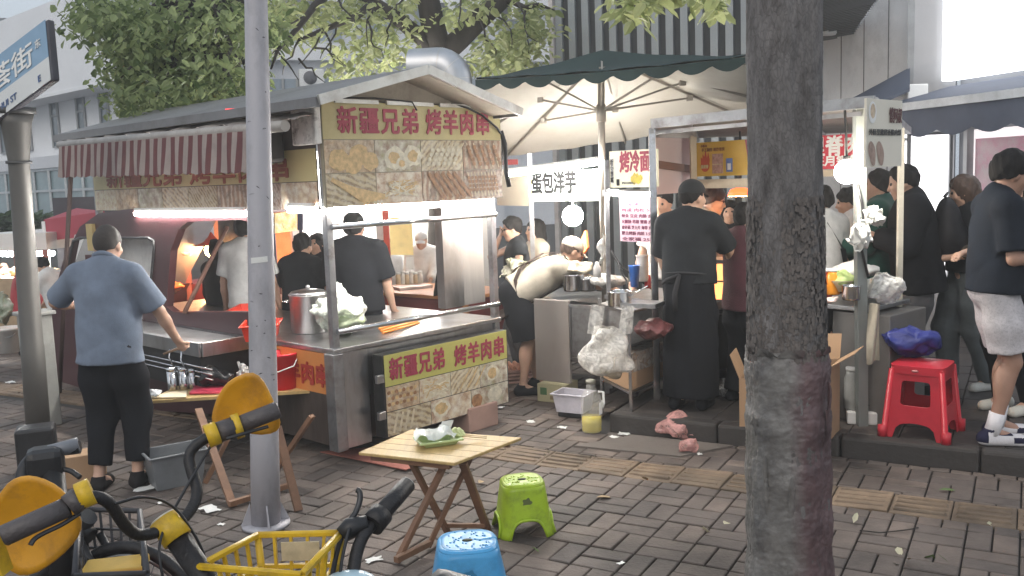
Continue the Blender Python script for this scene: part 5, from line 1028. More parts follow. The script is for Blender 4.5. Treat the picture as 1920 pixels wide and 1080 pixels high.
b = MB(); b.beam(r0-EZ*.03, r1*V3([1, 1, 0])+EZ*(r0[2]-.03), .05, .05); b.build('sign_rail', mat('cream_wood_frame', (.48, .40, .29), .6), ms_)
pp = at(1618, 560, 6.0); post('corner_post', pp*V3([1, 1, 0])+EZ*KZ, at(1611, 200, 6.0), .065, mat('grey_green_post', (.25, .27, .26), .5, .4, .1, 5), ms_); p2 = at(1686, 540, 6.3); post('white_post', p2*V3([1, 1, 0])+EZ*KZ, at(1690, 240, 6.3), .035, mat('cream_post', (.66, .62, .52), .5), ms_)
b = MB(); b.tube([at(1608, 345, 5.95), at(1616, 380, 5.95), at(1622, 440, 5.95), at(1616, 470, 5.95), at(1628, 520, 5.95)], .009, 6); b.build('cable', BLACKPL, ms_)
v0, v1 = at(1624, 314, 5.62), at(1690, 327, 5.98); zt = at(1624, 184, 5.62)[2]; d = (v1-v0)*V3([1, 1, 0]); ux = _nn(d); nn = _up(d); LW = np.linalg.norm(d); hh = zt-v0[2]
vs_ = thing('hanging_sign', 'cream vertical sign with food pictures hung on the meat stall\'s corner post', 'sign', v0)
b = MB(); b.obox(v0, d, -nn*.015, (0, 0, hh)); b.build('board', mat('cream_sign_board', (.72, .68, .58), .5, 0, .04, 3), vs_)
text('lettering', '馍阿叔', .10, mat('brown_red_print', (.10, .025, .025), .5), v0+nn*.004+ux*(LW-.20)+EZ*(hh*.66), ux, EZ, vs_, .002, .185, .0005)
text('lettering', '外酥里嫩超香脆肉饼', .04, BLACK_T, v0+nn*.004+ux*.025+EZ*(hh*.47), ux, EZ, vs_, .001, LW-.05, .0005)
b = MB(); b.add([v0+nn*.003+ux*(.075+.055*cos(a))+EZ*(hh*.80+.055*sin(a)*1.2) for a in np.linspace(0, 2*pi, 20)[:-1]], [list(range(19))[::1]]); b.build('round_picture', WHITE_T, vs_)
b = MB(); b.add([v0+nn*.0036+ux*(.08+.035*cos(a))+EZ*(hh*.82+.045*sin(a)) for a in np.linspace(0, 2*pi, 14)[:-1]], [list(range(13))]); b.build('bun_picture', fm[0], vs_)
for k, cx in enumerate((.075, .19)):
    b = MB(); b.add([v0+nn*.003+ux*(cx+.048*cos(a)*(1+.1*sin(3*a+k))-.02*sin(a))+EZ*(hh*.2+.075*sin(a)) for a in np.linspace(0, 2*pi, 24)[:-1]], [list(range(23))]); b.build('chop_picture', food('chop_print', 'vor', (.30, .16, .10), (.2, .10, .06), (.36, .22, .15), 25), vs_)
# bulb with glare
bu = thing('hanging_bulb', 'very bright bulb hanging under the red signboard right of the trunk', 'bulb', at(1588, 320, 5.8)); b = MB(); b.ball(at(1588, 322, 5.8), .075, 24, 14); b.build('lit_globe', BULB_L, bu); b = MB(); b.tube([at(1588, 300, 5.8), at(1586, 240, 5.85), at(1584, 205, 5.9)], .008, 6); b.tube([at(1588, 304, 5.8), at(1588, 292, 5.8)], .022, 10); b.build('cord', BLACKPL, bu)
rl_ = thing('red_heat_lamp', 'small glowing red and orange lamp shade left of the trunk', 'lamp', at(1388, 360, 7.3)); b = MB(); c = at(1388, 367, 7.3); b.lathe([(.10, 0), (.075, .05), (.03, .062)], c, 20); b.build('lamp_shade', mat('glowing_red_shade', (.6, .05, .02), .4, 0, 0, 1, emis=(1, .12, .03), estr=3.0), rl_); b = MB(); b.lathe([(.0005, -.002), (.09, -.002)], c, 16); b.build('lit_face', mat('warm_lamp_face', (.8, .5, .2), .4, emis=(1, .55, .2), estr=60), rl_); b = MB(); b.tube([c+EZ*.06, c+EZ*.5], .006, 6); b.build('cord', BLACKPL, rl_)
# worktop and cabinet (right of the trunk), dark cabinets behind the apron man
w0, w1 = at(1500, 566, 6.35), at(1672, 570, 5.85); d = (w1-w0)*V3([1, 1, 0]); nw = _up(d); d = d
b = MB(); b.obox(w0-EZ*.03, d*.78, -nw*.55, (0, 0, .03)); b.build('worktop', STEEL2, ms_, .005)
b = MB(); b.obox(w0*V3([1, 1, 0])+EZ*KZ+d*.32-nw*.06, d*.62, -nw*.5, (0, 0, w0[2]-KZ-.05)); b.build('grey_cabinet', mat('grey_cabinet', (.20, .19, .18), .5, .2, .1, 3, .05, 20, dirt=(.1, .09, .08), dscale=3, damt=.5), ms_, .008)
post('leg', (w0+d*.27)*V3([1, 1, 0])+EZ*KZ, w0+d*.27-EZ*.02, .03, CHROME, ms_)
g0, g1 = at(1345, 580, 7.3), at(1500, 575, 6.9); d = (g1-g0)*V3([1, 1, 0]); nw = _up(d)
b = MB(); b.obox(g0-EZ*.03, d, -nw*.5, (0, 0, .03)); b.build('griddle_top', DARKIN, ms_); b = MB(); b.obox(g0*V3([1, 1, 0])+EZ*(KZ+.15), d, -nw*.45, (0, 0, g0[2]-KZ-.19)); b.build('black_cabinet', DARKIN, ms_)
fr = thing('glass_fryer_box', 'glowing orange glass food warmer between the apron man and the trunk', 'food warmer', at(1362, 560, 7.15)); c = at(1363, 560, 7.15)
b = MB(); b.box(c+EZ*.14, (.22, .24, .28), -.4); b.build('glass_case', mat('orange_lit_glass', (.75, .36, .18), .2, 0, .15, 8, emis=(1, .40, .13), estr=2.0), fr, .01)
b = MB(); b.box(c+EZ*.30, (.24, .26, .03), -.4); b.box(c+EZ*.15, (.235, .255, .012), -.4); b.box(c+EZ*.0, (.24, .26, .02), -.4); b.build('metal_frame', STEEL2, fr)
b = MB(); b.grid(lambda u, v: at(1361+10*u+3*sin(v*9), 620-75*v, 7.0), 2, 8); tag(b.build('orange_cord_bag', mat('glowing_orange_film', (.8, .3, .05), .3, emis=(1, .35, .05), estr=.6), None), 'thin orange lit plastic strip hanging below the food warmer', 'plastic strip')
# goods on the right worktop
def jar(name, lab, x, y, Yd, r, h, m, cat='bottle'):
    c = at(x, y, Yd); t = thing(name, lab, cat, c); b = MB(); b.lathe([(r*.9, 0), (r, .01), (r, h*.78), (r*.8, h*.9), (r*.8, h)], c, 22); b.build('body', m, t); b = MB(); b.lathe([(r*.85, h), (r*.85, h+.02), (.0005, h+.021)], c, 18); b.build('lid', WHITEPL, t); return t
jar('sauce_jar', 'tall red sauce jar on the right worktop against the trunk', 1545, 556, 6.2, .055, .17, mat('red_sauce', (.45, .04, .02), .25))
jar('sauce_jar', 'orange sauce jar between the red jar and the lettuce bowl', 1562, 552, 6.15, .045, .155, mat('orange_sauce', (.75, .28, .02), .25))
c = at(1580, 545, 6.15); t = thing('lettuce_bowl', 'cream bowl heaped with green lettuce on the right worktop', 'bowl', c); b = MB(); b.lathe([(.06, 0), (.095, .07), (.10, .075), (.09, .07), (.0005, .03)], c, 28); b.build('bowl', mat('cream_bowl', (.65, .56, .38), .4), t); b = MB(); b.ball(c+EZ*.08, .085, 22, 12, sz=.7); crumple(b, .012, 30, 5); b.build('lettuce', food('lettuce_green', 'vor', (.30, .42, .06), (.45, .55, .14), (.18, .30, .04), 24), t)
pot('steel_pot', 'small ribbed steel pot in front of the lettuce bowl', at(1596, 562, 5.98), .058, .085, CHROME, handles=False)
bag_blob('paper_bundle', 'bright white bundle of paper bags behind the lettuce bowl', at(1600, 525, 6.5), .17, .12, .12, PAPER, 51, 'paper bags', .12)
bag_blob('meat_scraps', 'pile of pale raw meat scraps at the foot of the red sauce jar', at(1552, 568, 6.0), .07, .05, .035, food('raw_meat', 'vor', (.6, .4, .36), (.5, .25, .22), (.7, .6, .55), 40), 52, 'meat', .3)
bag_blob('plastic_bag', 'clear crinkled plastic bag at the right end of the right worktop', at(1660, 570, 6.0), .11, .09, .17, film('bright_clear_film', (.82, .82, .80), .5, .15), 53, amp=.14)
for k, (x, y, Yd, sx, lab) in enumerate(((1618, 475, 5.92, .085, 'lower bunch of white paper bags tied to the corner post'), (1634, 432, 5.96, .07, 'upper bunch of white paper bags tied to the corner post'))):
    bag_blob('paper_bag_bunch', lab, at(x, y, Yd), sx, .05, .19 if k == 0 else .14, PAPER, 61+k, 'paper bags', .16)
b = MB(); cl0 = at(1627, 568, 5.88); b.grid(lambda u, v: cl0+V3([.075*u-.01*v, .02*sin(7*u+v*3)-.02, -.40*v+.03*v*u]), 10, 14); crumple(b, .004, 20, 7); tag(b.build('rag', mat('dirty_cream_rag', (.38, .34, .27), .9, 0, .15, 8, .3, 60), None), 'long cream rag hanging down from the right worktop', 'rag')
def open_box(name, lab, p, ex, ey, h, m, flaps=((0, .5),)):
    t = thing(name, lab, 'carton', p); b = MB(); th_ = .006; p = V3(p); w, l = np.linalg.norm(ex), np.linalg.norm(ey); e, f_ = _nn(ex), _nn(ey)
    b.obox(p, ex, f_*th_, (0, 0, h)); b.obox(p+f_*(l-th_), ex, f_*th_, (0, 0, h)); b.obox(p+f_*th_, e*th_, f_*(l-2*th_), (0, 0, h)); b.obox(p+f_*th_+e*(w-th_), e*th_, f_*(l-2*th_), (0, 0, h)); b.obox(p+e*th_+f_*th_, e*(w-2*th_), f_*(l-2*th_), (0, 0, .006)); b.build('box_walls', m, t)
    sides = [(p, ex, -f_), (p+ey, ex, f_), (p, ey, -e), (p+ex, ey, e)]
    for s_, tilt in flaps:
        o_, al, ou = sides[s_]; b = MB(); b.obox(o_+EZ*h, al, (ou*cos(tilt)+EZ*sin(tilt))*.17, np.cross(_nn(al), ou)*0+_nn(-ou*sin(tilt)+EZ*cos(tilt))*.005); b.build('flap', m, t)
    return t
bp0 = gd(1548, 832, KZ); open_box('cardboard_box', 'tall open cardboard box with raised flaps just right of the trunk', bp0-V3([.30, -.12, 0]), V3([.33, -.09, 0]), V3([.16, .26, 0]), .47, CARD, ((1, 1.25), (3, .55), (2, 1.0)))
bp1 = gd(1392, 800, KZ); open_box('cardboard_box', 'narrow cardboard box standing on the kerb just left of the trunk', bp1-V3([.02, 0, 0]), V3([.3, -.12, 0]), V3([.1, .24, 0]), .33, CARD, ((2, 1.2),))
b = MB(); c = gd(1622, 790, KZ); b.box(c+EZ*.045, (.24, .2, .09), -.3); o = tag(b.build('foam_box', WHITEPL, None, .012), 'white foam box on the kerb behind the red stool', 'box'); bag_blob('black_cloth', 'crumpled black cloth lying on the white foam box', c+EZ*.09, .10, .07, .05, BLACKCLOTH, 71, 'cloth', .2)
c = gd(1598, 770, KZ); jar('water_can', 'dull white plastic can beside the tall open carton', 1600, 765, 6.1, .06, .26, mat('dull_white_can', (.4, .4, .38), .5), 'can')
# --- stalls seen through the cart: red snack stall with white lit back
rs_ = thing('food_stall', 'red snack stall with white lit back wall seen through the kebab cart', 'food stall', gd(770, 690, 0))
a0, a1 = at(690, 545, 9.3), at(842, 548, 8.6); d = (a1-a0)*V3([1, 1, 0]); ux = _nn(d); nn = _up(d); L_ = np.linalg.norm(d)
DRED = mat('dark_red_stall', (.22, .035, .035), .45, 0, .15, 3, dirt=(.1, .03, .03), dscale=3, damt=.5); REDF = mat('bright_red_frame', (.48, .05, .02), .45)
b = MB(); b.obox(a0*V3([1, 1, 0])-ux*.1+EZ*.25, ux*(L_+.3), -nn*.75, (0, 0, a0[2]-.28)); b.build('counter_front', DRED, rs_, .03)
b = MB(); b.obox(a0-ux*.12-EZ*.03+nn*.03, ux*(L_+.34), -nn*.8, (0, 0, .03)); b.build('counter_top', mat('orange_counter', (.5, .2, .07), .4), rs_)
for u, m in ((.28, REDF), (.93, mat('brown_post', (.20, .10, .06), .6)), (1.18, mat('orange_brown_post', (.36, .15, .06), .6))): post('post', (a0+d*u)*V3([1, 1, 0]), (a0+d*u)*V3([1, 1, 0])+EZ*2.25, .055, m, rs_)
bw = at(560, 600, 11.5); bw1 = at(930, 600, 10.9); db = (bw1-bw)*V3([1, 1, 0]); nb = _up(db)
b = MB(); b.obox(bw*V3([1, 1, 0])+EZ*.2, db, -nb*.04, (0, 0, 2.05)); b.build('back_wall', WPANEL, rs_)
for k, z in enumerate((2.0, 2.02)): tb = MB(); s_ = bw*V3([1, 1, 0])+db*(.08+.46*k)+nb*.25+EZ*z; tb.tube([s_, s_+db*.4], .025, 8); tb.build('fluorescent_tube', TUBE_L, rs_)
b = MB(); b.obox(a0-ux*.1-nn*.6+EZ*1.2, ux*(L_+.5), nn*.9, (0, 0, .05)); b.build('roof', DRED, rs_)
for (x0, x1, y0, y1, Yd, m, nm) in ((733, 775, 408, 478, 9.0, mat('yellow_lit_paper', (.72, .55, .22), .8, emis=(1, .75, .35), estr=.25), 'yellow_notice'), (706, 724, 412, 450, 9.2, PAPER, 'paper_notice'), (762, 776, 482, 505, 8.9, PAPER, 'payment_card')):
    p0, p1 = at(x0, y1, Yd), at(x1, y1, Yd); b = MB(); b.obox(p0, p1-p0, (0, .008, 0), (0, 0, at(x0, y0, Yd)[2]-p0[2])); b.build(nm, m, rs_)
for k in range(6): x = 748+8*k; jar('skewer_jar', ('%s of the row of small glass jars on the red snack counter' % ('leftmost', 'second', 'third', 'fourth', 'fifth', 'rightmost')[k]), x, 533, 9.0, .03, .10+.01*(k % 2), mat('glass_jar_%d' % (k % 2), ((.55, .4, .25), (.62, .56, .5))[k % 2], .2), 'jar')
b = MB(); b.box(at(705, 540, 9.0)+EZ*.05, (.16, .12, .13), .4); tag(b.build('orange_box', mat('orange_carton', (.62, .25, .03), .5), None, .02), 'orange carton at the left end of the red snack counter', 'carton')
b = MB(); c = at(772, 541, 8.75); b.box(c+EZ*.015, (.34, .22, .03), .5); tag(b.build('metal_tray', mat('pink_tray_steel', (.6, .45, .4), .3, .4), None, .004), 'shallow metal tray on the red snack counter', 'tray')
b = MB(); c = at(823, 470, 8.4); b.grid(lambda u, v: c+V3([.02+.14*(u-.5)*(.3+v), .03*sin(8*u), -.48*v+.06]), 10, 10); crumple(b, .012, 14, 3); tag(b.build('plastic_bag', BLKBAG, None), 'limp black plastic bag hanging beside the steel duct', 'bag')
# orange glowing stall at left
os_ = thing('food_stall', 'stall with glowing orange red interior behind the red cab', 'food stall', gd(380, 640, 0))
a0, a1 = at(318, 590, 10.2), at(470, 590, 9.8); d = (a1-a0)*V3([1, 1, 0]); ux = _nn(d); nn = _up(d)
b = MB(); b.obox(a0*V3([1, 1, 0])-nn*.55+d*.22, d*.95, -nn*.04, (0, 0, 2.1)); b.build('back_panel', mat('salmon_panel', (.66, .30, .17), .6, 0, .15, 3, dirt=(.5, .12, .06), dscale=4, damt=.5), os_)
b = MB(); b.obox(a0*V3([1, 1, 0]), d*1.3, -nn*.5, (0, 0, .82)); b.build('counter', DRED, os_)
post('post', (a0+d*.28)*V3([1, 1, 0]), (a0+d*.28)*V3([1, 1, 0])+EZ*2.05, .05, mat('dull_red_post', (.33, .12, .10), .6), os_)
b = MB(); b.obox(a0*V3([1, 1, 0])-nn*.7+EZ*2.05, d*1.4, nn*1.0, (0, 0, .04)); b.build('roof', WPANEL, os_)
bu = thing('heat_lamp', 'glowing heat lamp with red pagoda shade in the orange stall', 'lamp', at(396, 450, 9.7)); c = at(397, 460, 9.7); b = MB(); b.lathe([(.17, 0), (.08, .04), (.03, .10), (.005, .14)], c, 20); b.build('lamp_shade', REDF, bu); b = MB(); b.ball(c-EZ*.05, .075, 16, 10); b.build('lit_globe', mat('orange_bulb', (.9, .6, .3), .5, emis=(1, .5, .2), estr=260), bu)
bag_blob('plastic_bag', 'cluster of white plastic bags hanging beside the orange stall', at(342, 490, 9.7), .14, .1, .42, film('white_bag_film', (.75, .73, .7), .85), 81, amp=.08)
b = MB(); c = at(312, 522, 9.3); b.ball(c, .085, 18, 12); tag(b.build('steel_bowl', CHROME, None), 'round shiny steel bowl propped behind the cab window', 'bowl')
bag_blob('orange_bag', 'bright orange bag on the counter under the steel bowl', at(322, 552, 9.5), .11, .08, .13, mat('orange_film', (.75, .14, .02), .4), 82, amp=.15)
# lit picture menu and white light box
lm = thing('lit_menu', 'glowing food picture menu board right of the lamp pole', 'menu board', at(545, 415, 9.6)); p0, p1 = at(513, 438, 9.7), at(564, 431, 9.5); b = MB(); b.obox(p0, p1-p0, (0, .05, 0), (0, 0, at(513, 401, 9.7)[2]-p0[2]))
m = food('lit_food_print', 'vor', (.9, .6, .12), (.55, .25, .05), (.9, .85, .5), 16); bs = m.node_tree.nodes['Principled BSDF']; m.node_tree.links.new(bs.inputs['Base Color'].links[0].from_socket, bs.inputs['Emission Color']); bs.inputs['Emission Strength'].default_value = .9
b.build('picture', m, lm); b = MB(); b.beam(p0-V3([0, .02, 0]), at(513, 401, 9.7)-V3([0, .02, 0]), .03); b.beam(p1-V3([0, .02, 0]), at(564, 396, 9.5)-V3([0, .02, 0]), .05); b.beam(p0*V3([1, 1, 0]), p0, .03); b.beam(p1*V3([1, 1, 0]), p1, .03); b.build('frame', mat('navy_frame', (.06, .06, .12), .5), lm)
lb2 = thing('light_box', 'overexposed white light box left of the tall man in black', 'light box', at(590, 420, 10.6)); p0, p1 = at(566, 470, 10.6), at(706, 470, 10.6); b = MB(); b.obox(p0, p1-p0, (0, .06, 0), (0, 0, at(566, 386, 10.6)[2]-p0[2])); b.build('lit_face', mat('white_light_face', (.9, .9, .9), .5, emis=(1, .98, .96), estr=1.7), lb2); b = MB(); [b.beam(p*V3([1, 1, 0]), p, .04) for p in (p0, p1)]; b.build('leg', STEEL2, lb2)
# eggs in trays
et = thing('egg_tray', 'stack of egg trays on the paving beside the bent vendor\'s leg', 'egg tray', gd(985, 690, 0)); c = at(975, 690, 8.4)
b = MB(); [b.box(c+EZ*(-.03*k), (.36, .3, .018), .2) for k in range(3)]; b.box(c*V3([1, 1, 0])+EZ*(c[2]-.09)/2, (.4, .34, max(.02, c[2]-.09)), .2); b.build('pulp_tray', mat('pink_grey_pulp', (.42, .26, .22), .9), et)
eg = MB()
for i in range(6):
    for j in range(5): eg.ball(c+V3([cos(.2)*(i-2.5)*.055-sin(.2)*(j-2)*.055, sin(.2)*(i-2.5)*.055+cos(.2)*(j-2)*.055, .025]), .021, 8, 6, sz=1.25)
eg.build('egg_layer', mat('brown_egg', (.55, .27, .18), .5), et)
# --- far left: red gazebo, white stall, grey cabinet, bucket
gz = thing('gazebo', 'red canopy gazebo behind the left end of the cart', 'gazebo', at(140, 600, 11.5)*V3([1, 1, 0])); q = [at(82, 412, 11.3), at(196, 396, 10.6), at(192, 398, 12.4), at(112, 402, 13)]
z = [p[2] for p in q]; b = MB(); top = sum(q)/4+EZ*.08
for i in range(4): b.add([q[i], q[(i+1) % 4], top], [(0, 1, 2)])
GR = mat('red_gazebo_canvas', (.36, .06, .085), .8, 0, .1, 2); b.build('canopy', GR, gz); b = MB(); b.quad(q[0], q[1], q[1]-EZ*.26, q[0]-EZ*.26); b.quad(q[0], q[3], q[3]-EZ*.26, q[0]-EZ*.26); b.build('valance', GR, gz)
for p in q: post('pole', p*V3([1, 1, 0]), p-EZ*.02, .045, WHITEPL, gz)
ws = thing('food_stall', 'white stall with lit canopy behind the sign pole at the far left', 'food stall', at(40, 620, 11)*V3([1, 1, 0])); p0, p1 = at(-40, 470, 11.3), at(88, 465, 11); d = (p1-p0)*V3([1, 1, 0]); nn = _up(d)
b = MB(); b.obox(p0, d, -nn*1.2, (0, 0, .20)); b.build('canopy_box', WPANEL, ws); b = MB(); b.obox(p0*V3([1, 1, 0])+EZ*.0, d, -nn*.6, (0, 0, .86)); b.build('counter', mat('wood_counter', (.36, .27, .17), .6), ws)
tb = MB(); tb.tube([p0+d*.1-EZ*.06-nn*.2, p0+d*.9-EZ*.06-nn*.2], .03, 8); tb.build('fluorescent_tube', TUBE_L, ws)
for u in (.02, .55, .97): post('post', (p0+d*u)*V3([1, 1, 0]), p0+d*u, .05, mat('red_brown_post', (.30, .12, .10), .6), ws)
b = MB(); b.obox(p0*V3([1, 1, 0])-nn*1.25+EZ*.3, d, -nn*.05, (0, 0, 1.5)); b.build('back_panel', mat('dark_back', (.06, .06, .07), .8), ws)
for k in range(5): b = MB(); c = (p0+d*(.1+.18*k))*V3([1, 1, 0])-nn*.25+EZ*.86; b.lathe([(.06, 0), (.085, .08), (.0005, .1+.03*(k % 2))], c, 14); tag(b.build('food_tray', mat('food_tray_%d' % (k % 3), ((.66, .6, .5), (.5, .36, .2), (.62, .5, .36))[k % 3], .5), None), '%s bowl of food on the far left white stall counter' % ('leftmost', 'second', 'middle', 'fourth', 'rightmost')[k], 'bowl')
bag_blob('vegetable_bag', 'bag of green vegetables hanging at the far left stall', at(10, 612, 10.5), .14, .1, .34, food('veg_bag_green', 'vor', (.3, .36, .24), (.5, .52, .44), (.2, .26, .15), 12), 91, 'bag', .1)
gc = at(64, 800, 7.15); cbx = thing('utility_cabinet', 'pale grey concrete post box behind the street sign pole', 'cabinet', gd(62, 806, 0)); c = gd(62, 806, 0); b = MB(); b.box(c+V3([.02, .15, .45]), (.21, .2, .9), .75); b.build('body', mat('pale_concrete', (.30, .30, .28), .85, 0, .12, 5, .2, 30, dirt=(.18, .17, .16), dscale=4, damt=.5), cbx, .01); b = MB(); b.box(c+V3([.02, .15, .915]), (.26, .25, .03), .75); b.build('cap', mat('pale_concrete', (.3, .3, .28)), cbx, .008)
c = gd(18, 660, 0); t = thing('bucket', 'white paint bucket on the paving at the far left', 'bucket', c); b = MB(); b.lathe([(.12, 0), (.15, .27), (.158, .27), (.158, .3), (.14, .3), (.115, .02), (.0005, .02)], c, 24); b.build('body', WHITEPL, t); b = MB(); b.tube([c+V3([-.15, 0, .26]), c+V3([-.1, -.13, .2]), c+V3([.1, -.13, .2]), c+V3([.15, 0, .26])], .006, 6); b.build('handle', STEEL2, t)
# ================================================================== PEOPLE: signed distance bodies, one continuous surface each
def _n(v): v = np.asarray(v, float); return v/np.linalg.norm(v)
class Sdf:
    def __init__(s): s.p = []; s.post = []
    def cone(s, a, b, ra, rb, k=.03, cut=None, sub=False, flat=None): s.p.append(('c', V3(a, ) if False else np.asarray(a, float), np.asarray(b, float), ra, rb, k, cut, sub, flat)); return s
    def ell(s, c, r, R=None, k=.03, cut=None, sub=False): s.p.append(('e', np.asarray(c, float), np.asarray(r, float), np.eye(3) if R is None else np.asarray(R, float), 0, k, cut, sub, None)); return s
    def mesh(s, vox, disp=None, planes=()):
        lo = []; hi = []
        for q in s.p:
            if q[7]: continue
            if q[0] == 'c': r = max(q[3], q[4]); lo.append(np.minimum(q[1], q[2])-r); hi.append(np.maximum(q[1], q[2])+r)
            else: r = q[2].max(); lo.append(q[1]-r); hi.append(q[1]+r)
        lo = np.min(lo, 0)-3*vox-.015; hi = np.max(hi, 0)+3*vox+.015
        n = np.ceil((hi-lo)/vox).astype(int)+1
        D = np.full(n, .3, np.float32); ax = [lo[i]+vox*np.arange(n[i]) for i in range(3)]
        for q in s.p:
            kind, a, b, c, d, k, cut, sub, flat = q
            r = (max(c, d) if kind == 'c' else b.max())+k+.035
            bl = (np.minimum(a, b) if kind == 'c' else a)-r; bh = (np.maximum(a, b) if kind == 'c' else a)+r
            i0 = np.clip(np.floor((bl-lo)/vox).astype(int), 0, n); i1 = np.clip(np.ceil((bh-lo)/vox).astype(int)+1, 0, n)
            if (i1 <= i0).any(): continue
            X, Y, Z = np.meshgrid(*[ax[i][i0[i]:i1[i]] for i in range(3)], indexing='ij'); P = np.stack([X, Y, Z], -1)
            if kind == 'c':
                ba = b-a; pa = P-a
                if flat is not None:
                    fd, ff = flat; h = pa @ fd; pa = pa+(h*(ff-1))[..., None]*fd
                t = np.clip((pa @ ba)/max(ba @ ba, 1e-9), 0, 1); dd = np.linalg.norm(pa-t[..., None]*ba, axis=-1)-(c+(d-c)*t)
                if flat is not None: dd = dd/ max(1.0, flat[1]*.85)
            else:
                L = (P-a) @ c; k0 = np.linalg.norm(L/b, axis=-1); k1 = np.linalg.norm(L/(b*b), axis=-1); dd = k0*(k0-1)/np.maximum(k1, 1e-6)
            if cut is not None:
                for (cp, cn) in (cut if isinstance(cut, list) else [cut]): dd = np.maximum(dd, (P-np.asarray(cp)) @ np.asarray(cn))
            sl = tuple(slice(i0[i], i1[i]) for i in range(3)); O = D[sl]
            if sub: h = np.clip(.5-.5*(O+dd)/max(k, 1e-4), 0, 1); D[sl] = O*(1-h)+(-dd)*h+k*h*(1-h)
            else: h = np.clip(.5+.5*(O-dd)/max(k, 1e-4), 0, 1); D[sl] = O*(1-h)+dd*h-k*h*(1-h)
        X, Y, Z = np.meshgrid(*ax, indexing='ij')
        if disp is not None: D = D+disp(X, Y, Z).astype(np.float32)
        for (cp, cn) in planes: D = np.maximum(D, (X-cp[0])*cn[0]+(Y-cp[1])*cn[1]+(Z-cp[2])*cn[2])
        return surface_nets(D, lo, vox)
def surface_nets(D, lo, vox):
    ins = D < 0; nx, ny, nz = D.shape
    c = np.zeros((nx-1, ny-1, nz-1), np.int8)
    for i in (0, 1):
        for j in (0, 1):
            for k in (0, 1): c += ins[i:nx-1+i, j:ny-1+j, k:nz-1+k]
    act = np.argwhere((c > 0) & (c < 8)); idx = np.full(c.shape, -1, np.int64); idx[tuple(act.T)] = np.arange(len(act))
    acc = np.zeros((len(act), 3)); cnt = np.zeros(len(act))
    cor = [(i, j, k) for i in (0, 1) for j in (0, 1) for k in (0, 1)]
    for a in cor:
        for b in cor:
            if sum(b)-sum(a) == 1 and all(y >= x for x, y in zip(a, b)):
                va = D[tuple((act+a).T)]; vb = D[tuple((act+b).T)]; m = (va < 0) != (vb < 0)
                t = va[m]/(va[m]-vb[m]); acc[m] += np.array(a)+t[:, None]*(np.array(b)-np.array(a)); cnt[m] += 1
    V = lo+(act+acc/cnt[:, None])*vox; F = []
    for axn in range(3):
        sh = [slice(1, -1)]*3; sh[axn] = slice(0, -1); s2 = list(sh); s2[axn] = slice(1, None)
        A = ins[tuple(sh)]; B = ins[tuple(s2)]; e = np.argwhere(A != B); off = np.array([1, 1, 1]); off[axn] = 0; e = e+off
        o1 = [0, 0, 0]; o2 = [0, 0, 0]; o1[(axn+1) % 3] = 1; o2[(axn+2) % 3] = 1; o1 = np.array(o1); o2 = np.array(o2)
        q = np.stack([idx[tuple((e-o1-o2).T)], idx[tuple((e-o2).T)], idx[tuple(e.T)], idx[tuple((e-o1).T)]], 1)
        fl = ~ins[tuple(e.T)]; q[fl] = q[fl][:, ::-1]; F.append(q)
    F = np.concatenate(F); F = F[(F >= 0).all(1)]
    for _ in range(1):                                                  # one light smoothing step
        s_ = np.zeros_like(V); k_ = np.zeros(len(V))
        for a, b in ((0, 1), (1, 2), (2, 3), (3, 0)):
            np.add.at(s_, F[:, a], V[F[:, b]]); np.add.at(s_, F[:, b], V[F[:, a]]); np.add.at(k_, F[:, a], 1); np.add.at(k_, F[:, b], 1)
        V = V*.5+.5*s_/np.maximum(k_, 1)[:, None]
    return V, F
def ik(S, T, l1, l2, pole):
    S = np.asarray(S, float); T = np.asarray(T, float); d = T-S; L = np.linalg.norm(d)
    if L > (l1+l2)*.995: T = S+d/L*(l1+l2)*.995; d = T-S; L = np.linalg.norm(d)
    a = (l1*l1-l2*l2+L*L)/(2*L); h = sqrt(max(0, l1*l1-a*a)); n = d/L; p = np.asarray(pole, float); p = p-n*(p @ n); p /= np.linalg.norm(p)+1e-9
    return S+n*a+p*h, T
def rotm(yaw, pitch=0, roll=0):
    cy_, sy_ = cos(yaw), sin(yaw); cp, sp = cos(pitch), sin(pitch); cr, sr = cos(roll), sin(roll)
    return np.array([[cy_, sy_, 0], [-sy_, cy_, 0], [0, 0, 1]]).T @ np.array([[1, 0, 0], [0, cp, sp], [0, -sp, cp]]) @ np.array([[cr, 0, sr], [0, 1, 0], [-sr, 0, cr]])
SKIN = mat('skin', (.50, .31, .225), .5, 0, .08, 9, .05, 80, sss=.08)
SKIN_D = mat('tanned_skin', (.36, .21, .15), .5, 0, .08, 9, .05, 80, sss=.08)
HAIR = mat('black_hair', (.010, .009, .009), .75, 0, .4, 30, .6, 120, spec=.25, stretch=(1, 1, .3))
HAIR_B = mat('brown_hair', (.07, .042, .03), .5, 0, .4, 30, .6, 120, stretch=(1, 1, .3))
EYE_M = mat('eye_dark', (.02, .015, .012), .3); LIP_M = mat('lip', (.42, .17, .15), .5)
def cloth(name, col, rough=.88, bump=.15, **k): return mat(name, col, rough, 0, .24, 5, bump, 170, sheen=0 if max(col) < .06 else .08, spec=.15 if max(col) < .06 else .35, **k)
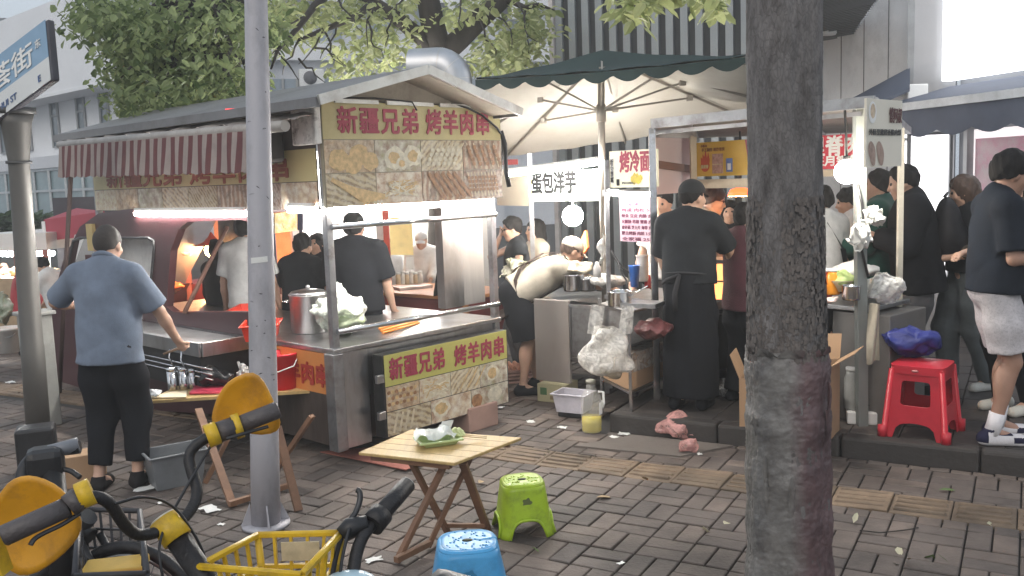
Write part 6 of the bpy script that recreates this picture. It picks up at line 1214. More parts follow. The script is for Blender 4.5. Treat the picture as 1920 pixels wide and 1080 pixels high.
def person(label, loc, heading, H=1.72, wide=1.0, belly=0.0, lean=0.0, side=0.0, head=(0, 0), hr=(.27, .12, .86), hl=(-.27, .12, .86), er=(.5, -1, -.3), el=(-.5, -1, -.3),
           feet=((.10, .02), (-.10, -.02)), top=None, sleeve=.55, hem=-.06, sfit=1.0, bot=None, leg=1.0, lfit=1.0, shoe=None, hair='short', hairm=None, skin=None, vox=.012, fing=True, wrk=.008, apron=None, grip=0.0, group=None, collar=False, glasses=False, mask=None, sock=None, curl=.6):
    skin = skin or SKIN; hairm = hairm or HAIR; s = H/1.72
    t = thing('person', label, 'person', loc, -radians(heading), group)
    th = lean; up = _n([side, sin(th), cos(th)]); fw = _n(V3([0, cos(th), -sin(th)])); sdv = np.cross(fw, up)
    R = np.stack([sdv, fw, up], 1)                                        # columns: torso axes
    P = V3([0, -.12*sin(th), .93*s]); T_ = lambda x, y, z: P+(sdv*x+fw*y+up*z)*s
    w = wide
    NB = T_(0, -.005, .515); SH = {1: T_(.178*w, -.01, .455), -1: T_(-.178*w, -.01, .455)}
    HR = rotm(head[0], -head[1]+th*.45); hc = NB+(HR @ V3([0, .022, .145]))*s; h_ = lambda x, y, z: hc+(HR @ V3([x, y, z]))*s
    hand = {1: hr, -1: hl}; pole = {1: er, -1: el}; arm = {}
    for sd in (1, -1):
        T0 = V3(hand[sd])*s; E, Wt = ik(SH[sd], T0, .285*s, .255*s, pole[sd]); arm[sd] = (SH[sd], E, Wt)
    HJ = {1: P+V3([.092*w, 0, -.01])*s, -1: P+V3([-.092*w, 0, -.01])*s}; legp = {}
    for i, sd in enumerate((1, -1)):
        A = V3([feet[i][0], feet[i][1]-.03, .085 if len(feet[i]) < 3 else feet[i][2]])*s; Kn, A = ik(HJ[sd], A, .435*s, .42*s, (0, 1, 0)); legp[sd] = (HJ[sd], Kn, A)
    # ---- body
    b = Sdf()
    def torso(q, inf=0.0, kk=.05, low=True):
        if low: q.ell(P+V3([0, -.005, .0])*s, V3([.162*w, .112+.3*belly, .125])*s+inf, R.T if False else R, kk)
        q.ell(T_(0, .01+belly*.6, .17), V3([.142*w+belly*.5, .105+belly, .17])*s+inf, R, kk)
        q.ell(T_(0, 0, .345), V3([.158*w, .113+belly*.2, .165])*s+inf, R, kk)
        q.cone(SH[1]*.93+SH[-1]*.07, SH[-1]*.93+SH[1]*.07, .062*s+inf, .062*s+inf, kk)
        for sd in (1, -1): q.cone(NB+(HR @ V3([0, -.01, .02]))*s, SH[sd]*.9+NB*.1, .045*s+inf*.8, .05*s+inf*.9, kk)
    torso(b)
    b.cone(NB-up*.02, h_(0, -.005, -.05), .058*s*w**.5, .054*s, .03)
    b.ell(h_(0, -.012, .018), V3([.076, .096, .103])*s, HR, .02); b.ell(h_(0, .03, -.05), V3([.056, .062, .07])*s, HR, .035)
    b.cone(h_(0, .082, .012), h_(0, .105, -.026), .009*s, .014*s, .012); b.ell(h_(0, .072, -.098), V3([.024, .02, .018])*s, HR, .02)
    b.ell(h_(0, .088, -.062), V3([.024, .009, .010])*s, HR, .006)
    for sd in (1, -1):
        b.ell(h_(sd*.078, -.008, -.012), V3([.011, .022, .033])*s, HR @ rotm(0), .008); b.ell(h_(sd*.033, .098, .012), V3([.017, .014, .011])*s, HR, .012, sub=True); b.ell(h_(sd*.042, .06, -.022), V3([.028, .028, .026])*s, HR, .02)
        S, E, Wt = arm[sd]; d = _n(Wt-E)
        b.cone(S, E, .049*s*w**.6, .039*s*w**.5, .02); b.cone(E, E+(Wt-E)*.35, .038*s*w**.5, .040*s*w**.5, .015); b.cone(E+(Wt-E)*.3, Wt, .040*s*w**.5, .026*s, .015)
        # hand
        side_ = _n(np.cross(d, [0, 0, 1.]) if abs(d[2]) < .8 else np.cross(d, [0, 1., 0])); nrm = np.cross(side_, d)
        if nrm @ V3([-sd, 0.3, -.4]) < 0: nrm = -nrm
        side_ = np.cross(d, nrm); up_thumb = side_ if side_ @ V3([0, 1., .6]) > 0 else -side_
        kn = Wt+d*.075*s
        b.cone(Wt, kn, .026*s, .03*s, .015, flat=(nrm, 1.7))
        cu = curl+grip*.6
        for f in range(4):
            base = kn+up_thumb*(.028-.0187*f)*s; L = (.040, .045, .042, .034)[f]*s; rr_ = (.0088, .009, .0087, .0078)[f]*s
            d1 = _n(d*cos(cu*.7)+nrm*sin(cu*.7)); d2 = _n(d*cos(cu*1.7)+nrm*sin(cu*1.7)); p1 = base+d1*L; p2 = p1+d2*L*.85
            b.cone(base, p1, rr_*1.08, rr_, .006); b.cone(p1, p2, rr_, rr_*.8, .003)
        tb0 = Wt+d*.03*s+up_thumb*.022*s; t1_ = tb0+_n(d*.7+up_thumb*.6+nrm*.35)*.036*s; t2_ = t1_+_n(d*.9+nrm*(.3+grip*.5))*.03*s
        b.cone(tb0, t1_, .0125*s, .0105*s, .01); b.cone(t1_, t2_, .0105*s, .0085*s, .003)
        Hj, Kn, A = legp[sd]
        b.cone(Hj, Kn, .082*s*w, .053*s*w**.5, .03); b.cone(Kn, A, .050*s*w**.5, .034*s, .02); b.ell(Kn*.68+A*.32+V3([0, -.022, 0])*s, V3([.048, .05, .115])*s*w**.5, None, .03)
        b.cone(A, A+V3([0, .12, -.05])*s, .034*s, .028*s, .02, flat=(V3([0, 0, 1.]), 1.1)); b.cone(A+V3([0, -.03, -.045])*s, A+V3([0, .16, -.062])*s, .03*s, .022*s, .02)
    v, f = b.mesh(vox); link_mesh('body', v, f, skin, t, smooth=True, world=False)
    eb = MB()
    for sd in (1, -1): eb.ball(h_(sd*.032, .078, .012), .0125*s, 10, 6)
    eb.build('eyes', EYE_M, t, world=False)
    # ---- shirt
    if top is not None:
        q = Sdf(); inf = .014*sfit; torso(q, inf, .06, low=False)
        q.cone(T_(0, .0+belly*.4, .30), T_(0, .0+belly*.5, hem-.1), (.152*w+belly*.3)*s+inf, (.178*w+belly*.4)*s+inf*1.7, .07, flat=(fw, 1.36/(1+belly*3)))
        for sd in (1, -1):
            S, E, Wt = arm[sd]
            if sleeve <= 1:
                d = _n(E-S); en = S+(E-S)*sleeve; q.cone(S-up*.005, S+(E-S)*min(1, sleeve+.1), .058*s*w**.6+inf, .056*s*w**.5+inf*1.3, .03, cut=(en, d))
            else:
                q.cone(S, E, .056*s*w**.6+inf, .046*s+inf, .03); d = _n(Wt-E); en = E+(Wt-E)*(sleeve-1); q.cone(E, Wt, .046*s+inf, .036*s+inf, .02, cut=(en, d))
        q.cone(NB+(HR @ V3([0, .01, .055]))*s, NB+(HR @ V3([0, .035, .12]))*s, .062*s, .09*s, .008, sub=True)
        ph = (hash(label) % 97)*.1; Hm = T_(0, 0, hem)
        ph = sum(ord(c) for c in label) % 97*.1
        def dp(X, Y, Z):
            a = Z*up[2]+Y*up[1]
            cr_ = lambda q_: (1-np.abs(np.sin(q_)))**1.6-.3; env = .55+.45*np.sin(5.3*a+4.1*X+ph*3); fold = cr_(9*X+7*a+1.6*np.sin(8*a+ph)+ph)*.9*env+cr_(15*a+6*X+1.5*np.sin(9*X+ph)+1.2*np.sin(8*Y))*1.0*(1.05-env)+cr_(7*X-13*a+6*Y+ph*2)*.8*env+np.sin(26*X+9*a+2*np.sin(7*a+ph))*.25
            low = np.clip((T_(0, 0, .42)[2]-Z)*2.2, .25, 1.3)
            return fold*wrk*low
        v, f = q.mesh(vox, dp, planes=[(Hm, -up)] ); o = link_mesh('shirt', v, f, top, t, smooth=True, world=False)
        if collar:
            cbm = MB(); pts = [NB+(HR @ V3([.066*cos(a), .066*sin(a)*1.05+.0, .045-.03*sin(a)]))*s for a in np.linspace(0, 2*pi, 20)]; cbm.tube(pts, .017*s, 8, sq=1); cbm.build('collar', top, o, world=False)
    # ---- trousers, shorts or skirt
    if bot is not None:
        q = Sdf(); inf = .012
        q.ell(P+V3([0, -.008, .0])*s, V3([.160*w, .114+.3*belly, .135])*s+inf*.6, R, .05)
        for sd in (1, -1):
            Hj, Kn, A = legp[sd]
            q.cone(Hj+V3([0, -.008, 0]), Hj*.5+Kn*.5, .087*s*w+inf*lfit, (.078*s*w+inf)*lfit, .04); 
            if leg <= .5: en = Hj+(Kn-Hj)*(leg*2); q.cone(Hj*.5+Kn*.5, Kn, (.078*s*w+inf)*lfit, (.076*s*w+inf)*lfit, .03, cut=(en, _n(Kn-Hj)))
            else:
                q.cone(Hj*.5+Kn*.5, Kn, (.078*s*w+inf)*lfit, (.062*s+inf)*lfit, .03); en = Kn+(A-Kn)*(leg*2-1); q.cone(Kn, A, (.062*s+inf)*lfit, (.046*s+inf)*lfit, .03, cut=(en, _n(A-Kn)))
        ph2 = sum(ord(c) for c in label) % 53*.1
        dpl = lambda X, Y, Z: ((1-np.abs(np.sin(11*Z+5*X+1.5*np.sin(9*X+ph2)+ph2)))**1.6*1.3-.4+np.sin(21*Z+15*X+2*np.sin(17*X+ph2)+ph2)*.5+np.sin(40*Z+9*Y+ph2)*.4+np.sin(30*X+14*Y+8*Z))*.0035
        v, f = q.mesh(vox, dpl, planes=[(T_(0, 0, .115), up)]); link_mesh('shorts' if leg <= .5 else 'trousers', v, f, bot, t, smooth=True, world=False)
    # ---- shoes
    if shoe is not None:
        for sd in (1, -1):
            A = legp[sd][2]; q = Sdf(); z0 = A[2]-.085*s
            q.cone(V3([A[0], A[1]-.045*s, z0+.045*s]), V3([A[0]+sd*.012, A[1]+.15*s, z0+.032*s]), .043*s, .040*s, .03, flat=(V3([0, 0, 1.]), 1.0)); q.cone(V3([A[0], A[1]-.02*s, z0+.05*s]), V3([A[0], A[1]-.005, z0+.10*s]), .043*s, .044*s, .02, cut=(V3([0, 0, z0+.105*s]), V3([0, 0, 1.])))
            mm = shoe if isinstance(shoe, (list, tuple)) else [shoe]
            v, f = q.mesh(min(vox, .010), None, planes=[(V3([0, 0, z0+.003]), V3([0, 0, -1.]))])
            o = link_mesh('shoe', v, f, mm, t, smooth=True, world=False)
            if len(mm) > 1:
                c_ = np.array([v[list(p.vertices)].mean(0) for p in o.data.polygons]); rel = (c_-V3([A[0], A[1], z0]))/s
                mi = np.zeros(len(c_), np.int32); mi[rel[:, 2] < .026] = 1; mi[(rel[:, 2] >= .026) & (rel[:, 1] < -.035)] = 2; mi[(rel[:, 2] >= .026) & (rel[:, 2] < .055) & (rel[:, 1] > .10)] = 2; mi[(rel[:, 2] > .068) & (rel[:, 1] > -.0) & (rel[:, 1] < .10)] = 2; mi[(rel[:, 2] > .085)] = 2
                o.data.polygons.foreach_set('material_index', mi)
            if sock:
                so_ = MB(); so_.tube([A+V3([0, -.005, -.02])*s, A+(legp[sd][1]-A)*.12, A+(legp[sd][1]-A)*.27], [.046*s, .043*s, .046*s], 16); so_.build('sock', sock, t, world=False)
    # ---- hair or cap
    q = Sdf(); ks = .02
    front = h_(0, .062, .045); fn = _n(HR @ V3([0, 1, -.55])); hp = []
    wob = lambda a: (lambda X, Y, Z: np.sin(90*X+40*Z+3*np.sin(40*Y))*a+np.sin(70*Y-50*Z)*a+np.sin(150*X+110*Y+60*Z)*a*.6)
    if hair in ('short', 'crew', 'cap', 'puffy'):
        g_ = {'short': .016, 'crew': .006, 'cap': .007, 'puffy': .02}[hair]
        q.ell(h_(0, -.018, .026), (V3([.076, .094, .100])+g_)*s, HR, ks, cut=[(h_(0, .058 if hair != 'puffy' else .075, .052), _n(HR @ V3([0, 1, -.45]))), (h_(0, -.08, -.062), _n(HR @ V3([0, .62, -1])))])
        v, f = q.mesh(.010, wob(.0035 if hair != 'crew' else .001)); link_mesh('hair', v, f, hairm, t, smooth=True, world=False)
    elif hair in ('bob', 'long', 'bun'):
        L = {'bob': -.10, 'long': -.30, 'bun': -.05}[hair]
        q.ell(h_(0, -.016, .028), V3([.092, .108, .114])*s, HR, ks); q.cone(h_(0, -.045, .02), h_(0, -.055, L), .088*s, (.088 if hair == 'bob' else .07)*s, .03)
        if hair == 'bun': q.ell(h_(0, -.08, .12), V3([.05, .05, .045])*s, HR, .02)
        q.ell(h_(0, .085, -.055), V3([.064, .105, .118])*s, HR, .012, sub=True)
        v, f = q.mesh(.010, wob(.003)); link_mesh('hair', v, f, hairm, t, smooth=True, world=False)
    if hair == 'cap':
        q = Sdf(); q.ell(h_(0, -.014, .040), V3([.090, .110, .096])*s, HR, .01, cut=(h_(0, 0, .030), _n(HR @ V3([0, .12, -1]))))
        v, f = q.mesh(.009); co = link_mesh('cap', v, f, mask or BLACKCLOTH, t, smooth=True, world=False)
        bm_ = MB(); bm_.grid(lambda a, c: h_((a-.5)*.15, .085+.075*c*(1-(2*a-1)**2*.55), .040-.022*c-.02*(2*a-1)**2), 10, 5); bm_.build('brim', mask or BLACKCLOTH, co, world=False)
    if glasses:
        gm = MB()
        for sd in (1, -1): gm.tube([h_(sd*.034+.024*cos(a), .106, .012+.02*sin(a)) for a in np.linspace(0, 2*pi, 14)], .0025, 5); gm.tube([h_(sd*.058, .104, .015), h_(sd*.08, 0, .012)], .0025, 5)
        gm.tube([h_(-.012, .108, .016), h_(.012, .108, .016)], .0025, 5); gm.build('glasses', BLACKPL, t, world=False)
    t['_rig'] = 1
    return t, dict(T=T_, arm=arm, leg=legp, NB=NB, h=h_, P=P, s=s, fw=fw, up=up, sd=sdv, SH=SH)
def W_(t, p): return np.array(wm(t) @ Vector(p))
def stand(px, ytop, Yd, z0=0.0):
    """spot and height of a standing person whose head top is seen at (px, ytop)"""
    p = at(px, ytop, Yd); return (p[0], p[1], z0), p[2]-z0
def strap(t, name, pts, wd, m, th_=.004):
    b = MB(); pts = [np.asarray(p, float) for p in pts]
    for i in range(len(pts)-1): b.beam(pts[i], pts[i+1], wd, th_)
    return b.build(name, m, t, world=False)
WHITEC = cloth('white_cotton', (.66, .66, .65)); BLACKC = cloth('black_cotton', (.011, .012, .015)); BLACKC2 = cloth('washed_black_cotton', (.018, .020, .023))
JEAN = cloth('black_jeans', (.018, .018, .02)); GREYC = cloth('grey_trousers', (.10, .10, .105)); CREAMC = cloth('cream_cotton', (.47, .42, .34))
# polo man, arms spread over the grill
loc, H = stand(213, 416, 5.55); loc = (gd(228, 912)[0], gd(228, 912)[1], 0); H = 1.66
poloC = cloth('blue_grey_polo', (.150, .185, .245))
pm_, g_ = person('man in blue grey polo and cropped black trousers working at the grill, back turned', loc, 2, H, 1.02, .025, .03, .03, head=(.0, -.3), hr=(.37, .27, .86), hl=(-.30, .33, 1.16), er=(.9, -.6, -.2), el=(-1, -.2, -.55),
    feet=((.115, .03), (-.10, -.06)), top=poloC, sleeve=.86, hem=-.10, sfit=1.35, bot=BLACKC, leg=.9, lfit=1.22, shoe=cloth('dark_slipper', (.02, .018, .018)), hair='crew', hairm=mat('cropped_dark_hair', (.035, .029, .026), .7, 0, .3, 60, .4, 200), vox=.0105, collar=True, wrk=.012, grip=.9)
wr = W_(pm_, g_['arm'][1][2]); tg = MB(); hd = wr+V3([.03, .05, -.075]); tip = at(306, 664, wr[1]+.0)
tg.tube([hd+V3([.02, 0, .03]), tip+V3([.0, 0, 0])], [.011, .007], 8); tag(tg.build('grill_tongs', mat('wooden_tongs', (.30, .19, .12), .6), None), 'slim wooden tongs held in the polo man\'s right hand', 'tongs')
# people seen through the cart
loc, H = stand(457, 403, 8.0); person('man in plain white t-shirt standing just left of the lamp pole, seen from behind', loc, 12, H, 1.0, top=WHITEC, sleeve=.8, sfit=1.5, bot=BLACKC, shoe=BLACKC, hair='short', hr=(.25, .1, .86), hl=(-.27, .05, .86), vox=.013)
loc, H = stand(408, 452, 8.5); person('woman with black hair bun and black jacket beside the glowing orange stall', loc, 30, H, .92, top=BLACKC2, sleeve=1.9, sfit=1.8, bot=JEAN, shoe=BLACKC, hair='bun', vox=.014)
loc, H = stand(556, 437, 8.0); person('man in black t-shirt bending his arm right of the lamp pole, seen from behind', loc, 25, H, 1.02, lean=.12, top=BLACKC2, sleeve=.8, sfit=1.5, bot=BLACKC, shoe=BLACKC, hair='short', head=(0, -.15), hr=(.34, .30, .80), er=(.8, -.6, .1), vox=.012)
loc, H = stand(594, 438, 9.2); person('dark haired person in black top facing the black t-shirt man by the white light', loc, 205, H, .95, top=BLACKC, sleeve=.8, bot=JEAN, shoe=BLACKC, hair='bob', vox=.015)
loc, H = stand(662, 398, 7.5); person('tall man in black t-shirt behind the cabbage bag, his head level with the upper rail', loc, 8, H, 1.12, top=BLACKC, sleeve=.85, sfit=2.0, bot=BLACKC, shoe=BLACKC, hair='short', hr=(.28, .12, .86), vox=.012)
loc, H = stand(790, 432, 10.2); person('worker in bright white coat behind the red snack counter', loc, 185, H, 1.0, top=WHITEC, sleeve=1.7, sfit=1.6, bot=GREYC, shoe=BLACKC, hair='cap', mask=cloth('white_cap', (.6, .6, .6)), head=(0, -.3), hr=(.15, .35, 1.0), hl=(-.15, .35, 1.0), vox=.015)
loc, H = stand(724, 446, 10.4); person('helper in white short sleeves behind the red snack counter, left of the white coat worker', loc, 150, H, .95, top=WHITEC, sleeve=.8, bot=GREYC, shoe=BLACKC, hair='short', vox=.016)
loc, H = stand(966, 405, 8.6); person('woman in glasses and black sleeveless top raising a hand to her face', loc, 262, H, .92, top=BLACKC2, sleeve=.25, hem=-.05, bot=GREYC, shoe=BLACKC, hair='short', hairm=HAIR, head=(0, -.2), hr=(.06, .17, 1.49), er=(.4, .6, -.8), hl=(-.2, .22, .95), glasses=True, vox=.012)
loc, H = stand(1004, 411, 9.0); person('black haired woman in beige top standing behind the woman in glasses', loc, 250, H, .92, top=CREAMC, sleeve=1.8, bot=GREYC, shoe=BLACKC, hair='bob', vox=.013)
# bent over vendor
bp = at(974, 560, 7.85); loc = (bp[0]+.06, bp[1], 0.0)
bt, bg_ = person('woman in cream shirt and cap with dark apron straps bending far over the potato stall', loc, 82, 1.62, 1.08, .01, 1.12, head=(.15, .0), hr=(.20, .80, .92), hl=(-.20, .76, .90), er=(.6, -.2, -.8), el=(-.6, -.2, -.6), feet=((.11, -.05), (-.11, .12)), top=CREAMC, sleeve=1.15, hem=.0, sfit=1.3, bot=BLACKC, leg=.47, lfit=1.45, shoe=BLACKC, hair='cap', hairm=HAIR_B, mask=cloth('cream_cap', (.62, .55, .46)), vox=.0105, wrk=.011)
T_ = bg_['T']; BR = cloth('dark_brown_strap', (.05, .035, .03))
for sd in (1, -1):
    o = strap(bt, 'apron_strap', [T_(sd*.10, .125, .42), T_(sd*.115, .05, .56), T_(sd*.13, -.10, .545), T_(sd*.11, -.170, .42), T_(sd*.03, -.178, .27), T_(-sd*.08, -.175, .14), T_(-sd*.17, -.12, .05), T_(-sd*.205, -.02, .02)], .032, BR)
ap = MB(); ap.grid(lambda a, c: T_((a-.5)*.36, .145+.015*sin(a*9)-.03*(2*a-1)**2, .42-.75*c), 8, 8); ap.build('apron', BR, bt, world=False)
# man in black cap with long apron
loc, H = stand(1289, 336, 6.62, KZ); 
ct, cg = person('man in black cap, black t-shirt and long black apron standing at the meat stall', loc, 28, H, 1.0, .015, .06, head=(-.5, -.12), hr=(.27, .42, 1.0), hl=(-.22, .26, .92), er=(1, -.3, -.5), el=(-.8, -.6, -.2), top=BLACKC2, sleeve=.88, hem=.02, sfit=1.5, bot=BLACKC, leg=1.0, lfit=1.2, shoe=BLACKC, hair='cap', vox=.0105, wrk=.010)
q = Sdf(); P_ = cg['P']; q.cone(P_+V3([0, 0, .10]), P_*V3([1, 1, 0])+V3([0, 0.0, .10]), .175, .215, .04, flat=(V3([0, 1., 0]), 1.22))
v, f = q.mesh(.014, lambda X, Y, Z: np.sin(34*X+3*np.sin(4*Z)+6*Y)*.009*np.clip(1.1-Z, .1, 1)+np.sin(60*X-9*Y)*.004, planes=[(V3([0, 0, .10]), V3([0, 0, -1.])), (P_+V3([0, 0, .11]), V3([0, 0, 1.]))]); link_mesh('apron', v, f, BLACKC, ct, smooth=True, world=False)
wl = MB(); wl.tube([V3([.185*cos(a), .15*sin(a), P_[2]+.105+.006*sin(3*a)]) for a in np.linspace(0, 2*pi, 30)], .010, 6); wl.tube([V3([-.02, -.16, P_[2]+.1]), V3([-.05, -.175, P_[2]-.04]), V3([-.045, -.185, P_[2]-.16])], [.014, .02, .016], 6); wl.tube([V3([-.02, -.16, P_[2]+.1]), V3([-.11, -.165, P_[2]+.06]), V3([-.15, -.15, P_[2]+.03])], [.012, .016, .01], 6); wl.build('apron_string', cloth('grey_apron_string', (.03, .03, .033)), ct, world=False)
loc, H = stand(1326, 346, 7.7, KZ); person('young man in glasses and pale top behind the man in the black cap', loc, 110, H, .95, top=cloth('pale_grey_cotton', (.40, .38, .36)), sleeve=.8, bot=GREYC, shoe=BLACKC, hair='puffy', hairm=HAIR_B, head=(.1, -.3), glasses=True, hr=(.2, .35, 1.0), hl=(-.2, .35, 1.0), vox=.012)
loc, H = stand(1247, 352, 8.0, KZ); person('man in white shirt with black hair left of the black cap', loc, 215, H, .95, top=WHITEC, sleeve=.8, bot=GREYC, shoe=BLACKC, hair='short', head=(0, -.25), vox=.013)
loc, H = stand(1397, 380, 6.75, KZ); person('person in dark red quilted jacket and black apron beside the tree trunk', loc, 60, H, 1.05, top=cloth('dark_red_quilt', (.07, .022, .03), bump=.6), sleeve=1.9, hem=-.12, sfit=2.0, bot=BLACKC, leg=1, lfit=1.5, shoe=BLACKC, hair='short', hr=(.15, .35, 1.0), hl=(-.15, .3, .95), vox=.012)
loc, H = stand(1369, 376, 8.6, KZ); person('dark haired person in black top under the red lamp', loc, 200, H, .95, top=BLACKC2, sleeve=.8, bot=JEAN, shoe=BLACKC, hair='bob', vox=.014)
loc, H = stand(1542, 348, 7.3, KZ)
t_, g2 = person('man in white t-shirt with a black shoulder bag strap right of the tree trunk', loc, -25, H, 1.02, top=WHITEC, sleeve=.75, sfit=1.5, bot=BLACKC, shoe=BLACKC, hair='short', hr=(.25, .15, .88), vox=.012)
T_ = g2['T']; strap(t_, 'bag_strap', [T_(-.12, .13, .40), T_(-.1, .02, .53), T_(-.05, -.10, .48), T_(.08, -.16, .25), T_(.19, -.10, .02)], .04, BLACKC)
b = MB(); c = W_(t_, T_(.22, -.10, -.05)); b.box(c, (.24, .12, .26), .5); o = b.build('shoulder_bag', BLACKC, None, .03); tag(o, 'black shoulder bag at the hip of the white t-shirt man by the trunk', 'bag')
loc, H = stand(1598, 352, 7.9, KZ); person('man in loose white t-shirt with black hair turned left behind the bright bulb', loc, -75, H, 1.0, top=WHITEC, sleeve=.85, sfit=2, bot=GREYC, shoe=BLACKC, hair='puffy', head=(0, -.2), vox=.012)
loc, H = stand(1650, 318, 7.35, KZ); person('person in dark green jacket standing behind the hanging paper bags', loc, -60, H, 1.05, top=cloth('dark_green_jacket', (.015, .075, .06)), sleeve=1.9, hem=-.15, sfit=2.2, bot=BLACKC, shoe=BLACKC, hair='short', hr=(.2, .32, 1.0), hl=(-.2, .3, 1.1), vox=.013)
# man with open black jacket and backpack
loc, H = stand(1690, 306, 6.85, KZ); loc = (loc[0]+.12, loc[1], KZ)
t_, g2 = person('man in open black jacket over white shirt with a black backpack, facing left', loc, -72, H, 1.1, .01, .12, head=(.0, -.22), top=BLACKC, sleeve=1.95, hem=-.16, sfit=3, bot=GREYC, leg=1.0, lfit=1.35, shoe=BLACKC, hair='short', hr=(.10, .27, 1.16), hl=(-.10, .27, 1.19), er=(.7, -.5, -.7), el=(-.7, -.5, -.7), grip=.6, vox=.011)
T_ = g2['T']; q = Sdf(); q.ell(T_(0, .088, .20), V3([.085, .075, .26]), None, .02); v, f = q.mesh(.012, planes=[(T_(0, 0, .43), V3([0, 0, 1.]))]); link_mesh('inner_shirt', v, f, WHITEC, t_, smooth=True, world=False)
hnd = W_(t_, g2['arm'][1][2]); b = MB(); b.box(hnd+V3([-.08, -.02, .03]), (.08, .012, .15), .6); tag(b.build('phone', BLACKPL, None, .006), 'dark phone held by the man with the backpack', 'phone')
q = Sdf(); q.ell((0, 0, .22), (.17, .10, .24), None, .02); q.ell((0, -.06, .14), (.13, .09, .14), None, .03); v, f = q.mesh(.012, lambda X, Y, Z: np.sin(30*X+20*Z)*.004)
bb = thing('backpack', 'black backpack worn by the man in the open black jacket', 'backpack', W_(t_, T_(.02, -.20, .05)), radians(72)); link_mesh('body', v, f, cloth('black_nylon', (.02, .02, .023), .6), bb, smooth=True, world=False)
b = MB(); b.tube([(-.1, -.155, .16), (0, -.165, .165), (.1, -.155, .16)], .006, 6); b.tube([(-.03, .02, .46), (0, .0, .49), (.03, .02, .46)], .01, 6); b.build('zip_and_handle', BLACKPL, bb, world=False)
# bob haired girl
loc, H = stand(1820, 326, 6.9, KZ); person('girl with brown bob hair, black top, faded jeans and white shoes', loc, -100, H, .92, head=(-.5, -.25), top=BLACKC2, sleeve=.6, hem=.02, sfit=2.0, bot=cloth('faded_jeans', (.12, .14, .15), bump=.4), leg=1, lfit=1.35, shoe=cloth('white_leather', (.62, .62, .58)), hair='bob', hairm=HAIR_B, hr=(.12, .34, 1.08), hl=(-.14, .34, 1.08), feet=((.10, .12), (-.11, -.10)), vox=.011)
# man at the right edge
loc, H = stand(1872, 280, 5.56, KZ)
t_, g2 = person('man in black t-shirt, speckled grey shorts and two tone sneakers at the right edge', loc, 98, H, .95, .03, .04, head=(.1, -.3), top=cloth('navy_black_cotton', (.014, .018, .026)), sleeve=.85, hem=-.03, sfit=1.5, bot=cloth('speckled_grey_shorts', (.50, .48, .50), bump=.3, dirt=(.2, .2, .21), dscale=70, damt=.5), leg=.42, lfit=1.35, skin=SKIN_D, hair='puffy', hr=(.17, .27, 1.12), hl=(-.08, .28, 1.12), er=(.25, -.6, -.8), el=(-.5, -.8, -.8), grip=.4, feet=((.10, .0), (-.10, .10)), shoe=[cloth('white_shoe_leather', (.62, .60, .62)), cloth('white_rubber_sole', (.6, .58, .6)), cloth('navy_shoe_leather', (.02, .02, .045))], sock=cloth('white_sock', (.7, .68, .7)), vox=.0095, wrk=.009)
loc, H = stand(1911, 305, 6.2, KZ); person('person in brown black clothes half hidden at the right edge', loc, 255, H, 1.0, top=cloth('brown_black_knit', (.03, .025, .02)), sleeve=1.8, bot=BLACKC, shoe=cloth('cream_shoe', (.55, .53, .47)), hair='long', hr=(.1, .34, 1.12), hl=(-.1, .3, 1.1), vox=.013)
# distant left
loc, H = stand(34, 494, 10.6); person('person in red jacket and red cap at the far left food stall', loc, 60, H, 1.0, lean=.15, top=cloth('red_jacket', (.36, .05, .06)), sleeve=1.9, hem=-.12, sfit=2, bot=BLACKC, shoe=BLACKC, hair='cap', mask=cloth('red_cap', (.33, .05, .06)), head=(0, -.3), hr=(.15, .35, .95), hl=(-.15, .35, .95), vox=.016)
loc, H = stand(97, 476, 10.0); person('dark haired person in white shirt leaning over the far left stall', loc, -75, H, 1.0, lean=.3, top=WHITEC, sleeve=.8, bot=BLACKC, shoe=BLACKC, hair='short', head=(0, -.4), hr=(.15, .4, .9), hl=(-.15, .4, .9), vox=.016)
loc, H = stand(6, 494, 11.5); person('person in white shirt behind the far left stall counter', loc, 150, H, 1.0, top=WHITEC, sleeve=.8, bot=BLACKC, shoe=BLACKC, hair='short', hairm=HAIR_B, vox=.018)
# ================================================================== FOREGROUND
# lamp pole
PB = gd(499, 985); PT = at(480, 0, PB[1]+.02); dT = (PT-PB)/(PT[2]-PB[2])
lp_ = thing('lamp_post', 'pale grey steel lamp pole with scratches and welded base fins, standing before the cart', 'lamp post', PB)
POLE = mat('scuffed_grey_pole', (.44, .43, .46), .48, .15, .07, 3, .05, 40, dirt=(.20, .19, .20), dscale=5, damt=.55, stretch=(1, 1, .45))
b = MB(); b.tube([PB+dT*z for z in np.linspace(0, 6.5, 14)], [.080-.0078*z for z in np.linspace(0, 6.5, 14)], 32); b.build('shaft', POLE, lp_)
b = MB(); b.lathe([(.13, 0), (.13, .018), (.082, .02)], PB, 28); b.build('base_plate', POLE, lp_)
for a in (.4, 1.97, 3.54, 5.11):
    dr = V3([cos(a), sin(a), 0]); tg_ = V3([-sin(a), cos(a), 0])*.008; b = MB(); b.prism([PB+dr*.075+EZ*.02-tg_/2, PB+dr*.13+EZ*.02-tg_/2, PB+dr*.078+EZ*.14-tg_/2], tg_); b.build('base_fin', POLE, lp_)
rp = np.random.RandomState(2); b = MB()
for k in range(26):
    z = .2+2.5*rp.rand(); a = -pi/2+rp.randn()*.7; c = PB+dT*z; R = .0808-.0078*z; w_ = .01+.03*rp.rand(); tl = rp.randn()*.3
    f_ = lambda da, dz: c+V3([cos(a+da)*R, sin(a+da)*R, dz])
    b.add([f_(0, 0), f_(w_/R*.5, tl*w_*.5-.003), f_(w_/R, tl*w_), f_(w_/R*.5, tl*w_*.5+.004)], [(0, 1, 2, 3)])
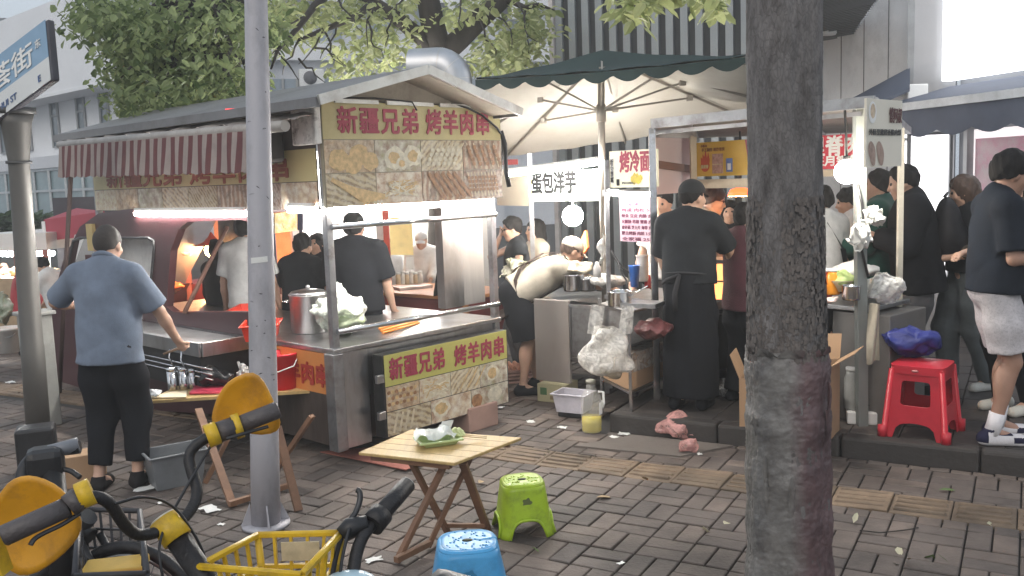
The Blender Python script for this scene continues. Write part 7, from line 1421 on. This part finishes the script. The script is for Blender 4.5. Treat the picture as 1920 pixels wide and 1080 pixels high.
b.build('scratch', mat('dark_scratch', (.05, .045, .05), .7), lp_)
b = MB(); c = PB+dT*1.45; b.grid(lambda u, v: c+V3([cos(-2.1+1.3*u)*.0712, sin(-2.1+1.3*u)*.0712, .03*v+.006*u]), 8, 1); b.build('sticker_remains', PAPER, lp_)
# street sign
SB = gd(74, 832); ST = at(28, 205, SB[1]-.1); dS = (ST-SB)/(ST[2]-SB[2])
ss = thing('street_sign', 'blue and white street name sign on a grey pole with flared top, far left', 'street sign', SB)
SG = mat('weathered_grey_pole', (.125, .12, .112), .5, .3, .15, 4, .06, 30, dirt=(.08, .08, .07), dscale=4, damt=.6, stretch=(1, 1, .4))
b = MB(); zt = ST[2]; b.tube([SB, SB+dS*.75, SB+dS*.76, SB+dS*(zt-.36), SB+dS*(zt-.1), SB+dS*(zt-.03)], [.085, .08, .076, .07, .10, .12], 28); b.build('pole', SG, ss)
b = MB(); b.tube([SB+dS*(zt-.03), SB+dS*(zt+.015)], .135, 28); b.build('collar', mat('dark_collar', (.07, .07, .07), .5, .3), ss); b = MB(); b.tube([SB+dS*(zt-.38), SB+dS*(zt-.36)], .085, 24); b.build('collar', mat('dark_collar', (.07, .07, .07), .5, .3), ss)
e0 = at(100, 150, 6.45); sdir = V3([-.84, .20, -.455]); sh_ = at(91, 35, 6.45)[2]-e0[2]; sn_ = _nn(np.cross(-sdir, EZ)); sn_ = sn_ if sn_[1] < 0 else -sn_; SLN = .78    # the panel hangs askew on its pole
b = MB(); b.obox(e0, sdir*SLN, -sn_*.07, (0, 0, sh_)); b.build('sign_edge', mat('dark_sign_frame', (.07, .07, .085), .4), ss, .012)
b = MB(); b.obox(e0+sn_*.001+sdir*.02+EZ*(.012+sh_*.38), sdir*(SLN-.04), sn_*.004, (0, 0, sh_*.60)); b.build('blue_face', mat('blue_sign_face', (.24, .38, .53), .35, 0, .08, 3, dirt=(.30, .43, .58), dscale=3, damt=.6), ss)
b = MB(); b.obox(e0+sn_*.001+sdir*.02+EZ*.012, sdir*(SLN-.04), sn_*.004, (0, 0, sh_*.38)); b.build('white_face', mat('white_sign_face', (.66, .68, .68), .35, 0, .05, 3), ss)
text('lettering', '荟街', .17, WHITE_T, e0+sn_*.008+sdir*.58+EZ*(sh_*.46), -sdir, EZ, ss, .003, .42, .001); text('lettering', '东', .06, WHITE_T, e0+sn_*.008+sdir*.13+EZ*(sh_*.66), -sdir, EZ, ss, .001, None, .001)
text('lettering', 'HUI ST', .06, mat('blue_print', (.08, .14, .3), .5), e0+sn_*.008+sdir*.52+EZ*(sh_*.12), -sdir, EZ, ss, .001, None, .001); text('lettering', 'E', .06, mat('blue_print', (.08, .14, .3), .5), e0+sn_*.008+sdir*.13+EZ*(sh_*.12), -sdir, EZ, ss, .001, None, .001)

# folding table with a tray of food
ft = thing('folding_table', 'low square wooden folding table holding a foil tray, between lamp pole and green stool', 'table', gd(830, 1010))
tz = .5; q = [gd(672, 848, tz), gd(852, 868, tz), gd(978, 820, tz), gd(770, 805, tz)]
b = MB(); b.prism(q, (0, 0, -.016)); b.build('tabletop', WOOD, ft, .004)
b = MB(); b.beam(q[0]*.92+q[2]*.08-EZ*.03, q[1]*.92+q[3]*.08-EZ*.03, .03, .028); b.beam(q[3]*.92+q[1]*.08-EZ*.03, q[2]*.92+q[0]*.08-EZ*.03, .03, .028); b.build('batten', WOODLEG, ft)
b = MB()
for u in (.2, .4, .6, .8): b.beam(q[0]+(q[3]-q[0])*u+EZ*.0003, q[1]+(q[2]-q[1])*u+EZ*.0003, .0022, .0012)
b.build('board_joint', mat('dark_joint_wood', (.27, .17, .07), .8), ft)
for (t0, z0_, f0) in (((768, 860), .47, (840, 1003)), ((838, 862), .47, (744, 1058)), ((868, 868), .47, (915, 1000)), ((885, 852), .47, (804, 1028))):
    b = MB(); b.beam(gd(*t0, z0_), gd(*f0, 0)+EZ*.012, .042, .022); b.build('leg', WOODLEG, ft, .003)
b = MB(); b.beam(gd(742, 1050, .05), gd(806, 1018, .05), .03, .03); b.beam(gd(836, 985, .06), gd(910, 985, .06), .022, .022); b.build('stretcher', WOODLEG, ft, .003)
c = gd(822, 832, tz); ftr = basket('foil_tray', 'pale green takeaway tray on the square folding table', c, .21, .145, .034, mat('pale_green_tray', (.42, .52, .24), .35), .35, cat='tray', tp=.75, rim=.01)
rs2 = np.random.RandomState(12); b = MB(); b.grid(lambda u, v: c+V3([-.115+.20*u, -.075+.14*v, .040+.035*sin(3.1*u)*sin(3.1*v)+.035*max(0, sin(9*u+2*v))*.6]), 18, 14); crumple(b, .008, 40, 12); tag(b.build('plastic_wrapper', mat('white_crinkled_film', (.74, .77, .72), .22, 0, .06, 9, .6, 30, spec=.7, alpha=.85), None), 'crumpled white plastic wrapper heaped in the takeaway tray', 'wrapper')
b = MB(); b.grid(lambda u, v: c+V3([.01+.05*u+.02*v, .02+.01*u, .06+.055*v]), 4, 4); crumple(b, .004, 40, 3); tag(b.build('napkin', PAPER, None), 'white napkin corner sticking up from the takeaway tray', 'napkin')
bag_blob('food_lump', 'pale green food lump at the right end of the takeaway tray', c+V3([.09, .03, .015]), .045, .035, .045, mat('pale_green_food', (.5, .55, .25), .5, 0, .2, 30), 31, 'food', .15)
for k, dy in enumerate((0, .022)): b = MB(); p0 = c+V3([.06, .0+dy, .045]); b.tube([p0, p0+V3([.19, .01+.01*k, -.028])], .0024, 6); tag(b.build('bamboo_skewer', mat('bamboo', (.55, .40, .22), .6), None), ('nearer' if k == 0 else 'farther')+' bamboo skewer poking out of the takeaway tray', 'skewer')

# plastic stools
def sup(a, e=3.2): ca, sa = cos(a), sin(a); return V3([np.sign(ca)*abs(ca)**(2/e), np.sign(sa)*abs(sa)**(2/e), 0])
def low_stool(label, loc, rz, h, top, bot, m, mark_mat=None, arch=.36, holes=True):
    t = thing('plastic_stool', label, 'stool', loc, rz); b = MB(); n = 96
    def zb(u):
        ph = (u*4+.5) % 1.0; x = (ph-.5)/.30; return arch*h*sqrt(max(0, 1-x*x)) if abs(x) < 1 else 0.0
    def side(u, v):
        z = zb(u)+(h-zb(u))*v; k = z/h; r = (bot+(top-bot)*k)/2; r *= 1+.045*max(0, 1-k*9); return sup(2*pi*u)*r+EZ*z
    b.grid(side, n, 10)
    b.grid(lambda u, v: sup(2*pi*u)*(top/2)*(1-.12*v)+EZ*(h+.012*sin(v*pi/2)), n, 4)
    b.grid(lambda u, v: sup(2*pi*u)*(top/2)*.88*(1-v)+EZ*(h+.012-.003*sin(pi*v)), n, 6)
    o = b.build('shell', m, t, world=False); sm = o.modifiers.new('wall', 'SOLIDIFY'); sm.thickness = .004; sm.offset = -1
    b = MB()
    for s_ in range(4):
        us = np.linspace(.125+s_*.25-.075-.0+.0, .125+s_*.25+.075, 17) if False else np.linspace((s_+.0)/4-.075, (s_+.0)/4+.075, 17)
        pts = [];
        for u in us: p = side(u % 1.0, 0); pts.append(p*V3([1.02, 1.02, 1])+EZ*.004)
        b.tube(pts, .0075, 8)
    b.build('arch_rim', m, t, world=False)
    b = MB(); b.lathe([(.018, 0), (.0005, .0005)], (0, 0, h+.0115), 14, sx=1.3); b.build('finger_hole', mat('stool_hole_dark', (.05, .06, .03), .8), t, world=False)
    b = MB()
    for k in range(46):
        a = rp.rand()*6.28; r_ = top*.42*sqrt(rp.rand()); 
        if r_ > .03: b.ball((r_*cos(a), r_*sin(a), h+.0105), .0055, 8, 4, sz=.5)
    b.build('grip_dots', m, t, world=False)
    b = MB(); c_ = side(.75+.0, .55)*V3([1.012, 1.012, 1]); b.add([c_+V3([.024*cos(a)*(1+.18*cos(5*a)), 0, .024*sin(a)*(1+.18*cos(5*a))]) for a in np.linspace(0, 2*pi, 26)[:-1]], [list(range(25))]); b.build('flower_mark', mark_mat or m, t, world=False)  # the side dent is drawn as a flat, darker flower shape
    return t
GST = mat('lime_green_plastic', (.36, .52, .025), .34, 0, .1, 5, dirt=(.15, .20, .03), dscale=9, damt=.65); BST = mat('sky_blue_plastic', (.075, .36, .68), .34, 0, .1, 5, dirt=(.05, .20, .38), dscale=9, damt=.6)
pg = gd(982, 992); low_stool('lime green low plastic stool on the paving right of the folding table', pg, .18, .262, .225, .30, GST, mat('stool_mark_green', (.12, .15, .05), .8))
pbs = gd(882, 1142); low_stool('sky blue low plastic stool in front of the folding table at the bottom edge', pbs, .1, .30, .26, .375, BST, mat('stool_mark_blue', (.04, .22, .42), .6))
# tall red stool with four splayed legs
REDS = mat('red_stool_plastic', (.52, .028, .045), .36, 0, .08, 4, .02, 30, dirt=(.34, .02, .03), dscale=3, damt=.5)
rst = thing('plastic_stool', 'tall red plastic stool with window openings on the kerb, a blue bag on its seat', 'stool', gd(1728, 812, KZ), radians(-38))
hS, tS, bS = .455, .295, .365
def flat_panel(outer, holes, fn, name, m, parent, th=.006):
    bmx = bmesh.new(); ed = []
    for loop in [outer]+holes:
        vs = [bmx.verts.new(fn(x, y)) for (x, y) in loop]; ed += [bmx.edges.new((vs[i], vs[(i+1) % len(vs)])) for i in range(len(vs))]
    bmesh.ops.triangle_fill(bmx, use_beauty=True, use_dissolve=False, edges=ed); bmx.verts.index_update()
    vs = [v.co[:] for v in bmx.verts]; fs = [[v.index for v in f.verts] for f in bmx.faces]; bmx.free()
    o = link_mesh(name, vs, fs, m, parent, world=False); s_ = o.modifiers.new('wall', 'SOLIDIFY'); s_.thickness = th; s_.offset = 0; bv = o.modifiers.new('bevel', 'BEVEL'); bv.width = .002; bv.limit_method = 'ANGLE'; return o
for k in range(4):
    a = k*pi/2; nx_, ny_ = V3([cos(a), sin(a), 0]), V3([-sin(a), cos(a), 0])
    def fn(x, z, nx_=nx_, ny_=ny_):
        w_ = (bS+(tS-bS)*z/hS)/2; return tuple(nx_*(w_-.006*(1-abs(x)))+ny_*(x*w_)+EZ*z)
    arch_ = [(.56*cos(t), .075+.025*sin(t)) for t in np.linspace(0, pi, 9)]
    out_ = [(-1, 0), (-.72, 0)]+[(-.63, .065)]+[(x, z) for x, z in arch_[::-1]]+[(.63, .065), (.72, 0), (1, 0), (1, .2), (1, hS-.01), (-1, hS-.01), (-1, .2)]
    hole_ = [(x/100, z/1000) for x, z in [(-50, 215), (-54, 225), (-54, 345), (-50, 360), (-42, 365), (42, 365), (50, 360), (54, 345), (54, 225), (50, 215), (42, 210), (-42, 210)]]
    flat_panel(out_, [hole_], fn, 'side_panel', REDS, rst)
for (sx_, sy_) in ((1, 1), (1, -1), (-1, 1), (-1, -1)):
    b = MB(); p0 = V3([sx_*bS/2, sy_*bS/2, 0]); p1 = V3([sx_*tS/2, sy_*tS/2, hS-.02]); b.tube([p0*V3([1.03, 1.03, 1]), p0*V3([1.03, 1.03, 1])+EZ*.07+(p1-p0)*0, p0+(p1-p0)*.17, p1], [.030, .030, .020, .016], 10); b.build('leg', REDS, rst, world=False)
b = MB(); b.grid(lambda u, v: sup(2*pi*u, 6)*(tS/2+.016)*(1-.0*v)*V3([1, 1, 0])+EZ*(hS-.045+.05*v), 64, 3); b.grid(lambda u, v: sup(2*pi*u, 6)*(tS/2+.016)*(1-v)+EZ*(hS+.005+.004*sin(pi*v)), 64, 6); b.build('seat', REDS, rst, world=False)
b = MB(); b.lathe([(.018, 0), (.0004, .003)], (0, 0, 0), 20, sx=1.2, sy=.45); b.v = [tuple(V3([-.005, -tS/2-.0165, hS-.022])+V3([p[0], -p[2], p[1]])) for p in b.v]; b.build('oval_badge', mat('pink_badge', (.7, .3, .3), .5), rst, world=False)
bag_blob('plastic_bag', 'dark blue plastic bag lying on the seat of the tall red stool', gd(1722, 672, KZ+hS+.004)+V3([-.03, 0, 0]), .18, .135, .19, mat('dark_blue_film', (.025, .035, .20), .35, 0, .25, 5, .7, 26), 5, amp=.13)

# pink litter by the kerb
PF = film('pink_litter_film', (.66, .34, .31), .55, .2)
bag_blob('plastic_bag', 'thin pinkish plastic bag blown against the kerb left of the trunk', gd(1287, 822, 0), .16, .10, .13, PF, 77, amp=.3)
c = gd(1292, 850, 0); t = thing('plastic_cup', 'crushed clear pink cup lying in front of the pinkish bag', 'cup', c); b = MB(); b.lathe([(.045, 0), (.055, .06), (.06, .1), (.063, .1)], (0, 0, 0), 24); b.v = [tuple(c+V3([p[2]*1.1-.06, p[0]*.8, .05+p[1]*.8])) for p in b.v]; crumple(b, .006, 30, 5); b.build('cup_wall', PF, t); b = MB(); b.box(c+V3([0, -.052, .05]), (.05, .002, .02)); b.build('print', mat('faded_print', (.3, .14, .13), .6), t)
bag_blob('plastic_bag', 'small clear bag of rubbish between the apron man and the narrow carton', gd(1362, 745, KZ), .09, .08, .12, film('dull_clear_film', (.5, .5, .5), .4), 15, amp=.16)
# scraps and leaves
rl2 = np.random.RandomState(31)
SP = [(395, 957, .09), (300, 890, .05), (270, 918, .08), (995, 792, .05), (1055, 803, .045), (1170, 815, .06), (1150, 821, .045), (1312, 853, .03), (20, 718, .07), (70, 700, .05), (1165, 1058, .025), (640, 1010, .05), (700, 1052, .05), (415, 985, .03), (300, 945, .025), (940, 765, .04)]
first = None
for k, (x, y, s_) in enumerate(SP):
    b = MB(); b.grid(lambda u, v: V3([(u-.5)*s_*1.5, (v-.5)*s_, .004+.005*sin(5*u+v*3+k)**2]), 5, 4); v_ = np.array(b.v); v_[:, :2] += rl2.randn(len(v_), 2)*s_*.1; v_[:, 2] += rl2.rand(len(v_))*s_*.06; a = rl2.rand()*6; b.v = [tuple(gd(x, y)+V3([p[0]*cos(a)-p[1]*sin(a), p[0]*sin(a)+p[1]*cos(a), p[2]])) for p in v_]
    tag(b.build('paper_scrap', PAPER, None), 'small torn white paper scrap littering the paving', 'scrap', 'paper scraps on the paving')
LFM = [mat('fallen_leaf_tan', (.36, .26, .15), .7), mat('fallen_leaf_pale', (.46, .43, .3), .7), mat('fallen_leaf_green', (.10, .15, .05), .6)]
for k, (x, y) in enumerate(((1118, 936), (1682, 1030), (1735, 1048), (1705, 1054), (1850, 985), (1760, 922), (1874, 903), (1366, 984), (1680, 1062), (540, 1050), (1330, 1000), (1010, 1040), (1215, 905), (1600, 985), (1780, 1060), (905, 905))):
    vs, fs = leaves([gd(x, y)+EZ*.012], .085, rl2, .05); o = link_mesh('fallen_leaf', vs, fs, LFM[k % 3], None); tag(o, ('tan brown', 'pale yellow', 'green')[k % 3]+' fallen leaf lying on the grey paving', 'leaf', ('tan', 'pale', 'green')[k % 3]+' fallen leaves on the paving')
b = MB(); b.tube([gd(1612, 998)+EZ*.01, gd(1650, 1003)+EZ*.012, gd(1700, 997)+EZ*.01, gd(1722, 993)+EZ*.01], .003, 6); tag(b.build('twig', BARK, None), 'thin dark twig lying on the paving right of the trunk', 'twig')

# ---------------------------------------------------------------- shared bicycles in the foreground
YEL = mat('amber_yellow_plastic', (.60, .28, .012), .42, 0, .12, 6, .05, 60, dirt=(.30, .14, .03), dscale=14, damt=.6); YEL2 = mat('bright_yellow_plastic', (.64, .41, .02), .38, 0, .1, 6, dirt=(.30, .19, .03), dscale=16, damt=.65)
RUB = mat('black_rubber', (.014, .013, .014), .5, 0, .25, 9, .3, 80)
def wheel(parent, c, ax, r):
    ax = _nn(ax); x = _nn(np.cross(ax, [0, 0, 1.])); z = np.cross(x, ax)
    b = MB(); b.tube([c+x*r*cos(a)+z*r*sin(a) for a in np.linspace(0, 2*pi, 37)], .022, 10, cap=False); w_ = b.build('wheel', RUB, parent)
    b = MB(); b.tube([c+x*(r-.03)*cos(a)+z*(r-.03)*sin(a) for a in np.linspace(0, 2*pi, 37)], .009, 6, cap=False); [b.tube([c, c+x*(r-.03)*cos(a)+z*(r-.03)*sin(a)], .0016, 4) for a in np.linspace(0, 2*pi, 17)[:-1]]; b.tube([c-ax*.04, c+ax*.04], .02, 10); b.build('rim', STEEL2, w_)
def rolling(t, clamp, fwd, m, seat=True):
    """head tube, fork, frame, wheels and saddle below the handlebar"""
    fwd = _nn(V3([fwd[0], fwd[1], 0])); ax = V3([-fwd[1], fwd[0], 0]); c = V3(clamp); hz = V3([c[0], c[1], 0])+fwd*.13+EZ*.62; fw_ = V3([c[0], c[1], 0])+fwd*.30+EZ*.31; rw = V3([c[0], c[1], 0])-fwd*.78+EZ*.31; bb = V3([c[0], c[1], 0])-fwd*.32+EZ*.29; sp_ = V3([c[0], c[1], 0])-fwd*.52+EZ*.86
    b = MB(); b.tube([hz+(c-hz)*.45, hz], .035, 12); [b.tube([hz+ax*s_*.045, fw_+ax*s_*.05], .014, 8) for s_ in (1, -1)]; b.build('fork', m, t)
    b = MB(); b.tube([hz+EZ*.08, bb+fwd*.1+EZ*.05, bb], .035, 12); b.tube([bb, sp_-EZ*.12], .022, 10); [b.tube([bb+ax*s_*.03, rw+ax*s_*.06], .014, 8) for s_ in (1, -1)]; b.build('frame', m, t)
    wheel(t, fw_, ax, .29); wheel(t, rw, ax, .29)
    b = MB(); b.grid(lambda u, v: sp_+fwd*(.13-.27*u)+ax*((v-.5)*(.05+.16*u**1.5))+EZ*(.03-.05*(2*v-1)**2+.02*u), 10, 8); o = b.build('saddle', BLACKPL, t); s_ = o.modifiers.new('pad', 'SOLIDIFY'); s_.thickness = .03
def guard(t, pts, Y0, m, bulge, name='hand_guard'):
    P_ = [at(x, y, Y0(x)) for x, y in pts]; c = sum(P_)/len(P_); n = len(P_); b = MB(); rings = 7
    out = _nn(np.cross(P_[0]-c, P_[n//3]-c)); out = out if out[1] > 0 else -out
    vs = [c+(p-c)*(k/rings)+out*bulge*(1-(k/rings)**2) for k in range(1, rings+1) for p in P_]+[c+out*bulge]
    fs = [(k*n+i, k*n+(i+1) % n, (k+1)*n+(i+1) % n, (k+1)*n+i) for k in range(rings-1) for i in range(n)]+[(rings*n, (i+1) % n, i) for i in range(n)]
    b.add(vs, fs, True); o = b.build(name, m, t); s_ = o.modifiers.new('wall', 'SOLIDIFY'); s_.thickness = .007; s_.offset = 0; return o
def smoothpts(pts, k=3):
    pts = [np.asarray(p, float) for p in pts]
    for _ in range(k):
        o = [pts[0]]
        for a, c in zip(pts[:-1], pts[1:]): o += [a*.75+c*.25, a*.25+c*.75]
        pts = o+[pts[-1]]
    return pts
def closed(pts, k=2):
    for _ in range(k): pts = [q_ for i in range(len(pts)) for q_ in ((pts[i][0]*.75+pts[(i+1) % len(pts)][0]*.25, pts[i][1]*.75+pts[(i+1) % len(pts)][1]*.25), (pts[i][0]*.25+pts[(i+1) % len(pts)][0]*.75, pts[i][1]*.25+pts[(i+1) % len(pts)][1]*.75))]
    return pts
clamp = at(320, 992, 2.4)
yb = thing('shared_bicycle', 'yellow shared bicycle with amber hand guards, black grips and yellow basket at the bottom left', 'bicycle', clamp*V3([1, 1, 0]))
bar = [(135, 948, 2.2), (168, 928, 2.22), (205, 938, 2.25), (232, 985, 2.3), (262, 1008, 2.34), (318, 990, 2.4), (352, 968, 2.45), (374, 925, 2.5), (358, 882, 2.53), (352, 850, 2.55), (378, 824, 2.57), (432, 803, 2.6)]
b = MB(); b.tube(smoothpts([at(*p) for p in bar]), .0155, 12); b.build('handlebar', RUB, yb)
for (a, c, cl) in (((4, 1006, 2.13), (128, 950, 2.195), (160, 926, 2.22)), ((522, 768, 2.66), (440, 800, 2.605), (398, 815, 2.58))):
    a, c, cl = at(*a), at(*c), at(*cl); b = MB(); b.tube([a, a+(c-a)*.03, c], [.022, .026, .0255], 16); b.tube([c, c+(cl-c)*.8], .030, 14); g_ = b.build('grip', mat('grey_brown_rubber', (.075, .065, .065), .42, 0, .2, 9, .3, 90), yb)
    b = MB(); d = _nn(c-a); b.tube([cl-d*.017, cl+d*.017], .034, 18); b.build('collar', YEL2, yb)
b = MB(); c = at(420, 808, 2.6); d = _nn(at(440, 800, 2.605)-at(398, 815, 2.58)); b.tube([c+d*.028, c+d*.05], .037, 18); b.build('bell_ring', YEL2, yb)
for i, pts in enumerate(([(150, 962, 2.2), (115, 985, 2.17), (85, 998, 2.15), (64, 1010, 2.13), (57, 1022, 2.12)], [(425, 822, 2.56), (450, 815, 2.57), (480, 806, 2.6), (502, 800, 2.62)])): b = MB(); b.tube(smoothpts([at(*p) for p in pts]), .0085, 8, sq=.6); b.build('brake_lever', BLACKPL, yb)
for i, pts in enumerate(([(0, 925), (18, 902), (45, 892), (75, 896), (108, 912), (130, 935), (152, 972), (150, 1000), (128, 1030), (95, 1058), (62, 1078), (28, 1078), (6, 1050), (-25, 1010), (-25, 960)], [(396, 790), (400, 765), (412, 735), (432, 712), (468, 697), (490, 708), (506, 738), (520, 772), (526, 798), (515, 812), (482, 816), (445, 806), (410, 818)])):
    guard(yb, closed(pts, 1), (lambda x: 2.28) if i == 0 else (lambda x: 2.70), YEL, .022)
b = MB(); b.beam(at(8, 1075, 2.15), at(-15, 1010, 2.15), .05, .02); b.build('guard_bracket', YEL2, yb)
b = MB(); st_d = _nn(at(385, 1085, 2.36)-clamp); b.tube([clamp-st_d*.035, clamp+st_d*.035], .040, 20); b.build('clamp', YEL2, yb)
b = MB(); b.tube([clamp-st_d*.04, clamp-st_d*.035], .034, 18); b.build('clamp_plate', mat('pale_grey_plate', (.55, .53, .48), .4), yb)
b = MB(); b.tube([clamp+st_d*.03, clamp+st_d*.42], .032, 16); b.build('stem', RUB, yb)
for pts in ([(398, 832, 2.57), (360, 895, 2.5), (330, 948, 2.45), (300, 1005, 2.35), (298, 1050, 2.3), (312, 1110, 2.3)], [(215, 945, 2.24), (270, 928, 2.3), (325, 945, 2.4), (365, 1000, 2.42), (388, 1050, 2.42), (398, 1110, 2.4)]): b = MB(); b.tube(smoothpts([at(*p) for p in pts]), .004, 6); b.build('brake_cable', BLACKPL, yb)
rolling(yb, clamp, (1, -.12), YEL2)
# yellow basket lattice
zb_ = .86; q = [gd(483, 1003, zb_), gd(640, 999, zb_), gd(566, 1078, zb_), gd(372, 1062, zb_)]; cen = sum(q)/4; low = [cen+(p-cen)*.8-EZ*.2 for p in q]
b = MB()
for i in range(4):
    a, c, al, cl = q[i], q[(i+1) % 4], low[i], low[(i+1) % 4]
    b.tube([a, c], .010, 8); b.beam(a, c, .02, .010); b.tube([al, cl], .008, 8); b.beam(a*.55+al*.45, c*.55+cl*.45, .012, .012); b.beam(a*.25+al*.75, c*.25+cl*.75, .010, .010); b.tube([a, al], .011, 8)
    for u in (.2, .4, .6, .8): b.beam(a+(c-a)*u, al+(cl-al)*u, .014, .008)
b.prism([p+EZ*.004 for p in low], (0, 0, -.006))
bo = b.build('basket', YEL2, yb)
b = MB(); nn_ = _up(q[1]-q[0]); b.obox(q[0]+(q[1]-q[0])*.3-EZ*.07+nn_*.02, (q[1]-q[0])*.45, nn_*.004, (0, 0, .055)); b.build('label_plate', mat('worn_pale_label', (.50, .42, .28), .6, 0, .2, 20), bo)
# blue bicycle with black grip
c2 = at(655, 1100, 2.42)
bb_ = thing('shared_bicycle', 'light blue bicycle with a black grip and brake lever at the bottom centre', 'bicycle', c2*V3([1, 1, 0]))
b = MB(); b.tube([at(702, 978, 2.58), at(764, 908, 2.72)], [.027, .0265], 18); b.tube([at(697, 985, 2.57), at(716, 962, 2.61)], .036, 18); b.build('grip', RUB, bb_)
b = MB(); b.tube([at(763.5, 908.5, 2.72), at(766, 905.5, 2.726)], .022, 16); b.build('grip_end', mat('grey_end_cap', (.25, .25, .26), .4), bb_)
b = MB(); b.tube(smoothpts([at(706, 975, 2.59), at(682, 1000, 2.54), at(668, 1035, 2.5), at(662, 1075, 2.46), at(655, 1110, 2.42), at(600, 1135, 2.3), at(520, 1190, 2.1)]), .018, 12); b.build('handlebar', RUB, bb_)
b = MB(); b.tube([at(690, 980, 2.56), at(655, 990, 2.55), at(640, 1003, 2.54)], [.022, .03, .022], 12); b.build('brake_body', BLACKPL, bb_)
b = MB(); b.tube(smoothpts([at(650, 985, 2.55), at(668, 960, 2.58), at(676, 935, 2.6), at(674, 920, 2.61), at(668, 918, 2.61)]), [.012]*33 if False else .0085, 8); b.build('brake_lever', mat('dark_lever', (.05, .05, .052), .35, .5), bb_)
b = MB(); b.tube(smoothpts([at(642, 1000, 2.54), at(630, 1040, 2.5), at(618, 1110, 2.42)]), .008, 6); b.tube(smoothpts([at(655, 990, 2.52), at(640, 1050, 2.46), at(635, 1110, 2.4)]), .005, 6); b.build('brake_cable', BLACKPL, bb_)
LBL = mat('light_blue_paint', (.42, .58, .66), .3, 0, .04, 4)
b = MB(); b.ball(c2+V3([0, 0, .0]), .065, 22, 12, sz=.62, sx=1.25); b.build('head_cover', LBL, bb_); rolling(bb_, c2-EZ*.02, (-.7, .72), LBL)
# black electric bicycle at the left, dark basket with parcels
eb = thing('electric_bicycle', 'black electric bicycle with grey grip, dark mesh basket and red mudguard at the lower left', 'electric bike', at(120, 980, 3.3)*V3([1, 1, 0]))
b = MB(); b.tube(smoothpts([at(150, 838, 3.42), at(95, 845, 3.4), at(55, 860, 3.36), at(38, 900, 3.3), at(60, 960, 3.25), at(110, 1000, 3.2)]), .026, 12); b.build('handlebar', BLACKPL, eb)
b = MB(); b.tube([at(92, 848, 3.38), at(148, 833, 3.42)], .027, 14); b.build('grip', mat('grey_grip', (.16, .17, .19), .4), eb)
b = MB(); b.box(at(85, 868, 3.36), (.13, .12, .12), .4); b.build('headlight_unit', BLACKPL, eb, .03); b = MB(); b.tube(smoothpts([at(100, 880, 3.35), at(130, 880, 3.35), at(150, 895, 3.33)]), .01, 8); b.build('brake_lever', BLACKPL, eb)
b = MB(); b.tube([at(95, 870, 3.36), at(120, 1100, 3.2)], .045, 14); b.build('stem', BLACKPL, eb)
zq = .70; q = [gd(150, 955, zq), gd(262, 958, zq), gd(275, 1075, zq), gd(140, 1080, zq)]; cen = sum(q)/4; low = [cen+(p-cen)*.82-EZ*.2 for p in q]; b = MB()
for i in range(4):
    a, c, al, cl = q[i], q[(i+1) % 4], low[i], low[(i+1) % 4]; b.tube([a, c], .010, 8); b.tube([al, cl], .008, 8); b.tube([a, al], .010, 8)
    for v in (.33, .66): b.beam(a+(al-a)*v, c+(cl-c)*v, .008)
    for u in (.17, .33, .5, .67, .83): b.beam(a+(c-a)*u, al+(cl-al)*u, .009, .006)
b.prism(low, (0, 0, -.005)); b.build('basket', mat('dark_grey_wire', (.05, .05, .055), .45, .3), eb)
b = MB(); c = cen-EZ*.15; b.box(c, (.2, .22, .05), .3); tag(b.build('parcel', mat('red_parcel', (.45, .03, .04), .4), None, .006), 'red printed packet lying in the dark bicycle basket', 'packet'); b = MB(); b.box(c+V3([0, .02, .045]), (.2, .12, .03), .2); tag(b.build('parcel', mat('yellow_parcel', (.62, .40, .08), .5), None, .006), 'yellow packet on top of the red packet in the dark basket', 'packet')
b = MB(); ce = at(235, 1150, 2.9); b.grid(lambda u, v: V3([ce[0]-.14+.3*u, ce[1]+(v-.5)*.14, ce[2]+.10*sin(pi*u)+.02-.03*(2*v-1)**2]), 12, 6); o = b.build('mudguard', mat('red_mudguard', (.42, .02, .04), .3), eb); s_ = o.modifiers.new('wall', 'SOLIDIFY'); s_.thickness = .006
rolling(eb, at(110, 960, 3.25), (.95, -.3), BLACKPL)
b = MB(); b.box(gd(60, 895, 0)+V3([0, .1, .16]), (.24, .2, .32), .4); t = tag(b.build('battery_box', BLACKPL, None, .02), 'black plastic power box standing at the foot of the sign pole', 'box')
